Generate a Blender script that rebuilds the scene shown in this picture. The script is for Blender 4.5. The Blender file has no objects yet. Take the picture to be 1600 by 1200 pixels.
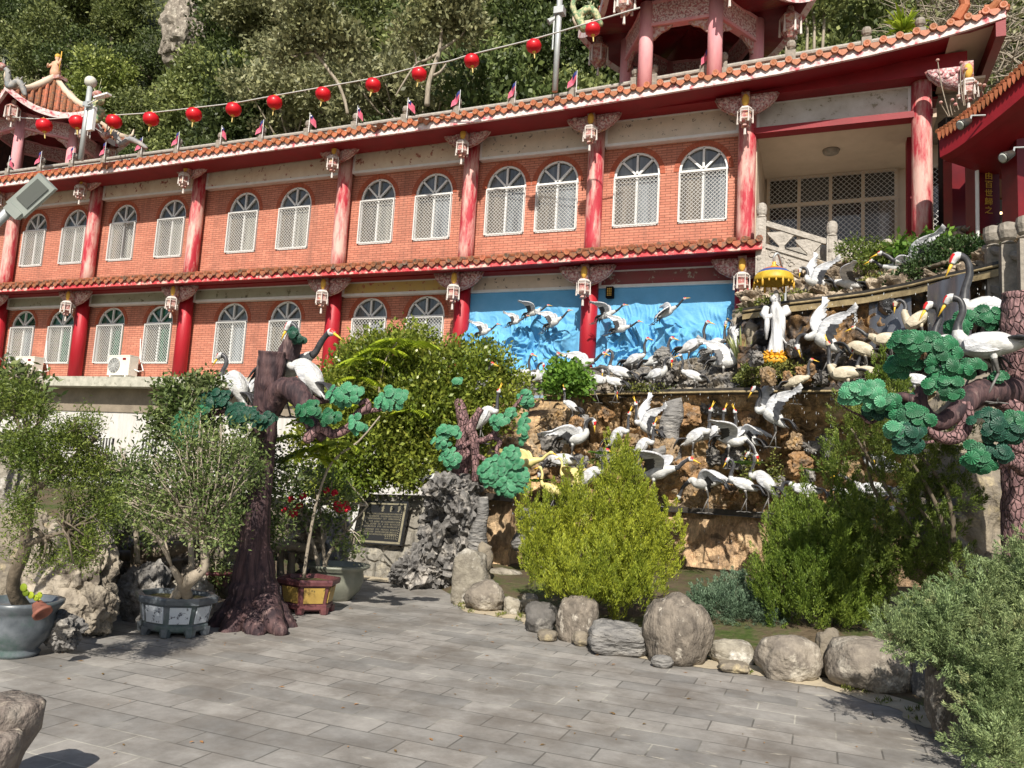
import bpy, math, random
import numpy as np
from mathutils import Vector, Matrix, noise as mn

# ------------------------------------------------------------------ camera
SC = bpy.context.scene
FOC = 1223.0
def _u(v):
    v = np.array(v, float); return v/np.linalg.norm(v)
_Z = _u((575, 9950, -FOC)); _X = -_u((-3088, 28, -FOC)); _X = _u(_X-_Z*_X.dot(_Z)); _Y = np.cross(_Z, _X)
RM = np.array([_X, _Y, _Z]); CAM = np.array([0, 0, 1.6])
cam = bpy.data.objects.new('camera', bpy.data.cameras.new('camera'))
SC.collection.objects.link(cam); SC.camera = cam
cam.data.sensor_width = 36; cam.data.lens = 36*FOC/1600; cam.data.clip_end = 500; cam.data.clip_start = .05
cam.matrix_world = Matrix.Translation((0, 0, 1.6)) @ Matrix(RM.tolist()).to_4x4()
def ray(px, py): return RM @ _u((px-800, 600-py, -FOC))
def atY(px, py, Y):
    r = ray(px, py); return Vector((CAM + r*(Y/r[1])).tolist())
def atZ(px, py, Z=0.0):
    r = ray(px, py); return Vector((CAM + r*((Z-1.6)/r[2])).tolist())
def atD(px, py, d):            # d metres in front of the viewer
    r = RM @ np.array(((px-800)/FOC, (600-py)/FOC, -1.0)); return Vector((CAM + r*d).tolist())

# ------------------------------------------------------------------ light
EL, AZ = math.radians(40), math.radians(-17)
world = bpy.data.worlds.new('World'); SC.world = world; world.use_nodes = True
nt = world.node_tree; nt.nodes.clear()
o_ = nt.nodes.new('ShaderNodeOutputWorld'); b_ = nt.nodes.new('ShaderNodeBackground'); s_ = nt.nodes.new('ShaderNodeTexSky')
s_.sky_type = 'NISHITA'; s_.sun_disc = False; s_.sun_elevation = EL
s_.sun_rotation = math.atan2(-math.sin(AZ), -math.cos(AZ)); s_.air_density = 1.0; s_.dust_density = 1.5
nt.links.new(s_.outputs[0], b_.inputs[0]); nt.links.new(b_.outputs[0], o_.inputs[0]); b_.inputs[1].default_value = 0.075
sl = bpy.data.lights.new('sun', 'SUN'); sl.energy = 4.9; sl.angle = math.radians(.5); sl.color = (1, .94, .84)
sun = bpy.data.objects.new('sun', sl); SC.collection.objects.link(sun)
sd = Vector((math.sin(AZ)*math.cos(EL), math.cos(AZ)*math.cos(EL), -math.sin(EL)))
sun.rotation_euler = sd.to_track_quat('-Z', 'Y').to_euler(); sun.location = (5, -15, 30)
SC.view_settings.view_transform = 'Standard'; SC.view_settings.look = 'None'
SC.view_settings.exposure = 0.38; SC.view_settings.gamma = 1
SC.cycles.max_bounces = 5; SC.cycles.transparent_max_bounces = 6; SC.cycles.diffuse_bounces = 3

R = math.radians; PI = math.pi
COL = SC.collection
# ------------------------------------------------------------------ scene graph helpers
OFF = {}
def tag(o, label=None, cat=None, group=None, kind=None):
    if label: o['label'] = label
    if cat: o['category'] = cat
    if group: o['group'] = group
    if kind: o['kind'] = kind
    return o
def thing(name, label, cat, loc=(0, 0, 0), group=None, rz=0):
    o = bpy.data.objects.new(name, None); COL.objects.link(o); o.location = loc; o.rotation_euler = (0, 0, rz)
    o.empty_display_size = .2
    OFF[o.name] = Vector(loc); return tag(o, label, cat, group)
def link(name, me, parent=None, loc=None):
    o = bpy.data.objects.new(name, me); COL.objects.link(o)
    if parent is not None:
        o.parent = parent; OFF[o.name] = OFF.get(parent.name, Vector())
    elif loc is not None:
        o.location = loc
    return o
def dup(root, loc, rz=0, scale=1, label=None, group=None, rx=0, ry=0):
    r = root.copy(); COL.objects.link(r); r.location = loc; r.rotation_euler = (rx, ry, rz)
    r.scale = (scale,)*3 if not hasattr(scale, '__len__') else scale
    if label: r['label'] = label
    if group: r['group'] = group
    for ch in list(root.children):
        c = ch.copy(); COL.objects.link(c); c.parent = r
        for g in list(ch.children):
            d = g.copy(); COL.objects.link(d); d.parent = c
    return r

class MB:
    """collects faces, then links them as one mesh"""
    def __init__(s): s.v = []; s.f = []; s.m = []; s.uv = {}
    def add(s, vs, fs, mi=0):
        n = len(s.v); s.v.extend([tuple(v) for v in vs])
        for f in fs: s.f.append(tuple(i+n for i in f)); s.m.append(mi)
        return n
    def box(s, x0, x1, y0, y1, z0, z1, mi=0, rz=0, c=None):
        vs = [(x, y, z) for z in (z0, z1) for y in (y0, y1) for x in (x0, x1)]
        if rz:
            cx, cy = c or ((x0+x1)/2, (y0+y1)/2); a, b = math.cos(rz), math.sin(rz)
            vs = [(cx+(x-cx)*a-(y-cy)*b, cy+(x-cx)*b+(y-cy)*a, z) for x, y, z in vs]
        s.add(vs, [(0, 2, 3, 1), (4, 5, 7, 6), (0, 1, 5, 4), (2, 6, 7, 3), (0, 4, 6, 2), (1, 3, 7, 5)], mi)
    def obox(s, c, ax, ay, az, hx, hy, hz, mi=0):
        c = Vector(c); ax, ay, az = Vector(ax).normalized()*hx, Vector(ay).normalized()*hy, Vector(az).normalized()*hz
        vs = [c+ax*i+ay*j+az*k for k in (-1, 1) for j in (-1, 1) for i in (-1, 1)]
        s.add(vs, [(0, 2, 3, 1), (4, 5, 7, 6), (0, 1, 5, 4), (2, 6, 7, 3), (0, 4, 6, 2), (1, 3, 7, 5)], mi)
    def bar(s, a, b, w, t, mi=0, up=(0, 0, 1)):
        a, b = Vector(a), Vector(b); d = b-a; L = d.length
        if L < 1e-6: return
        d /= L; u = Vector(up)
        sx = d.cross(u)
        if sx.length < 1e-4: sx = d.cross(Vector((1, 0, 0)))
        sx.normalize(); s.obox((a+b)/2, d, sx, sx.cross(d), L/2, w/2, t/2, mi)
    def tube(s, pts, rad, n=8, mi=0, cap=True, flat=1.0, jit=0, mfun=None):
        pts = [Vector(p) for p in pts]; k = len(pts)
        if not hasattr(rad, '__len__'): rad = [rad]*k
        base = len(s.v); ref = None; T = []
        for i in range(k):
            t = (pts[min(i+1, k-1)]-pts[max(i-1, 0)])
            t = t.normalized() if t.length > 1e-9 else Vector((0, 0, 1)); T.append(t)
        ref = Vector((0, 1, 0)) if abs(T[0].y) < .9 else Vector((1, 0, 0))
        for i in range(k):
            t = T[i]; ref = (ref-t*ref.dot(t)); ref.normalize(); bi = t.cross(ref)
            for j in range(n):
                a = 2*PI*j/n; r = rad[i]
                if hasattr(r, '__len__'): ra, rb = r
                else: ra, rb = r, r*flat
                q = 1+(random.uniform(-jit, jit) if jit else 0)
                s.v.append(tuple(pts[i]+ref*(math.cos(a)*ra*q)+bi*(math.sin(a)*rb*q)))
        for i in range(k-1):
            for j in range(n):
                a, b = base+i*n+j, base+i*n+(j+1) % n
                s.f.append((a, b, b+n, a+n)); s.m.append(mfun(i/(k-1), j/n) if mfun else mi)
        if cap:
            s.f.append(tuple(base+j for j in range(n))[::-1]); s.m.append(mfun(0, 0) if mfun else mi)
            s.f.append(tuple(base+(k-1)*n+j for j in range(n))); s.m.append(mfun(1, 0) if mfun else mi)
    def lathe(s, prof, c=(0, 0, 0), n=16, mi=0, cap=True, sx=1, sy=1, ph=0):
        cx, cy, cz = c; base = len(s.v); k = len(prof)
        for r, z in prof:
            for j in range(n):
                a = 2*PI*j/n+ph; s.v.append((cx+r*math.cos(a)*sx, cy+r*math.sin(a)*sy, cz+z))
        for i in range(k-1):
            for j in range(n):
                a, b = base+i*n+j, base+i*n+(j+1) % n
                s.f.append((a, b, b+n, a+n)); s.m.append(mi)
        if cap:
            s.f.append(tuple(base+j for j in range(n))[::-1]); s.m.append(mi)
            s.f.append(tuple(base+(k-1)*n+j for j in range(n))); s.m.append(mi)
    def prism(s, poly, y0, y1, mi=0):        # poly = [(x,z)] counter-clockwise seen from -Y
        n = len(poly); s.add([(x, y0, z) for x, z in poly]+[(x, y1, z) for x, z in poly],
            [tuple(range(n)), tuple(range(n, 2*n))[::-1]]+[(i, i+n, (i+1) % n+n, (i+1) % n) for i in range(n)], mi)
    def grid(s, P, mi=0, close=False):       # P[i][j] points
        a, b = len(P), len(P[0]); base = len(s.v)
        for r in P: s.v.extend([tuple(p) for p in r])
        for i in range(a-1):
            for j in range(b if close else b-1):
                q = base+i*b+j; q2 = base+i*b+(j+1) % b
                s.f.append((q, q2, q2+b, q+b)); s.m.append(mi(i, j) if callable(mi) else mi)
    def sphere(s, c, r, n=10, m=7, mi=0, sc=(1, 1, 1)):
        s.lathe([(max(1e-4, r*math.sin(PI*i/m)), -r*math.cos(PI*i/m)*sc[2]) for i in range(m+1)], c, n, mi, False, sc[0], sc[1])
    def build(s, name, mats, parent=None, smooth=False, loc=None):
        me = bpy.data.meshes.new(name)
        off = OFF.get(parent.name, Vector()) if parent is not None else (Vector(loc) if loc is not None else Vector())
        me.from_pydata([(v[0]-off.x, v[1]-off.y, v[2]-off.z) for v in s.v], [], s.f)
        if not isinstance(mats, (list, tuple)): mats = [mats]
        for m in mats: me.materials.append(m)
        if len(mats) > 1: me.polygons.foreach_set('material_index', s.m)
        if smooth: me.polygons.foreach_set('use_smooth', [True]*len(s.f))
        me.update()
        return link(name, me, parent, loc)

def quads_mesh(name, V, mats, midx=None, smooth=False, uv=None):
    """V: (N,4,3) array of separate quads"""
    N = V.shape[0]; me = bpy.data.meshes.new(name)
    me.vertices.add(N*4); me.vertices.foreach_set('co', V.reshape(-1).astype(np.float32))
    me.loops.add(N*4); me.loops.foreach_set('vertex_index', np.arange(N*4, dtype=np.int32))
    me.polygons.add(N); me.polygons.foreach_set('loop_start', np.arange(0, N*4, 4, dtype=np.int32))
    try: me.polygons.foreach_set('loop_total', np.full(N, 4, dtype=np.int32))
    except Exception: pass
    for m in (mats if isinstance(mats, (list, tuple)) else [mats]): me.materials.append(m)
    if midx is not None: me.polygons.foreach_set('material_index', midx.astype(np.int32))
    if uv is not None:
        l = me.uv_layers.new(name='uv'); l.data.foreach_set('uv', uv.reshape(-1).astype(np.float32))
    me.update(calc_edges=True); me.validate()
    return me
def nrm(a): return a/np.maximum(1e-9, np.linalg.norm(a, axis=-1, keepdims=True))
def leaf_quads(rng, C, D, L, W, tilt=.5):
    """diamond leaves at C pointing along D; L, W lengths (arrays or floats)"""
    N = len(C); D = nrm(D+rng.normal(0, tilt, (N, 3)))
    S = nrm(np.cross(D, rng.normal(0, 1, (N, 3))))
    L = (np.ones(N)*L*rng.uniform(.7, 1.25, N))[:, None]; W = (np.ones(N)*W*rng.uniform(.7, 1.25, N))[:, None]
    return np.stack([C, C+D*L*.5+S*W*.5, C+D*L, C+D*L*.5-S*W*.5], 1)

# ------------------------------------------------------------------ materials
def mat(name, c1, c2=None, rough=.7, sc=4, lo=.35, hi=.65, det=5, bump=0, bsc=30, metal=0, c3=None, sc3=1.5, t3=(.55, .7),
        stretch=None, rnd=0, island=0, trans=0, spec=.4, wav=None, coat=0, vor=None):
    m = bpy.data.materials.new(name); m.use_nodes = True; n = m.node_tree.nodes; l = m.node_tree.links
    p = n['Principled BSDF']; p.inputs['Roughness'].default_value = rough; p.inputs['Metallic'].default_value = metal
    p.inputs['Specular IOR Level'].default_value = spec
    if coat: p.inputs['Coat Weight'].default_value = coat; p.inputs['Coat Roughness'].default_value = .15
    c1 = tuple(c1)+(1,); tc = n.new('ShaderNodeTexCoord'); vec = tc.outputs['Object']
    if stretch:
        mp = n.new('ShaderNodeMapping'); mp.inputs['Scale'].default_value = stretch; l.new(vec, mp.inputs[0]); vec = mp.outputs[0]
    out = None
    if c2 is not None:
        t = n.new('ShaderNodeTexNoise'); t.inputs['Scale'].default_value = sc; t.inputs['Detail'].default_value = det
        t.inputs['Roughness'].default_value = .65; l.new(vec, t.inputs['Vector'])
        r = n.new('ShaderNodeValToRGB'); r.color_ramp.elements[0].position = lo; r.color_ramp.elements[1].position = hi
        r.color_ramp.elements[0].color = c1; r.color_ramp.elements[1].color = tuple(c2)+(1,)
        l.new(t.outputs[0], r.inputs[0]); out = r.outputs[0]
    if c3 is not None:
        t = n.new('ShaderNodeTexNoise'); t.inputs['Scale'].default_value = sc3; t.inputs['Detail'].default_value = 7
        t.inputs['Roughness'].default_value = .7; l.new(vec, t.inputs['Vector'])
        r = n.new('ShaderNodeMapRange'); r.inputs[1].default_value, r.inputs[2].default_value = t3; l.new(t.outputs[0], r.inputs[0])
        x = n.new('ShaderNodeMix'); x.data_type = 'RGBA'; l.new(r.outputs[0], x.inputs[0])
        if out: l.new(out, x.inputs[6])
        else: x.inputs[6].default_value = c1
        x.inputs[7].default_value = tuple(c3)+(1,); out = x.outputs[2]
    if rnd or island:
        h = n.new('ShaderNodeHueSaturation')
        if out: l.new(out, h.inputs['Color'])
        else: h.inputs['Color'].default_value = c1
        src = []
        if island:
            g = n.new('ShaderNodeNewGeometry'); mr = n.new('ShaderNodeMapRange'); l.new(g.outputs['Random Per Island'], mr.inputs[0])
            mr.inputs[3].default_value = 1-island; mr.inputs[4].default_value = 1+island; src.append(mr.outputs[0])
            mh = n.new('ShaderNodeMapRange'); l.new(g.outputs['Random Per Island'], mh.inputs[0])
            mh.inputs[3].default_value = .5+.03*island; mh.inputs[4].default_value = .5-.03*island; l.new(mh.outputs[0], h.inputs['Hue'])
        if rnd:
            g = n.new('ShaderNodeObjectInfo'); mr = n.new('ShaderNodeMapRange'); l.new(g.outputs['Random'], mr.inputs[0])
            mr.inputs[3].default_value = 1-rnd; mr.inputs[4].default_value = 1+rnd; src.append(mr.outputs[0])
        if len(src) == 2:
            q = n.new('ShaderNodeMath'); q.operation = 'MULTIPLY'; l.new(src[0], q.inputs[0]); l.new(src[1], q.inputs[1]); src = [q.outputs[0]]
        l.new(src[0], h.inputs['Value']); out = h.outputs[0]
    if out: l.new(out, p.inputs['Base Color'])
    else: p.inputs['Base Color'].default_value = c1
    if bump:
        t = n.new('ShaderNodeTexNoise'); t.inputs['Scale'].default_value = bsc; t.inputs['Detail'].default_value = 6; l.new(vec, t.inputs['Vector'])
        hs = t.outputs[0]
        if vor:
            w = n.new('ShaderNodeTexVoronoi'); w.feature = 'DISTANCE_TO_EDGE'; w.inputs['Scale'].default_value = vor; l.new(vec, w.inputs['Vector'])
            mr = n.new('ShaderNodeMapRange'); mr.inputs[2].default_value = .12; l.new(w.outputs[0], mr.inputs[0])
            q = n.new('ShaderNodeMath'); q.operation = 'MULTIPLY_ADD'; l.new(mr.outputs[0], q.inputs[0]); q.inputs[1].default_value = 1.5; l.new(hs, q.inputs[2]); hs = q.outputs[0]
        if wav:
            w = n.new('ShaderNodeTexWave'); w.inputs['Scale'].default_value = wav; w.inputs['Distortion'].default_value = 3; l.new(vec, w.inputs['Vector'])
            q = n.new('ShaderNodeMath'); q.operation = 'ADD'; l.new(w.outputs[1], q.inputs[0]); l.new(hs, q.inputs[1]); hs = q.outputs[0]
        b = n.new('ShaderNodeBump'); b.inputs['Strength'].default_value = bump; b.inputs['Distance'].default_value = .6/bsc
        l.new(hs, b.inputs['Height']); l.new(b.outputs[0], p.inputs['Normal'])
    if trans:
        tr = n.new('ShaderNodeBsdfTranslucent'); mx = n.new('ShaderNodeMixShader'); mx.inputs[0].default_value = trans
        if out: l.new(out, tr.inputs[0])
        else: tr.inputs[0].default_value = c1
        l.new(p.outputs[0], mx.inputs[1]); l.new(tr.outputs[0], mx.inputs[2]); l.new(mx.outputs[0], n['Material Output'].inputs[0])
    return m
def nodes(m): return m.node_tree.nodes, m.node_tree.links, m.node_tree.nodes['Principled BSDF']
def brickmat(name, c1, c2, mortar, bw, bh, ms=.004, axes='XZ', off=.5, rough=.8, bias=0, var=.25, stain=None, bump=.5, stainsc=.8, st=(.5, .75), jit=.0, sstr=(1, 1, 1)):
    m = bpy.data.materials.new(name); m.use_nodes = True; n, l, p = nodes(m)
    p.inputs['Roughness'].default_value = rough; p.inputs['Specular IOR Level'].default_value = .3
    tc = n.new('ShaderNodeTexCoord'); sp = n.new('ShaderNodeSeparateXYZ'); cb = n.new('ShaderNodeCombineXYZ')
    l.new(tc.outputs['Object'], sp.inputs[0]); l.new(sp.outputs[axes[0]], cb.inputs[0]); l.new(sp.outputs[axes[1]], cb.inputs[1])
    vec = cb.outputs[0]
    if jit:
        nz = n.new('ShaderNodeTexNoise'); nz.inputs['Scale'].default_value = 6; l.new(vec, nz.inputs['Vector'])
        va = n.new('ShaderNodeVectorMath'); va.operation = 'MULTIPLY_ADD'; l.new(nz.outputs[1], va.inputs[0]); va.inputs[1].default_value = (jit, jit, 0); l.new(vec, va.inputs[2]); vec = va.outputs[0]
    b = n.new('ShaderNodeTexBrick'); l.new(vec, b.inputs['Vector']); b.offset = off
    b.inputs['Scale'].default_value = 1; b.inputs['Brick Width'].default_value = bw; b.inputs['Row Height'].default_value = bh
    b.inputs['Mortar Size'].default_value = ms; b.inputs['Mortar Smooth'].default_value = .1; b.inputs['Bias'].default_value = bias
    b.inputs['Color1'].default_value = tuple(c1)+(1,); b.inputs['Color2'].default_value = tuple(c2)+(1,); b.inputs['Mortar'].default_value = tuple(mortar)+(1,)
    out = b.outputs[0]
    nz = n.new('ShaderNodeTexNoise'); nz.inputs['Scale'].default_value = 2.2; nz.inputs['Detail'].default_value = 8; nz.inputs['Roughness'].default_value = .7; l.new(tc.outputs['Object'], nz.inputs['Vector'])
    mr = n.new('ShaderNodeMapRange'); mr.inputs[1].default_value = .3; mr.inputs[2].default_value = .7; mr.inputs[3].default_value = 1-var; mr.inputs[4].default_value = 1+var; l.new(nz.outputs[0], mr.inputs[0])
    h = n.new('ShaderNodeHueSaturation'); l.new(out, h.inputs['Color']); l.new(mr.outputs[0], h.inputs['Value']); out = h.outputs[0]
    if stain:
        n2 = n.new('ShaderNodeTexNoise'); n2.inputs['Scale'].default_value = stainsc; n2.inputs['Detail'].default_value = 9; n2.inputs['Roughness'].default_value = .72; mp2 = n.new('ShaderNodeMapping'); mp2.inputs['Scale'].default_value = sstr; l.new(tc.outputs['Object'], mp2.inputs[0]); l.new(mp2.outputs[0], n2.inputs['Vector'])
        m2 = n.new('ShaderNodeMapRange'); m2.inputs[1].default_value, m2.inputs[2].default_value = st; l.new(n2.outputs[0], m2.inputs[0])
        x = n.new('ShaderNodeMix'); x.data_type = 'RGBA'; l.new(m2.outputs[0], x.inputs[0]); l.new(out, x.inputs[6]); x.inputs[7].default_value = tuple(stain)+(1,); out = x.outputs[2]
    l.new(out, p.inputs['Base Color'])
    iv = n.new('ShaderNodeMath'); iv.operation = 'MULTIPLY_ADD'; iv.inputs[1].default_value = -1; l.new(b.outputs[1], iv.inputs[0]); l.new(nz.outputs[0], iv.inputs[2])
    bp = n.new('ShaderNodeBump'); bp.inputs['Strength'].default_value = bump; bp.inputs['Distance'].default_value = .008; l.new(iv.outputs[0], bp.inputs['Height']); l.new(bp.outputs[0], p.inputs['Normal'])
    return m

MT = {}
MT['brick'] = brickmat('red_brick', (.56, .225, .15), (.47, .175, .115), (.16, .07, .05), .24, .064, .006, var=.15, stain=(.2, .1, .075), st=(.5, .85), stainsc=1.6, sstr=(1.6, 1, .22))
MT['brick_arch'] = mat('arch_brick', (.42, .10, .045), (.3, .07, .035), sc=8, bump=.4)
MT['column'] = mat('weathered_red_paint', (.38, .014, .03), (.5, .05, .07), rough=.6, sc=3, c3=(.66, .42, .36), sc3=2.4, t3=(.43, .6), stretch=(1.6, 1.6, .32), bump=.15, bsc=14)
MT['column_red'] = mat('red_paint', (.36, .01, .02), (.43, .016, .028), rough=.5, sc=3, c3=(.66, .36, .3), sc3=3, t3=(.64, .72), stretch=(1.6, 1.6, .3), bump=.15, bsc=14)
MT['pinkcol'] = mat('faded_pink_paint', (.62, .24, .27), (.72, .38, .38), sc=3, stretch=(1, 1, .3), c3=(.75, .55, .5), sc3=2, t3=(.6, .75), bump=.1)
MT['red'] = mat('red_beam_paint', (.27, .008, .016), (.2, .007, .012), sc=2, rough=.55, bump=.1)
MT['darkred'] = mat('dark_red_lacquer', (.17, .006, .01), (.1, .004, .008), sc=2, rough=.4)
MT['fascia'] = mat('flaking_white_fascia', (.78, .68, .66), (.66, .5, .48), sc=6, c3=(.5, .09, .11), sc3=5, t3=(.5, .62), bump=.2)
MT['fascia_red'] = mat('faded_red_fascia', (.6, .03, .05), (.66, .1, .1), sc=5, c3=(.76, .5, .42), sc3=4, t3=(.5, .6), bump=.2)
MT['tile'] = mat('terracotta_tile', (.47, .165, .075), (.36, .115, .05), sc=9, island=.18, c3=(.2, .12, .08), sc3=5, t3=(.6, .75), rough=.55, bump=.2)
MT['tile_old'] = mat('mossy_terracotta_tile', (.4, .14, .065), (.26, .09, .045), sc=7, island=.3, c3=(.12, .09, .065), sc3=6, t3=(.48, .62), rough=.8, bump=.3)
MT['stone'] = mat('carved_grey_stone', (.42, .39, .34), (.3, .28, .25), sc=12, bump=.5, bsc=25, c3=(.17, .155, .13), sc3=4, t3=(.58, .72))
MT['stone_dark'] = mat('weathered_grey_stone', (.33, .29, .24), (.2, .18, .15), sc=10, bump=.5, bsc=25)
MT['cream'] = mat('cream_plaster', (.64, .52, .4), (.56, .45, .34), sc=1.5, rough=.85, c3=(.4, .32, .24), sc3=1.2, t3=(.62, .8))
MT['white'] = mat('white_paint', (.8, .8, .79), (.72, .72, .7), sc=6, rough=.45)
MT['whitewall'] = mat('stained_whitewash', (.62, .6, .58), (.5, .48, .45), sc=2.5, stretch=(3, 3, .5), c3=(.3, .27, .22), sc3=3, t3=(.6, .75))
MT['ledge'] = mat('stained_concrete_ledge', (.52, .5, .42), (.36, .35, .29), sc=5, c3=(.16, .15, .11), sc3=7, t3=(.55, .7), bump=.2)
MT['concrete'] = mat('brown_wall_band', (.3, .25, .19), (.2, .165, .125), sc=2, bump=.2)
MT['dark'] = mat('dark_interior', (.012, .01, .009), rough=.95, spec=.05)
def glass(name, c, rough=.1): return mat(name, c, tuple(x*.45 for x in c), sc=1.0, lo=.38, hi=.62, stretch=(7, 7, .35), rough=rough, spec=.8, c3=tuple(x*.35 for x in c), sc3=.35, t3=(.52, .6))
MT['pane_beige'] = glass('curtained_pane_beige', (.22, .19, .15)); MT['pane_grey'] = glass('curtained_pane_grey', (.3, .33, .35))
MT['pane_bright'] = glass('curtained_pane_pale', (.36, .35, .3)); MT['pane_fan'] = glass('fan_light_glass', (.15, .16, .16))
MT['pane_green'] = glass('green_fan_light_glass', (.02, .13, .07)); MT['pane_dark'] = glass('dark_pane', (.035, .035, .035), .05)
MT['wire'] = mat('painted_wire_grille', (.62, .62, .6), rough=.5)
MT['metal'] = mat('galvanised_metal', (.5, .52, .52), (.4, .42, .42), metal=.3, rough=.5)
MT['lanternred'] = mat('red_lantern_cloth', (.72, .008, .018), (.6, .006, .015), sc=8, rough=.45, trans=.15, coat=.3)
MT['gold'] = mat('gold_paint', (.75, .45, .06), (.6, .33, .04), sc=10, rough=.45)
MT['cable'] = mat('grey_cable', (.55, .53, .5), rough=.6)
MT['carved'] = mat('carved_painted_ornament', (.72, .58, .56), (.42, .14, .15), sc=20, lo=.42, hi=.58, c3=(.07, .04, .04), sc3=22, t3=(.56, .64), bump=1, bsc=30)
MT['carved_pale'] = mat('pale_carved_ornament', (.52, .4, .36), (.36, .11, .1), sc=14, lo=.42, hi=.58, c3=(.55, .36, .16), sc3=11, t3=(.57, .64), bump=.8, bsc=25)
MT['tassel'] = mat('white_tassel', (.6, .54, .5), rough=.6)
MT['yellow'] = mat('yellow_paint', (.72, .45, .08), (.6, .32, .05), sc=12)
# ------------------------------------------------------------------ the long two-storey temple building
WY = 17.78
bld = thing('temple_building', 'long two-storey red brick temple building with red columns and two tiled eaves', 'building', (-12, 17.5, 0))
wins_up = [(29.5,425,64.5,422.5),(90.5,419.5,128,417),(165.7,413.7,206,411),(240,408.7,283,405.7),(351,401,398,398),(430,396,480,393),
  (557.5,387.5,612,383.7),(643.7,382,702,378),(755.5,374,817.5,370.7),(833.7,368,900,363),(956,357.5,1028.7,351.7),(1058,349,1136,343.7)]
wins_lo = [(9.5,571,47,570.5),(68.7,571,107.5,570.7),(145,570.7,187,570.5),(220,570.5,262.5,570),(332,569.5,380,568.7)]
def wx(l): return [(atY(a, b, WY).x, atY(c, d, WY).x) for a, b, c, d in l]
WU = [(-30.1, -28.95), (-27.85, -26.75)]+wx(wins_up)
WL = wx(wins_lo); WL = [(-25.35, -24.25)][:0]+WL
WL += [(atY(421, 507, WY).x, atY(470, 506, WY).x), (atY(550, 505, WY).x, atY(604, 503, WY).x), (atY(635, 502, WY).x, atY(694, 500, WY).x)]
ZU0, ZUS, ZU1 = 7.77, 9.03, 9.62          # sill, spring line, crown
ZL0, ZLS, ZL1 = 4.47, 5.72, 6.26
def arch_pts(x0, x1, zs, z1, n=14, g=0):
    cx, w, h = (x0+x1)/2, (x1-x0)/2+g, z1-zs+g
    return [(cx-w*math.cos(PI*i/n), zs+h*math.sin(PI*i/n)) for i in range(n+1)]
def arched_wall(mb, xa, xb, za, zb, wins, z0, zs, z1, y, dep=.13):
    x = xa
    for a, b in sorted(wins):
        mb.add([(x, y, za), (a, y, za), (a, y, zb), (x, y, zb)], [(0, 1, 2, 3)])
        mb.add([(a, y, za), (b, y, za), (b, y, z0), (a, y, z0)], [(0, 1, 2, 3)])
        ap = arch_pts(a, b, zs, z1)
        for (p, q), (r, s) in zip(ap[:-1], ap[1:]):
            mb.add([(p, y, q), (r, y, s), (r, y, zb), (p, y, zb)], [(0, 1, 2, 3)])
        out = [(a, z0), (b, z0)]+ap[::-1]
        for (p, q), (r, s) in zip(out, out[1:]+out[:1]):
            if abs(p-r)+abs(q-s) > 1e-6: mb.add([(p, y, q), (p, y+dep, q), (r, y+dep, s), (r, y, s)], [(0, 1, 2, 3)])
        x = b
    mb.add([(x, y, za), (xb, y, za), (xb, y, zb), (x, y, zb)], [(0, 1, 2, 3)])
    mb.box(xa, xb, y+dep+.02, y+dep+.2, za, zb)
mb = MB(); arched_wall(mb, -32, -1.6, 7.0, 9.86, WU, ZU0, ZUS, ZU1, WY)
arched_wall(mb, -32, -8.5, 3.95, 6.55, WL, ZL0, ZLS, ZL1, WY)
bwall = mb.build('brick_wall', MT['brick'], bld)

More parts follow.
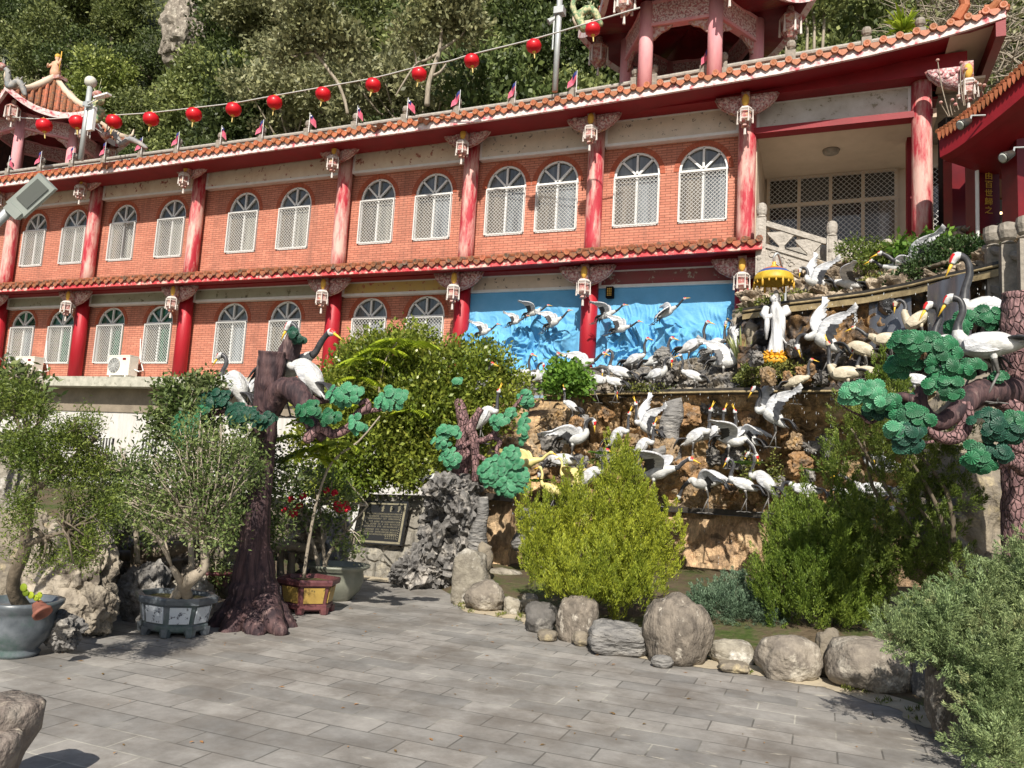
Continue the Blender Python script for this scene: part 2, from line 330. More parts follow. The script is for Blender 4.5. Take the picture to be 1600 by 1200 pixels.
def make_window(x0, x1, z0, zs, z1, fan, right, old=0):
    y = WY; w = x1-x0; cx = (x0+x1)/2; f = MB(); t = .045
    ys = (y+.03, y+.085)
    f.box(x0, x0+t, *ys, z0, zs); f.box(x1-t, x1, *ys, z0, zs); f.box(x0, x1, y+.028, y+.087, z0-.02, z0+t); f.box(x0, x1, y+.02, y+.09, zs-.03, zs+.03)
    f.box(cx-.025, cx+.025, y+.032, y+.083, z0+t, zs-.03)
    o1 = arch_pts(x0, x1, zs, z1); o2 = arch_pts(x0, x1, zs, z1, g=-.05)
    for i in range(len(o1)-1):
        a, b, c, d = o1[i], o1[i+1], o2[i+1], o2[i]
        f.add([(p, yy, q) for yy in ys for p, q in (a, b, c, d)], [(0, 3, 2, 1), (4, 5, 6, 7), (3, 7, 6, 2), (0, 1, 5, 4)])
    for ang in (PI/4, PI/2, 3*PI/4):
        e = Vector((cx+math.cos(ang)*(w/2-.03), y+.055, zs+math.sin(ang)*(z1-zs-.03))); f.bar((cx, y+.055, zs+.02), e, .05, .05, up=(0, 1, 0))
    fr = f.build('window', MT['white'], bld)
    tr = MB(); a1 = arch_pts(x0, x1, zs, z1, 18, .005); a2 = arch_pts(x0, x1, zs, z1, 18, .12)
    for i in range(18):
        a, b, c, d = a1[i], a1[i+1], a2[i+1], a2[i]; k = .012
        a = (a[0]+(b[0]-a[0])*.06, a[1]+(b[1]-a[1])*.06); d = (d[0]+(c[0]-d[0])*.06, d[1]+(c[1]-d[1])*.06)
        tr.add([(p, yy, q) for yy in (y-k, y+.05) for p, q in (a, b, c, d)], [(0, 1, 2, 3), (0, 4, 5, 1), (2, 6, 7, 3), (1, 5, 6, 2), (3, 7, 4, 0)])
    tr.build('brick_arch', MT['brick_arch'], fr)
    p = MB(); yy = y+.1
    p.add([(x0, yy, z0), (cx, yy, z0), (cx, yy, zs), (x0, yy, zs)], [(0, 1, 2, 3)], 0)
    p.add([(cx, yy, z0), (x1, yy, z0), (x1, yy, zs), (cx, yy, zs)], [(0, 1, 2, 3)], 1)
    ap = arch_pts(x0, x1, zs, z1); p.add([(a, yy, b) for a, b in ap], [tuple(range(len(ap)))[::-1]], 2)
    p.build('pane', [MT['pane_beige'], right, fan], fr)
    g = MB(); gy = y-.035; gx0, gx1, gz0, gz1 = x0+.01, x1-.01, z0+.02, zs-.02; st = .095; r = .0036
    for s in (1, -1):
        k = gx0-(gz1-gz0) if s == 1 else gx0
        lim = gx1 if s == 1 else gx1+(gz1-gz0)
        k = k+.02
        while k < lim:
            # line x = k + s*(z-gz0)
            pts = []
            za = gz0; zb = gz1
            if s == 1: za = max(gz0, gz0+gx0-k); zb = min(gz1, gz0+gx1-k)
            else: za = max(gz0, gz0+k-gx1); zb = min(gz1, gz0+k-gx0)
            if zb-za > .03:
                g.bar((k+s*(za-gz0), gy, za), (k+s*(zb-gz0), gy, zb), r*2, r*2, up=(0, 1, 0))
            k += st
    for a, b, c, d in ((gx0, gx0+.03, gz0, gz1), (gx1-.03, gx1, gz0, gz1), (gx0, gx1, gz0, gz0+.03), (gx0, gx1, gz1-.03, gz1)):
        g.box(a, b, gy-.015 - (.002 if d-c > .5 else 0), gy+.015, c, d)
    for zz in (gz0+.02, gz1-.04):
        for xx in (gx0, gx1-.02): g.box(xx, xx+.02, gy+.015, y+.03, zz, zz+.02)
    g.build('wire_grille', MT['wire'], fr)
    return fr
for i, (a, b) in enumerate(WU):
    make_window(a, b, ZU0, ZUS, ZU1, MT['pane_fan'], MT['pane_bright'] if i < 9 else MT['pane_grey'])
for i, (a, b) in enumerate(WL):
    make_window(a, b, ZL0, ZLS, ZL1, MT['pane_green'] if i < 4 else MT['pane_fan'], MT['pane_green'] if 1 <= i < 4 else MT['pane_grey'])

# columns
CX = [-29.6, -25.5, -21.74, -17.52, -12.34, -8.49, -5.15, -1.62, 1.9]
for i, x in enumerate(CX):
    m = MB(); zt = 10.4; z0 = 6.9
    m.lathe([(.2, z0), (.2, z0+.6), (.198, 8.4), (.197, 9.3), (.197, zt)], (x, 17.55, 0), 22); m.build('column', MT['column'], bld, True)
    if i < 8:
        m = MB(); m.lathe([(.2, 3.95 if i < 6 else 4.1), (.2, 5.3), (.198, 6.7)], (x, 17.55, 0), 22); m.build('column', MT['column_red'], bld, True)
# beams under the eaves
mb = MB(); mb.box(-32, 2.7, 17.2, 17.9, 10.4, 10.82); mb.box(-32, -1.3, 17.25, 17.9, 6.66, 6.9); mb.box(-1.6, 2.1, 17.42, 17.72, 9.62, 9.76)
mb.box(2.05, 2.25, 17.9, 21.4, 10.2, 10.5); mb.box(1.72, 2.1, 18.6, 18.95, 6.9, 10.2)
mb.build('beam', MT['red'], bld)
# painted frieze panels
pan_cols = [((.62, .5, .38), (.5, .38, .28)), ((.6, .52, .42), (.5, .42, .34)), ((.66, .6, .52), (.55, .48, .4))]
PM = [mat('faded_frieze_painting_%s' % n, a, b, sc=3, c3=c, sc3=s, t3=(.59, .63)) for n, a, b, c, s in (
    ('sand', (.78, .68, .56), (.68, .56, .45), (.34, .12, .09), 5), ('cream', (.72, .62, .52), (.62, .54, .45), (.13, .11, .1), 7),
    ('grey', (.62, .6, .57), (.5, .47, .43), (.28, .26, .2), 6), ('green', (.42, .44, .34), (.34, .34, .26), (.14, .14, .09), 6),
    ('ochre', (.62, .44, .14), (.55, .42, .2), (.45, .12, .08), 6), ('maroon', (.3, .07, .08), (.25, .09, .09), (.42, .4, .34), 4))]
def frieze(x0, x1, z0, z1, m, y=17.62):
    mb = MB(); mb.box(x0, x1, y-.03, y+.2, z0, z0+.07); mb.box(x0, x1, y-.026, y+.2, z1-.03, z1)
    mb.box(x0, x0+.06, y-.028, y+.2, z0+.07, z1-.03); mb.box(x1-.06, x1, y-.028, y+.2, z0+.07, z1-.03)
    f = mb.build('frieze_frame', MT['white'], bld)
    mb = MB(); mb.box(x0+.06, x1-.06, y, y+.15, z0+.07, z1-.03); mb.build('painted_panel', m, f)
for i in range(8):
    k = [0, 0, 1, 0, 0, 0, 2, 1][i] if i < 7 else 2
    frieze(CX[i]+.19, CX[i+1]-.19, 9.76, 10.4, PM[[0, 0, 0, 0, 0, 1, 1, 2][i]])
    if i < 7: frieze(CX[i]+.19, CX[i+1]-.19, 6.28 if i < 5 else 6.24, 6.66, PM[[3, 3, 3, 3, 4, 1, 5][i]])
# concrete floor ledge above the undercroft
mb = MB(); mb.box(-32, -8.3, 16.9, 17.9, 3.66, 3.95); mb.build('floor_ledge', MT['ledge'], bld)
# undercroft wall
mb = MB(); mb.box(-32, -8.4, 17.5, 17.8, 0, 2.95, 0); mb.box(-32, -8.4, 17.46, 17.8, 2.95, 3.66, 1)  # top of the wall is a darker, browner band
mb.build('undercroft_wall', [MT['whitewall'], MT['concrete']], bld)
for px in (165, 232):
    c = atY(px, 697, 17.46); mb = MB(); mb.box(c.x-.28, c.x+.28, 17.45, 17.49, c.z-.25, c.z+.25)
    w = mb.build('vent_window', MT['dark'], bld)
    mb = MB()
    for k in range(5): mb.box(c.x-.26+k*.12, c.x-.22+k*.12, 17.42, 17.45, c.z-.25, c.z+.25)
    mb.box(c.x-.3, c.x+.3, 17.41, 17.449, c.z-.27, c.z-.24); mb.box(c.x-.3, c.x+.3, 17.41, 17.449, c.z+.24, c.z+.27)
    mb.build('grille', MT['wire'], w)

# eaves
UE = [(-34, 10.24), (-20, 10.26), (-14.6, 10.33), (-10, 10.37), (-7, 10.42), (-3.9, 10.5), (-1.1, 10.62), (.86, 10.78), (2.25, 10.96), (3.3, 11.2), (3.6, 11.34)]
def ez(x): return float(np.interp(x, [a for a, b in UE], [b for a, b in UE]))
def lz(x): return 6.76+.1*max(0, (x+8))/7 if x > -8 else 6.76
def eave(x0, x1, zf, y0, y1, rise, sp, mt, mfas, fh, name, drop=.0):
    """zf(x): z of the lower tile edge; y0 front, y1 back"""
    mb = MB(); n = int(round((x1-x0)/sp)); L = y1-y0
    for i in range(n+1):
        x = x0+(x1-x0)*i/n; z = zf(x)+.07
        # barrel cap with a rosette disc
        mb.tube([(x, y0-.02, z), (x, y0+.3, z+rise*.3/L), (x, y1, z+rise)], .062, 9)
        mb.lathe([(.0001, 0), (.03, .012), (.045, .0), (.072, 0), (.076, .03), (.076, .05)], (0, 0, 0), 12, 0, False)
        k = 6*12; V = mb.v[-k:]; del mb.v[-k:]
        mb.v.extend([(x+a, y0-.03+c, z+b) for a, b, c in V])
        if i < n:                           # drip tile: pointed tongue
            xm = x+(x1-x0)/n/2; w = sp*.5-.045; zt = zf(xm)+.055
            poly = [(xm-w, zt), (xm-w*.92, zt-.055), (xm-w*.5, zt-.1), (xm, zt-.135), (xm+w*.5, zt-.1), (xm+w*.92, zt-.055), (xm+w, zt)]
            mb.prism(poly, y0+.0, y0+.018)
            mb.add([(xm-sp/2, y0+.01, zt), (xm+sp/2, y0+.01, zt), (xm+sp/2, y1, zt+rise), (xm-sp/2, y1, zt+rise)], [(0, 1, 2, 3)])
    mb.build('roof_tiles', mt, bld, False)
    P = []; mb = MB(); xs = np.linspace(x0-.05, x1+.05, 60)
    for x in xs:
        z = zf(x)+.03
        P.append([(x, y0+.06, z), (x, y0+.05, z-fh), (x, y0+.1, z-fh-.01), (x, y0+.13, z-fh), (x, y1, zf(x)+.03-fh+rise*.35), (x, y1, z+rise-.03)])
    mb.grid(P, lambda i, j: 0 if j < 2 else 1)
    for q in (P[0], P[-1]): mb.add(q, [tuple(range(len(q)))], 0)
    return mb.build('fascia', [mfas, MT['red']], bld)
eave(-32, 3.2, ez, 16.42, 17.5, .27, .3, MT['tile'], MT['fascia'], .2, 'upper')
eave(-32, -1.25, lz, 16.62, 17.66, .34, .3, MT['tile_old'], MT['fascia_red'], .17, 'lower')
# roof slab, cornice, soffit at the corner and the porch
mb = MB(); P = []
for x in np.linspace(-32, 3.15, 40): P.append([(x, 17.45, ez(x)+.27), (x, 26, ez(x)+.27)])
mb.grid(P); mb.box(-32, 3.05, 17.9, 26, 10.25, 10.38); mb.box(-32, 2.2, 17.5, 17.95, 10.82, 10.93); mb.build('roof_slab', MT['stone_dark'], bld)
PCZ = 9.7
pb = atZ(1205, 281, PCZ); PY = pb.y; print('porch back', pb)
mb = MB(); mb.box(-1.45, 2.2, 17.7, PY+.1, PCZ, PCZ+.2); mb.box(-1.6, 4.6, PY, PY+.2, 6.7, PCZ+.6)
mb.box(-1.6, -1.42, 17.75, PY, 6.7, PCZ); mb.box(2.2, 3.05, 17.4, PY+.4, 10.3, 10.35); mb.build('porch_wall', MT['cream'], bld)
mb = MB(); P = [[(x, 16.55, ez(x)-.16), (x, 26, ez(x)-.1)] for x in np.linspace(2.3, 3.2, 8)]; mb.grid(P); mb.build('corner_soffit', MT['cream'], bld)
mb = MB(); mb.box(3.08, 3.25, 16.5, 26, 10.66, 11.17); mb.build('side_fascia', MT['red'], bld)
mb = MB()
for i in range(20):
    y = 16.6+i*.32; mb.tube([(2.9, y, 11.34), (3.3, y, 11.28)], .07, 8); mb.sphere((3.32, y, 11.28), .075, 8, 5, 0, (.3, 1, 1))
mb.box(2.8, 3.3, 16.5, 23, 11.19, 11.25)
mb.tube([(3.0, 16.6, 11.27), (3.12, 16.55, 11.4), (3.2, 16.5, 11.62)], [.1, .08, .05], 8); mb.tube([(2.45, 16.8, 11.3), (2.6, 16.75, 11.55), (2.55, 16.7, 11.8), (2.68, 16.7, 11.95)], [.11, .1, .1, .04], 8)
mb.build('corner_tiles', MT['tile'], bld)
mb = MB(); mb.box(-1.6, 4.4, 17.3, PY+.1, 6.55, 6.9); mb.build('porch_floor', MT['stone'], bld)
mb = MB(); mb.lathe([(.0001, 0), (.1, 0), (.17, .03), (.19, .08), (.19, .11)], (.15, 18.9, PCZ-.11), 18); mb.build('ceiling_lamp', MT['stone_dark'], bld, True)
# big porch window
pw0, pw1 = atY(1201, 300, PY).x, atY(1400, 260, PY).x; z0, z1 = 6.98, atY(1300, 274, PY).z
mb = MB(); xs = np.linspace(pw0, pw1, 5)
for k, x in enumerate(xs): mb.box(x-.04, x+.04, PY-.09, PY, z0, z1)
zm = z1-(z1-z0)*.27
for z in (z0, zm, z1): mb.box(pw0-.05, pw1+.05, PY-.1, PY, z-.045, z+.045)
fr = mb.build('window', MT['cream'], bld)
mb = MB()
for k in range(4):
    mb.add([(xs[k], PY-.03, z0), (xs[k+1], PY-.03, z0), (xs[k+1], PY-.03, z1), (xs[k], PY-.03, z1)], [(0, 1, 2, 3)], 0 if k in (0, 2) else 1)
    if k == 3: mb.box(xs[k]+.35, xs[k+1]-.05, PY-.04, PY-.03, z0, zm, 2)
    if k == 1: mb.box(xs[k]+.03, xs[k+1]-.05, PY-.04, PY-.03, z0, z0+1.0, 3)  # blue patch paints a reflection into the pane colour
mb.build('pane', [MT['pane_dark'], mat('dim_pane', (.07, .07, .07), rough=.08), MT['pane_beige'], mat('painted_blue_reflection', (.2, .27, .36), rough=.1)], fr)
def diamonds(mb, gx0, gx1, gz0, gz1, gy, st=.13, r=.0038):
    for s in (1, -1):
        k = (gx0-(gz1-gz0) if s == 1 else gx0)+.02; lim = gx1 if s == 1 else gx1+(gz1-gz0)
        while k < lim:
            if s == 1: za = max(gz0, gz0+gx0-k); zb = min(gz1, gz0+gx1-k)
            else: za = max(gz0, gz0+k-gx1); zb = min(gz1, gz0+k-gx0)
            if zb-za > .03: mb.bar((k+s*(za-gz0), gy, za), (k+s*(zb-gz0), gy, zb), r*2, r*2, up=(0, 1, 0))
            k += st
mb = MB(); diamonds(mb, pw0, pw1, z0, z1, PY-.14); mb.build('wire_grille', MT['wire'], fr)
a, b = atY(1452, 260, PY).x, atY(1500, 255, PY).x
mb = MB(); mb.box(a, a+.07, PY-.1, PY, z0, z1); mb.box(b, b+.07, PY-.1, PY, z0, z1); mb.box(a, b, PY-.099, PY, z1-.05, z1+.05); fr = mb.build('window', MT['cream'], bld)
mb = MB(); mb.box(a, b, PY-.04, PY-.02, z0, z1); mb.build('pane', MT['pane_dark'], fr)
mb = MB(); diamonds(mb, a, b, z0, z1, PY-.14); mb.build('wire_grille', MT['wire'], fr)

# roof railing with carved posts
RAILZ = 11.16
def rz_(x): return float(np.interp(x, [-14, -7.4, -1.2, 1.9], [11.14, 11.2, 11.44, 11.56]))
posts = [15, 65, 115, 165, 222, 279, 345, 410, 482, 556, 634, 715, 801, 896, 993, 1021, 1101, 1130, 1236, 1354, 1438]
PX = []
for i, px in enumerate(posts):
    py = np.interp(px, [0, 800, 1200, 1440], [270, 160, 95, 62]); x = atY(px, py, 17.6).x; PX.append(x)
    m = MB(); zb = 10.7; RAILZ = rz_(x)
    m.box(x-.1, x+.1, 17.5, 17.7, zb, RAILZ+.1); m.box(x-.075, x+.075, 17.488, 17.712, zb+.3, RAILZ+.02)
    m.lathe([(.06, 0), (.1, .03), (.06, .06), (.095, .1), (.11, .17), (.085, .24), (.03, .27)], (x, 17.6, RAILZ+.1), 10)
    m.build('railing_post', MT['stone_dark'], bld)
mb = MB(); XR = list(np.linspace(-30, 2.3, 40)); mb.tube([(x, 17.6, rz_(x)) for x in XR], .065, 10); mb.grid([[(x, 17.57, 10.75), (x, 17.57, rz_(x)-.2)] for x in XR]); mb.grid([[(x, 17.55, rz_(x)-.15), (x, 17.55, rz_(x)-.1)] for x in XR]); mb.build('railing', MT['stone'], bld)

# carved brackets with hanging ornament lanterns
def bracket(x, z, y=17.3, s=1.0, parent=bld, only=None):
    mb = MB()
    for sgn in (-1, 1):
        if only and sgn != only: continue
        pts = [(x+sgn*.06, z), (x+sgn*.66*s, z), (x+sgn*.6*s, z-.14*s), (x+sgn*.48*s, z-.26*s), (x+sgn*.3*s, z-.37*s), (x+sgn*.06, z-.45*s)]
        if sgn > 0: pts = pts[::-1]
        mb.prism(pts, y-.2, y-.05, 0)
        for k in range(5):                      # raised scrolls on the face
            a = .14+k*.1; mb.sphere((x+sgn*a*s, y-.2, z-.08*s-.05*((k*7) % 3)), .07*s, 7, 5, 0, (1, .5, .8))
        e = [Vector((x+sgn*q[0]*s, y-.12, z+q[1]*s)) for q in ((.06, -.46), (.3, -.385), (.49, -.275), (.61, -.15), (.68, .0))]
        mb.tube(e, .025*s, 6, 1)
    mb.box(x-.09*s, x+.09*s, y-.36*s, y-.1, z-.36*s, z, 2); mb.sphere((x, y-.36*s, z-.2*s), .1*s, 8, 6, 3, (.8, .6, 1.5))
    b = mb.build('carved_bracket', [MT['carved'], MT['carved_pale'], MT['carved_pale'], MT['yellow']], parent, True)
    mb = MB(); cy = y-.36*s; zz = z-.42*s
    mb.lathe([(.05, .06), (.14, .03), (.18, -.03), (.15, -.07)], (x, cy, zz), 6, 1, True); V = None
    mb.lathe([(.13, -.07), (.15, -.3), (.15, -.32), (.18, -.34), (.12, -.4), (.07, -.44), (.1, -.49), (.02, -.52)], (x, cy, zz), 6, 0)
    for k in range(6):
        a = k*PI/3; px_, py_ = x+.185*math.cos(a), cy+.185*math.sin(a)
        mb.tube([(px_, py_, zz-.04), (px_, py_, zz-.34)], .014, 5, 1); mb.tube([(px_*1, py_, zz-.16), (px_, py_, zz-.3), (px_, py_, zz-.42)], [.01, .022, .026], 6, 1)
    for zz2 in (-.1, -.31):
        for k in range(6):
            a, b2 = k*PI/3, (k+1)*PI/3
            mb.bar((x+.18*math.cos(a), cy+.18*math.sin(a), zz+zz2), (x+.18*math.cos(b2), cy+.18*math.sin(b2), zz+zz2), .018, .018, 1)
    mb.tube([(x, cy, zz-.5), (x, cy, zz-.56), (x, cy, zz-.72)], [.012, .028, .035], 6, 1)
    mb.v = [(x+(a-x)*.88, cy+(b2_-cy)*.88, zz+.06+(c_-zz-.06)*.82) for a, b2_, c_ in mb.v]
    mb.build('hanging_ornament', [MT['carved_pale'], MT['tassel']], b)
for x in CX[:8]: bracket(x, 10.4)
for x in CX[:7]: bracket(x, 6.68, 17.35)
bracket(-1.62, 6.68, 17.35)
bracket(2.62, 10.3, 17.0, 1.05, only=-1)

# blue relief wall with carved clouds and waves, in two bays
MT['blue'] = mat('blue_relief_paint', (.1, .34, .58), (.16, .43, .68), sc=1.2, lo=.3, hi=.7, rough=.6, bump=.3, bsc=12, spec=.3)
def relief_h(x, z):
    t = (6.3-z)/2.1                      # 0 top .. 1 bottom
    v = Vector((x*1.1, z*1.1, 3.3)); w = mn.noise(v*1.7)*.5
    a = 1-abs(mn.noise(Vector((x*1.8+w, z*1.0+w, 7.7))))*2.4
    b = 1-abs(mn.noise(Vector((x*4.2+w*2, z*1.9-w, 1.7))))*2.6
    edge = .42+.22*mn.noise(Vector((x*.9, 4.4, 1)))+.12*mn.noise(Vector((x*2.6, 9, 1)))
    g = max(0, min(1, (t-edge)*9)); g2 = max(0, min(1, (t-edge+.25)*7))
    c = 1-abs(mn.noise(Vector((x*8+w*3, z*5, 5.7))))*2
    e2 = 1-abs(mn.noise(Vector((x*7+w*6, z*3.2-w*5, 2.2))))*3
    d = .09*g2*max(0, a)*(.6+.4*g)+g2*.03*max(0, e2)+g*(.08+.13*max(0, a)+.1*max(0, b)+.07*max(0, e2)+.05*c)+.012*mn.noise(Vector((x*3, z*3, 0)))
    q = min(1, max(0, (abs(x+5.15)-.26)/.3)); q = max(q, min(1, max(0, (t-.78)*7)))
    return d*q+.18*max(0, t-.8)
mb = MB(); P = []
for x in np.linspace(-8.35, -1.7, 420):
    P.append([(x, 17.66-relief_h(x, z), z) for z in np.linspace(6.26, 3.9, 150)])
mb.grid(P); mb.build('blue_relief_wall', MT['blue'], bld, True)
# dark plaque in the relief
c = atY(952, 456, 17.5); mb = MB(); mb.box(c.x-.085, c.x+.085, 17.5, 17.66, c.z-.13, c.z+.13); pq = mb.build('plaque', MT['dark'], bld)
mb = MB(); random.seed(5)
for i in range(5):
    for j in (-.04, 0, .04): mb.box(c.x+j-.012, c.x+j+.012, 17.495, 17.5, c.z+.08-i*.04-.012, c.z+.08-i*.04+.012)
mb.build('inscription', MT['gold'], pq)
# white rendered patches, small wall pipe
mb = MB(); mb.box(-25.5, -8.5, 17.76, 17.775, 3.98, 4.0); mb.build('skirting', MT['ledge'], bld)
# ------------------------------------------------------------------ ground, paving, hill
rng = np.random.default_rng(11)
MT['paving'] = brickmat('slate_paving', (.235, .215, .195), (.175, .165, .155), (.075, .068, .06), .542, .2475, .006, 'XY', .5, .62, var=.35, stain=(.15, .13, .11), bump=.45, stainsc=1.3, st=(.45, .72))
# pale grout remains in some joints, greenish slabs, lichen spots
n, l, p = nodes(MT['paving']); br = [x for x in n if x.type == 'TEX_BRICK'][0]
tc = [x for x in n if x.type == 'TEX_COORD'][0]
q = n.new('ShaderNodeTexNoise'); q.inputs['Scale'].default_value = 1.1; q.inputs['Detail'].default_value = 4; l.new(tc.outputs['Object'], q.inputs['Vector'])
mr = n.new('ShaderNodeMapRange'); mr.inputs[1].default_value = .5; mr.inputs[2].default_value = .6; l.new(q.outputs[0], mr.inputs[0])
mx = n.new('ShaderNodeMix'); mx.data_type = 'RGBA'; mx.inputs[6].default_value = (.13, .125, .115, 1); mx.inputs[7].default_value = (.42, .4, .35, 1)
l.new(mr.outputs[0], mx.inputs[0]); l.new(mx.outputs[2], br.inputs['Mortar'])
old = p.inputs['Base Color'].links[0].from_socket
sp_ = n.new('ShaderNodeMapping'); sp_.inputs['Scale'].default_value = (1, 3.2, 1); l.new(tc.outputs['Object'], sp_.inputs[0])
q2 = n.new('ShaderNodeTexNoise'); q2.inputs['Scale'].default_value = 3.4; q2.inputs['Detail'].default_value = 8; q2.inputs['Roughness'].default_value = .62; l.new(sp_.outputs[0], q2.inputs['Vector'])
q3 = n.new('ShaderNodeSeparateXYZ'); l.new(tc.outputs['Object'], q3.inputs[0])
q4 = n.new('ShaderNodeMapRange'); q4.inputs[1].default_value = -2.6; q4.inputs[2].default_value = 1.5; q4.inputs[3].default_value = 0; q4.inputs[4].default_value = .085; l.new(q3.outputs[0], q4.inputs[0])
q5 = n.new('ShaderNodeMath'); q5.operation = 'ADD'; l.new(q2.outputs[0], q5.inputs[0]); l.new(q4.outputs[0], q5.inputs[1])
q6 = n.new('ShaderNodeMapRange'); q6.inputs[1].default_value = .68; q6.inputs[2].default_value = .73; q6.inputs[4].default_value = .8; l.new(q5.outputs[0], q6.inputs[0])
m2 = n.new('ShaderNodeMix'); m2.data_type = 'RGBA'; l.new(q6.outputs[0], m2.inputs[0]); l.new(old, m2.inputs[6]); m2.inputs[7].default_value = (.5, .46, .38, 1)
l.new(m2.outputs[2], p.inputs['Base Color'])
# each slab its own shade
br.inputs['Color1'].default_value = (.325, .305, .28, 1); br.inputs['Color2'].default_value = (.225, .217, .205, 1)

MT['soil'] = mat('garden_soil', (.08, .06, .035), (.15, .11, .07), sc=5, c3=(.05, .075, .015), sc3=2.5, t3=(.45, .6), bump=.8, bsc=14)
MT['sand'] = mat('pale_sandy_path', (.5, .43, .31), (.4, .34, .25), sc=6, c3=(.35, .28, .18), sc3=9, t3=(.55, .7), bump=.3, bsc=30)
MT['hillsoil'] = mat('hillside_undergrowth', (.022, .03, .012), (.045, .055, .02), sc=1.2, bump=1, bsc=4)
mb = MB(); mb.box(-400, 400, -400, 400, -.35, -.3); mb.build('ground', MT['soil'], loc=(0, 0, 0)); tag(bpy.data.objects['ground'], kind='structure')
# edge of the patio (boulder line)
EDGE = [(-7.4, 11.0), (-6.3, 10.9), (-5.2, 10.5), (-4.35, 9.6), (-3.9, 9.0), (-3.3, 8.9), (-2.6, 8.45), (-1.9, 8.0), (-1.2, 7.7), (-.5, 7.75), (.1, 7.6), (.6, 7.2), (1.0, 6.5), (1.2, 5.6), (1.35, 4.6), (1.5, 3), (1.7, -8)]
LEFT = [(-7.4, 11.0), (-7.1, 9.6), (-6.5, 8.4), (-6.5, 7.0), (-7.0, 5.9), (-8.2, 5.2), (-10, 4.8), (-16, 4.5), (-16, -8)]
mb = MB(); poly = LEFT[::-1]+EDGE[1:]; mb.add([(x, y, 0) for x, y in poly], [tuple(range(len(poly)))]); mb.add([(x, y, -.28) for x, y in poly], [])
mb.build('paved_terrace', MT['paving'], loc=(.109, .23, 0)); tag(bpy.data.objects['paved_terrace'], kind='structure')
mb = MB(); P = [[(-9.0, 14.2, .012), (-7.0, 14.4, .012)], [(-8.6, 12.6, .012), (-6.3, 12.0, .012)], [(-7.7, 11.2, .012), (-5.3, 10.7, .012)], [(-7.45, 10.4, .012), (-5.4, 10.25, .012)]]
mb.grid(P); mb.build('sandy_path', MT['sand'], loc=(0, 0, 0)); tag(bpy.data.objects['sandy_path'], kind='structure')
def fbm(x, y, z, o=4):
    s = 0; a = .5
    for k in range(o): s += a*mn.noise(Vector((x, y, z))*(2**k)); a *= .55
    return s
# planting bed between the boulders and the cascade, raised a little
mb = MB(); P = []
for u in np.linspace(0, 1, 60):
    i = u*(len(EDGE)-3); k = int(i); f = i-k; k2 = min(k+1, len(EDGE)-1)
    x0 = EDGE[k][0]*(1-f)+EDGE[k2][0]*f; y0 = EDGE[k][1]*(1-f)+EDGE[k2][1]*f
    row = []
    for v in np.linspace(0, 1, 24):
        x = x0*(1-v)+(x0*1.9+1.5+u*6)*v; y = y0*(1-v)+(13.2+y0*.15)*v
        row.append((x, y, -.05+.3*min(1, v*5)+.12*fbm(x*.9, y*.9, 3)))
    P.append(row)
mb.grid(P); mb.build('planting_bed', MT['soil'], smooth=True, loc=(0, 0, 0)); tag(bpy.data.objects['planting_bed'], kind='structure')

# hill
def hill_z(x, y):
    t = y-26-1.5*math.sin(x*.11)
    return 9.2+max(0, t)*1.35+min(0, t)*.1+1.8*fbm(x*.07, y*.07, 1, 3)
mb = MB(); mb.grid([[(x, y, hill_z(x, y)) for x in np.linspace(-110, 70, 60)] for y in np.linspace(22, 90, 34)])
mb.build('hill', MT['hillsoil'], smooth=True, loc=(0, 0, 0)); tag(bpy.data.objects['hill'], kind='structure')

# ------------------------------------------------------------------ rocks
def rockmat(name, a, b, c=None, **k): return mat(name, a, b, sc=k.get('sc', 6), c3=c, sc3=k.get('sc3', 3.5), t3=k.get('t3', (.52, .64)), rough=k.get('rough', .85), bump=k.get('bump', .7), bsc=k.get('bsc', 18), stretch=k.get('stretch'), rnd=.15, spec=.3)
RK = dict(grey=rockmat('grey_boulder_stone', (.27, .235, .19), (.14, .12, .1), (.45, .41, .34), bump=1), dark=rockmat('dark_boulder_stone', (.15, .14, .13), (.08, .075, .07), (.33, .31, .28)),
    pale=rockmat('pale_boulder_stone', (.33, .3, .24), (.17, .15, .12), (.56, .53, .47), bump=1), vein=rockmat('veined_boulder_stone', (.24, .205, .165), (.1, .085, .07), (.42, .38, .32), stretch=(1.6, 1.6, .9), sc3=7, t3=(.57, .64), bump=1),
    karst=rockmat('pitted_karst_stone', (.21, .2, .19), (.09, .085, .08), (.4, .37, .33), sc=9, bump=1, bsc=16), karst_pale=rockmat('pale_karst_stone', (.38, .33, .26), (.19, .16, .125), (.09, .075, .06), sc=7, bump=1, bsc=14),
    orange=rockmat('iron_stained_rock', (.38, .22, .1), (.2, .12, .06), (.1, .08, .06), sc=5, bump=1, rough=.45), brown=rockmat('brown_wet_rock', (.3, .21, .12), (.15, .11, .075), (.42, .27, .12), sc=6, bump=1, rough=.5),
    tan=rockmat('tan_moulded_rock', (.27, .23, .17), (.15, .13, .11), (.42, .35, .22), sc=3, bump=.9), slab=rockmat('ridged_grey_stone', (.25, .24, .225), (.14, .135, .13), (.36, .34, .31), stretch=(1, 1, 3), bump=1, bsc=9))
def cell(p, sc, an=(1, 1, 1)):
    ds, ps = mn.voronoi(Vector((p.x*an[0], p.y*an[1], p.z*an[2]))*sc); q = ps[0]
    h = math.sin(q.x*12.9+q.y*78.2+q.z*37.7)*43758.5; h -= math.floor(h); return h, ds[1]-ds[0]
def ico(sub=4):
    import bmesh
    b = bmesh.new(); bmesh.ops.create_icosphere(b, subdivisions=sub, radius=1); v = [x.co.copy() for x in b.verts]; f = [[y.index for y in x.verts] for x in b.faces]; b.free(); return v, f
ICO = {s: ico(s) for s in (3, 4, 5)}
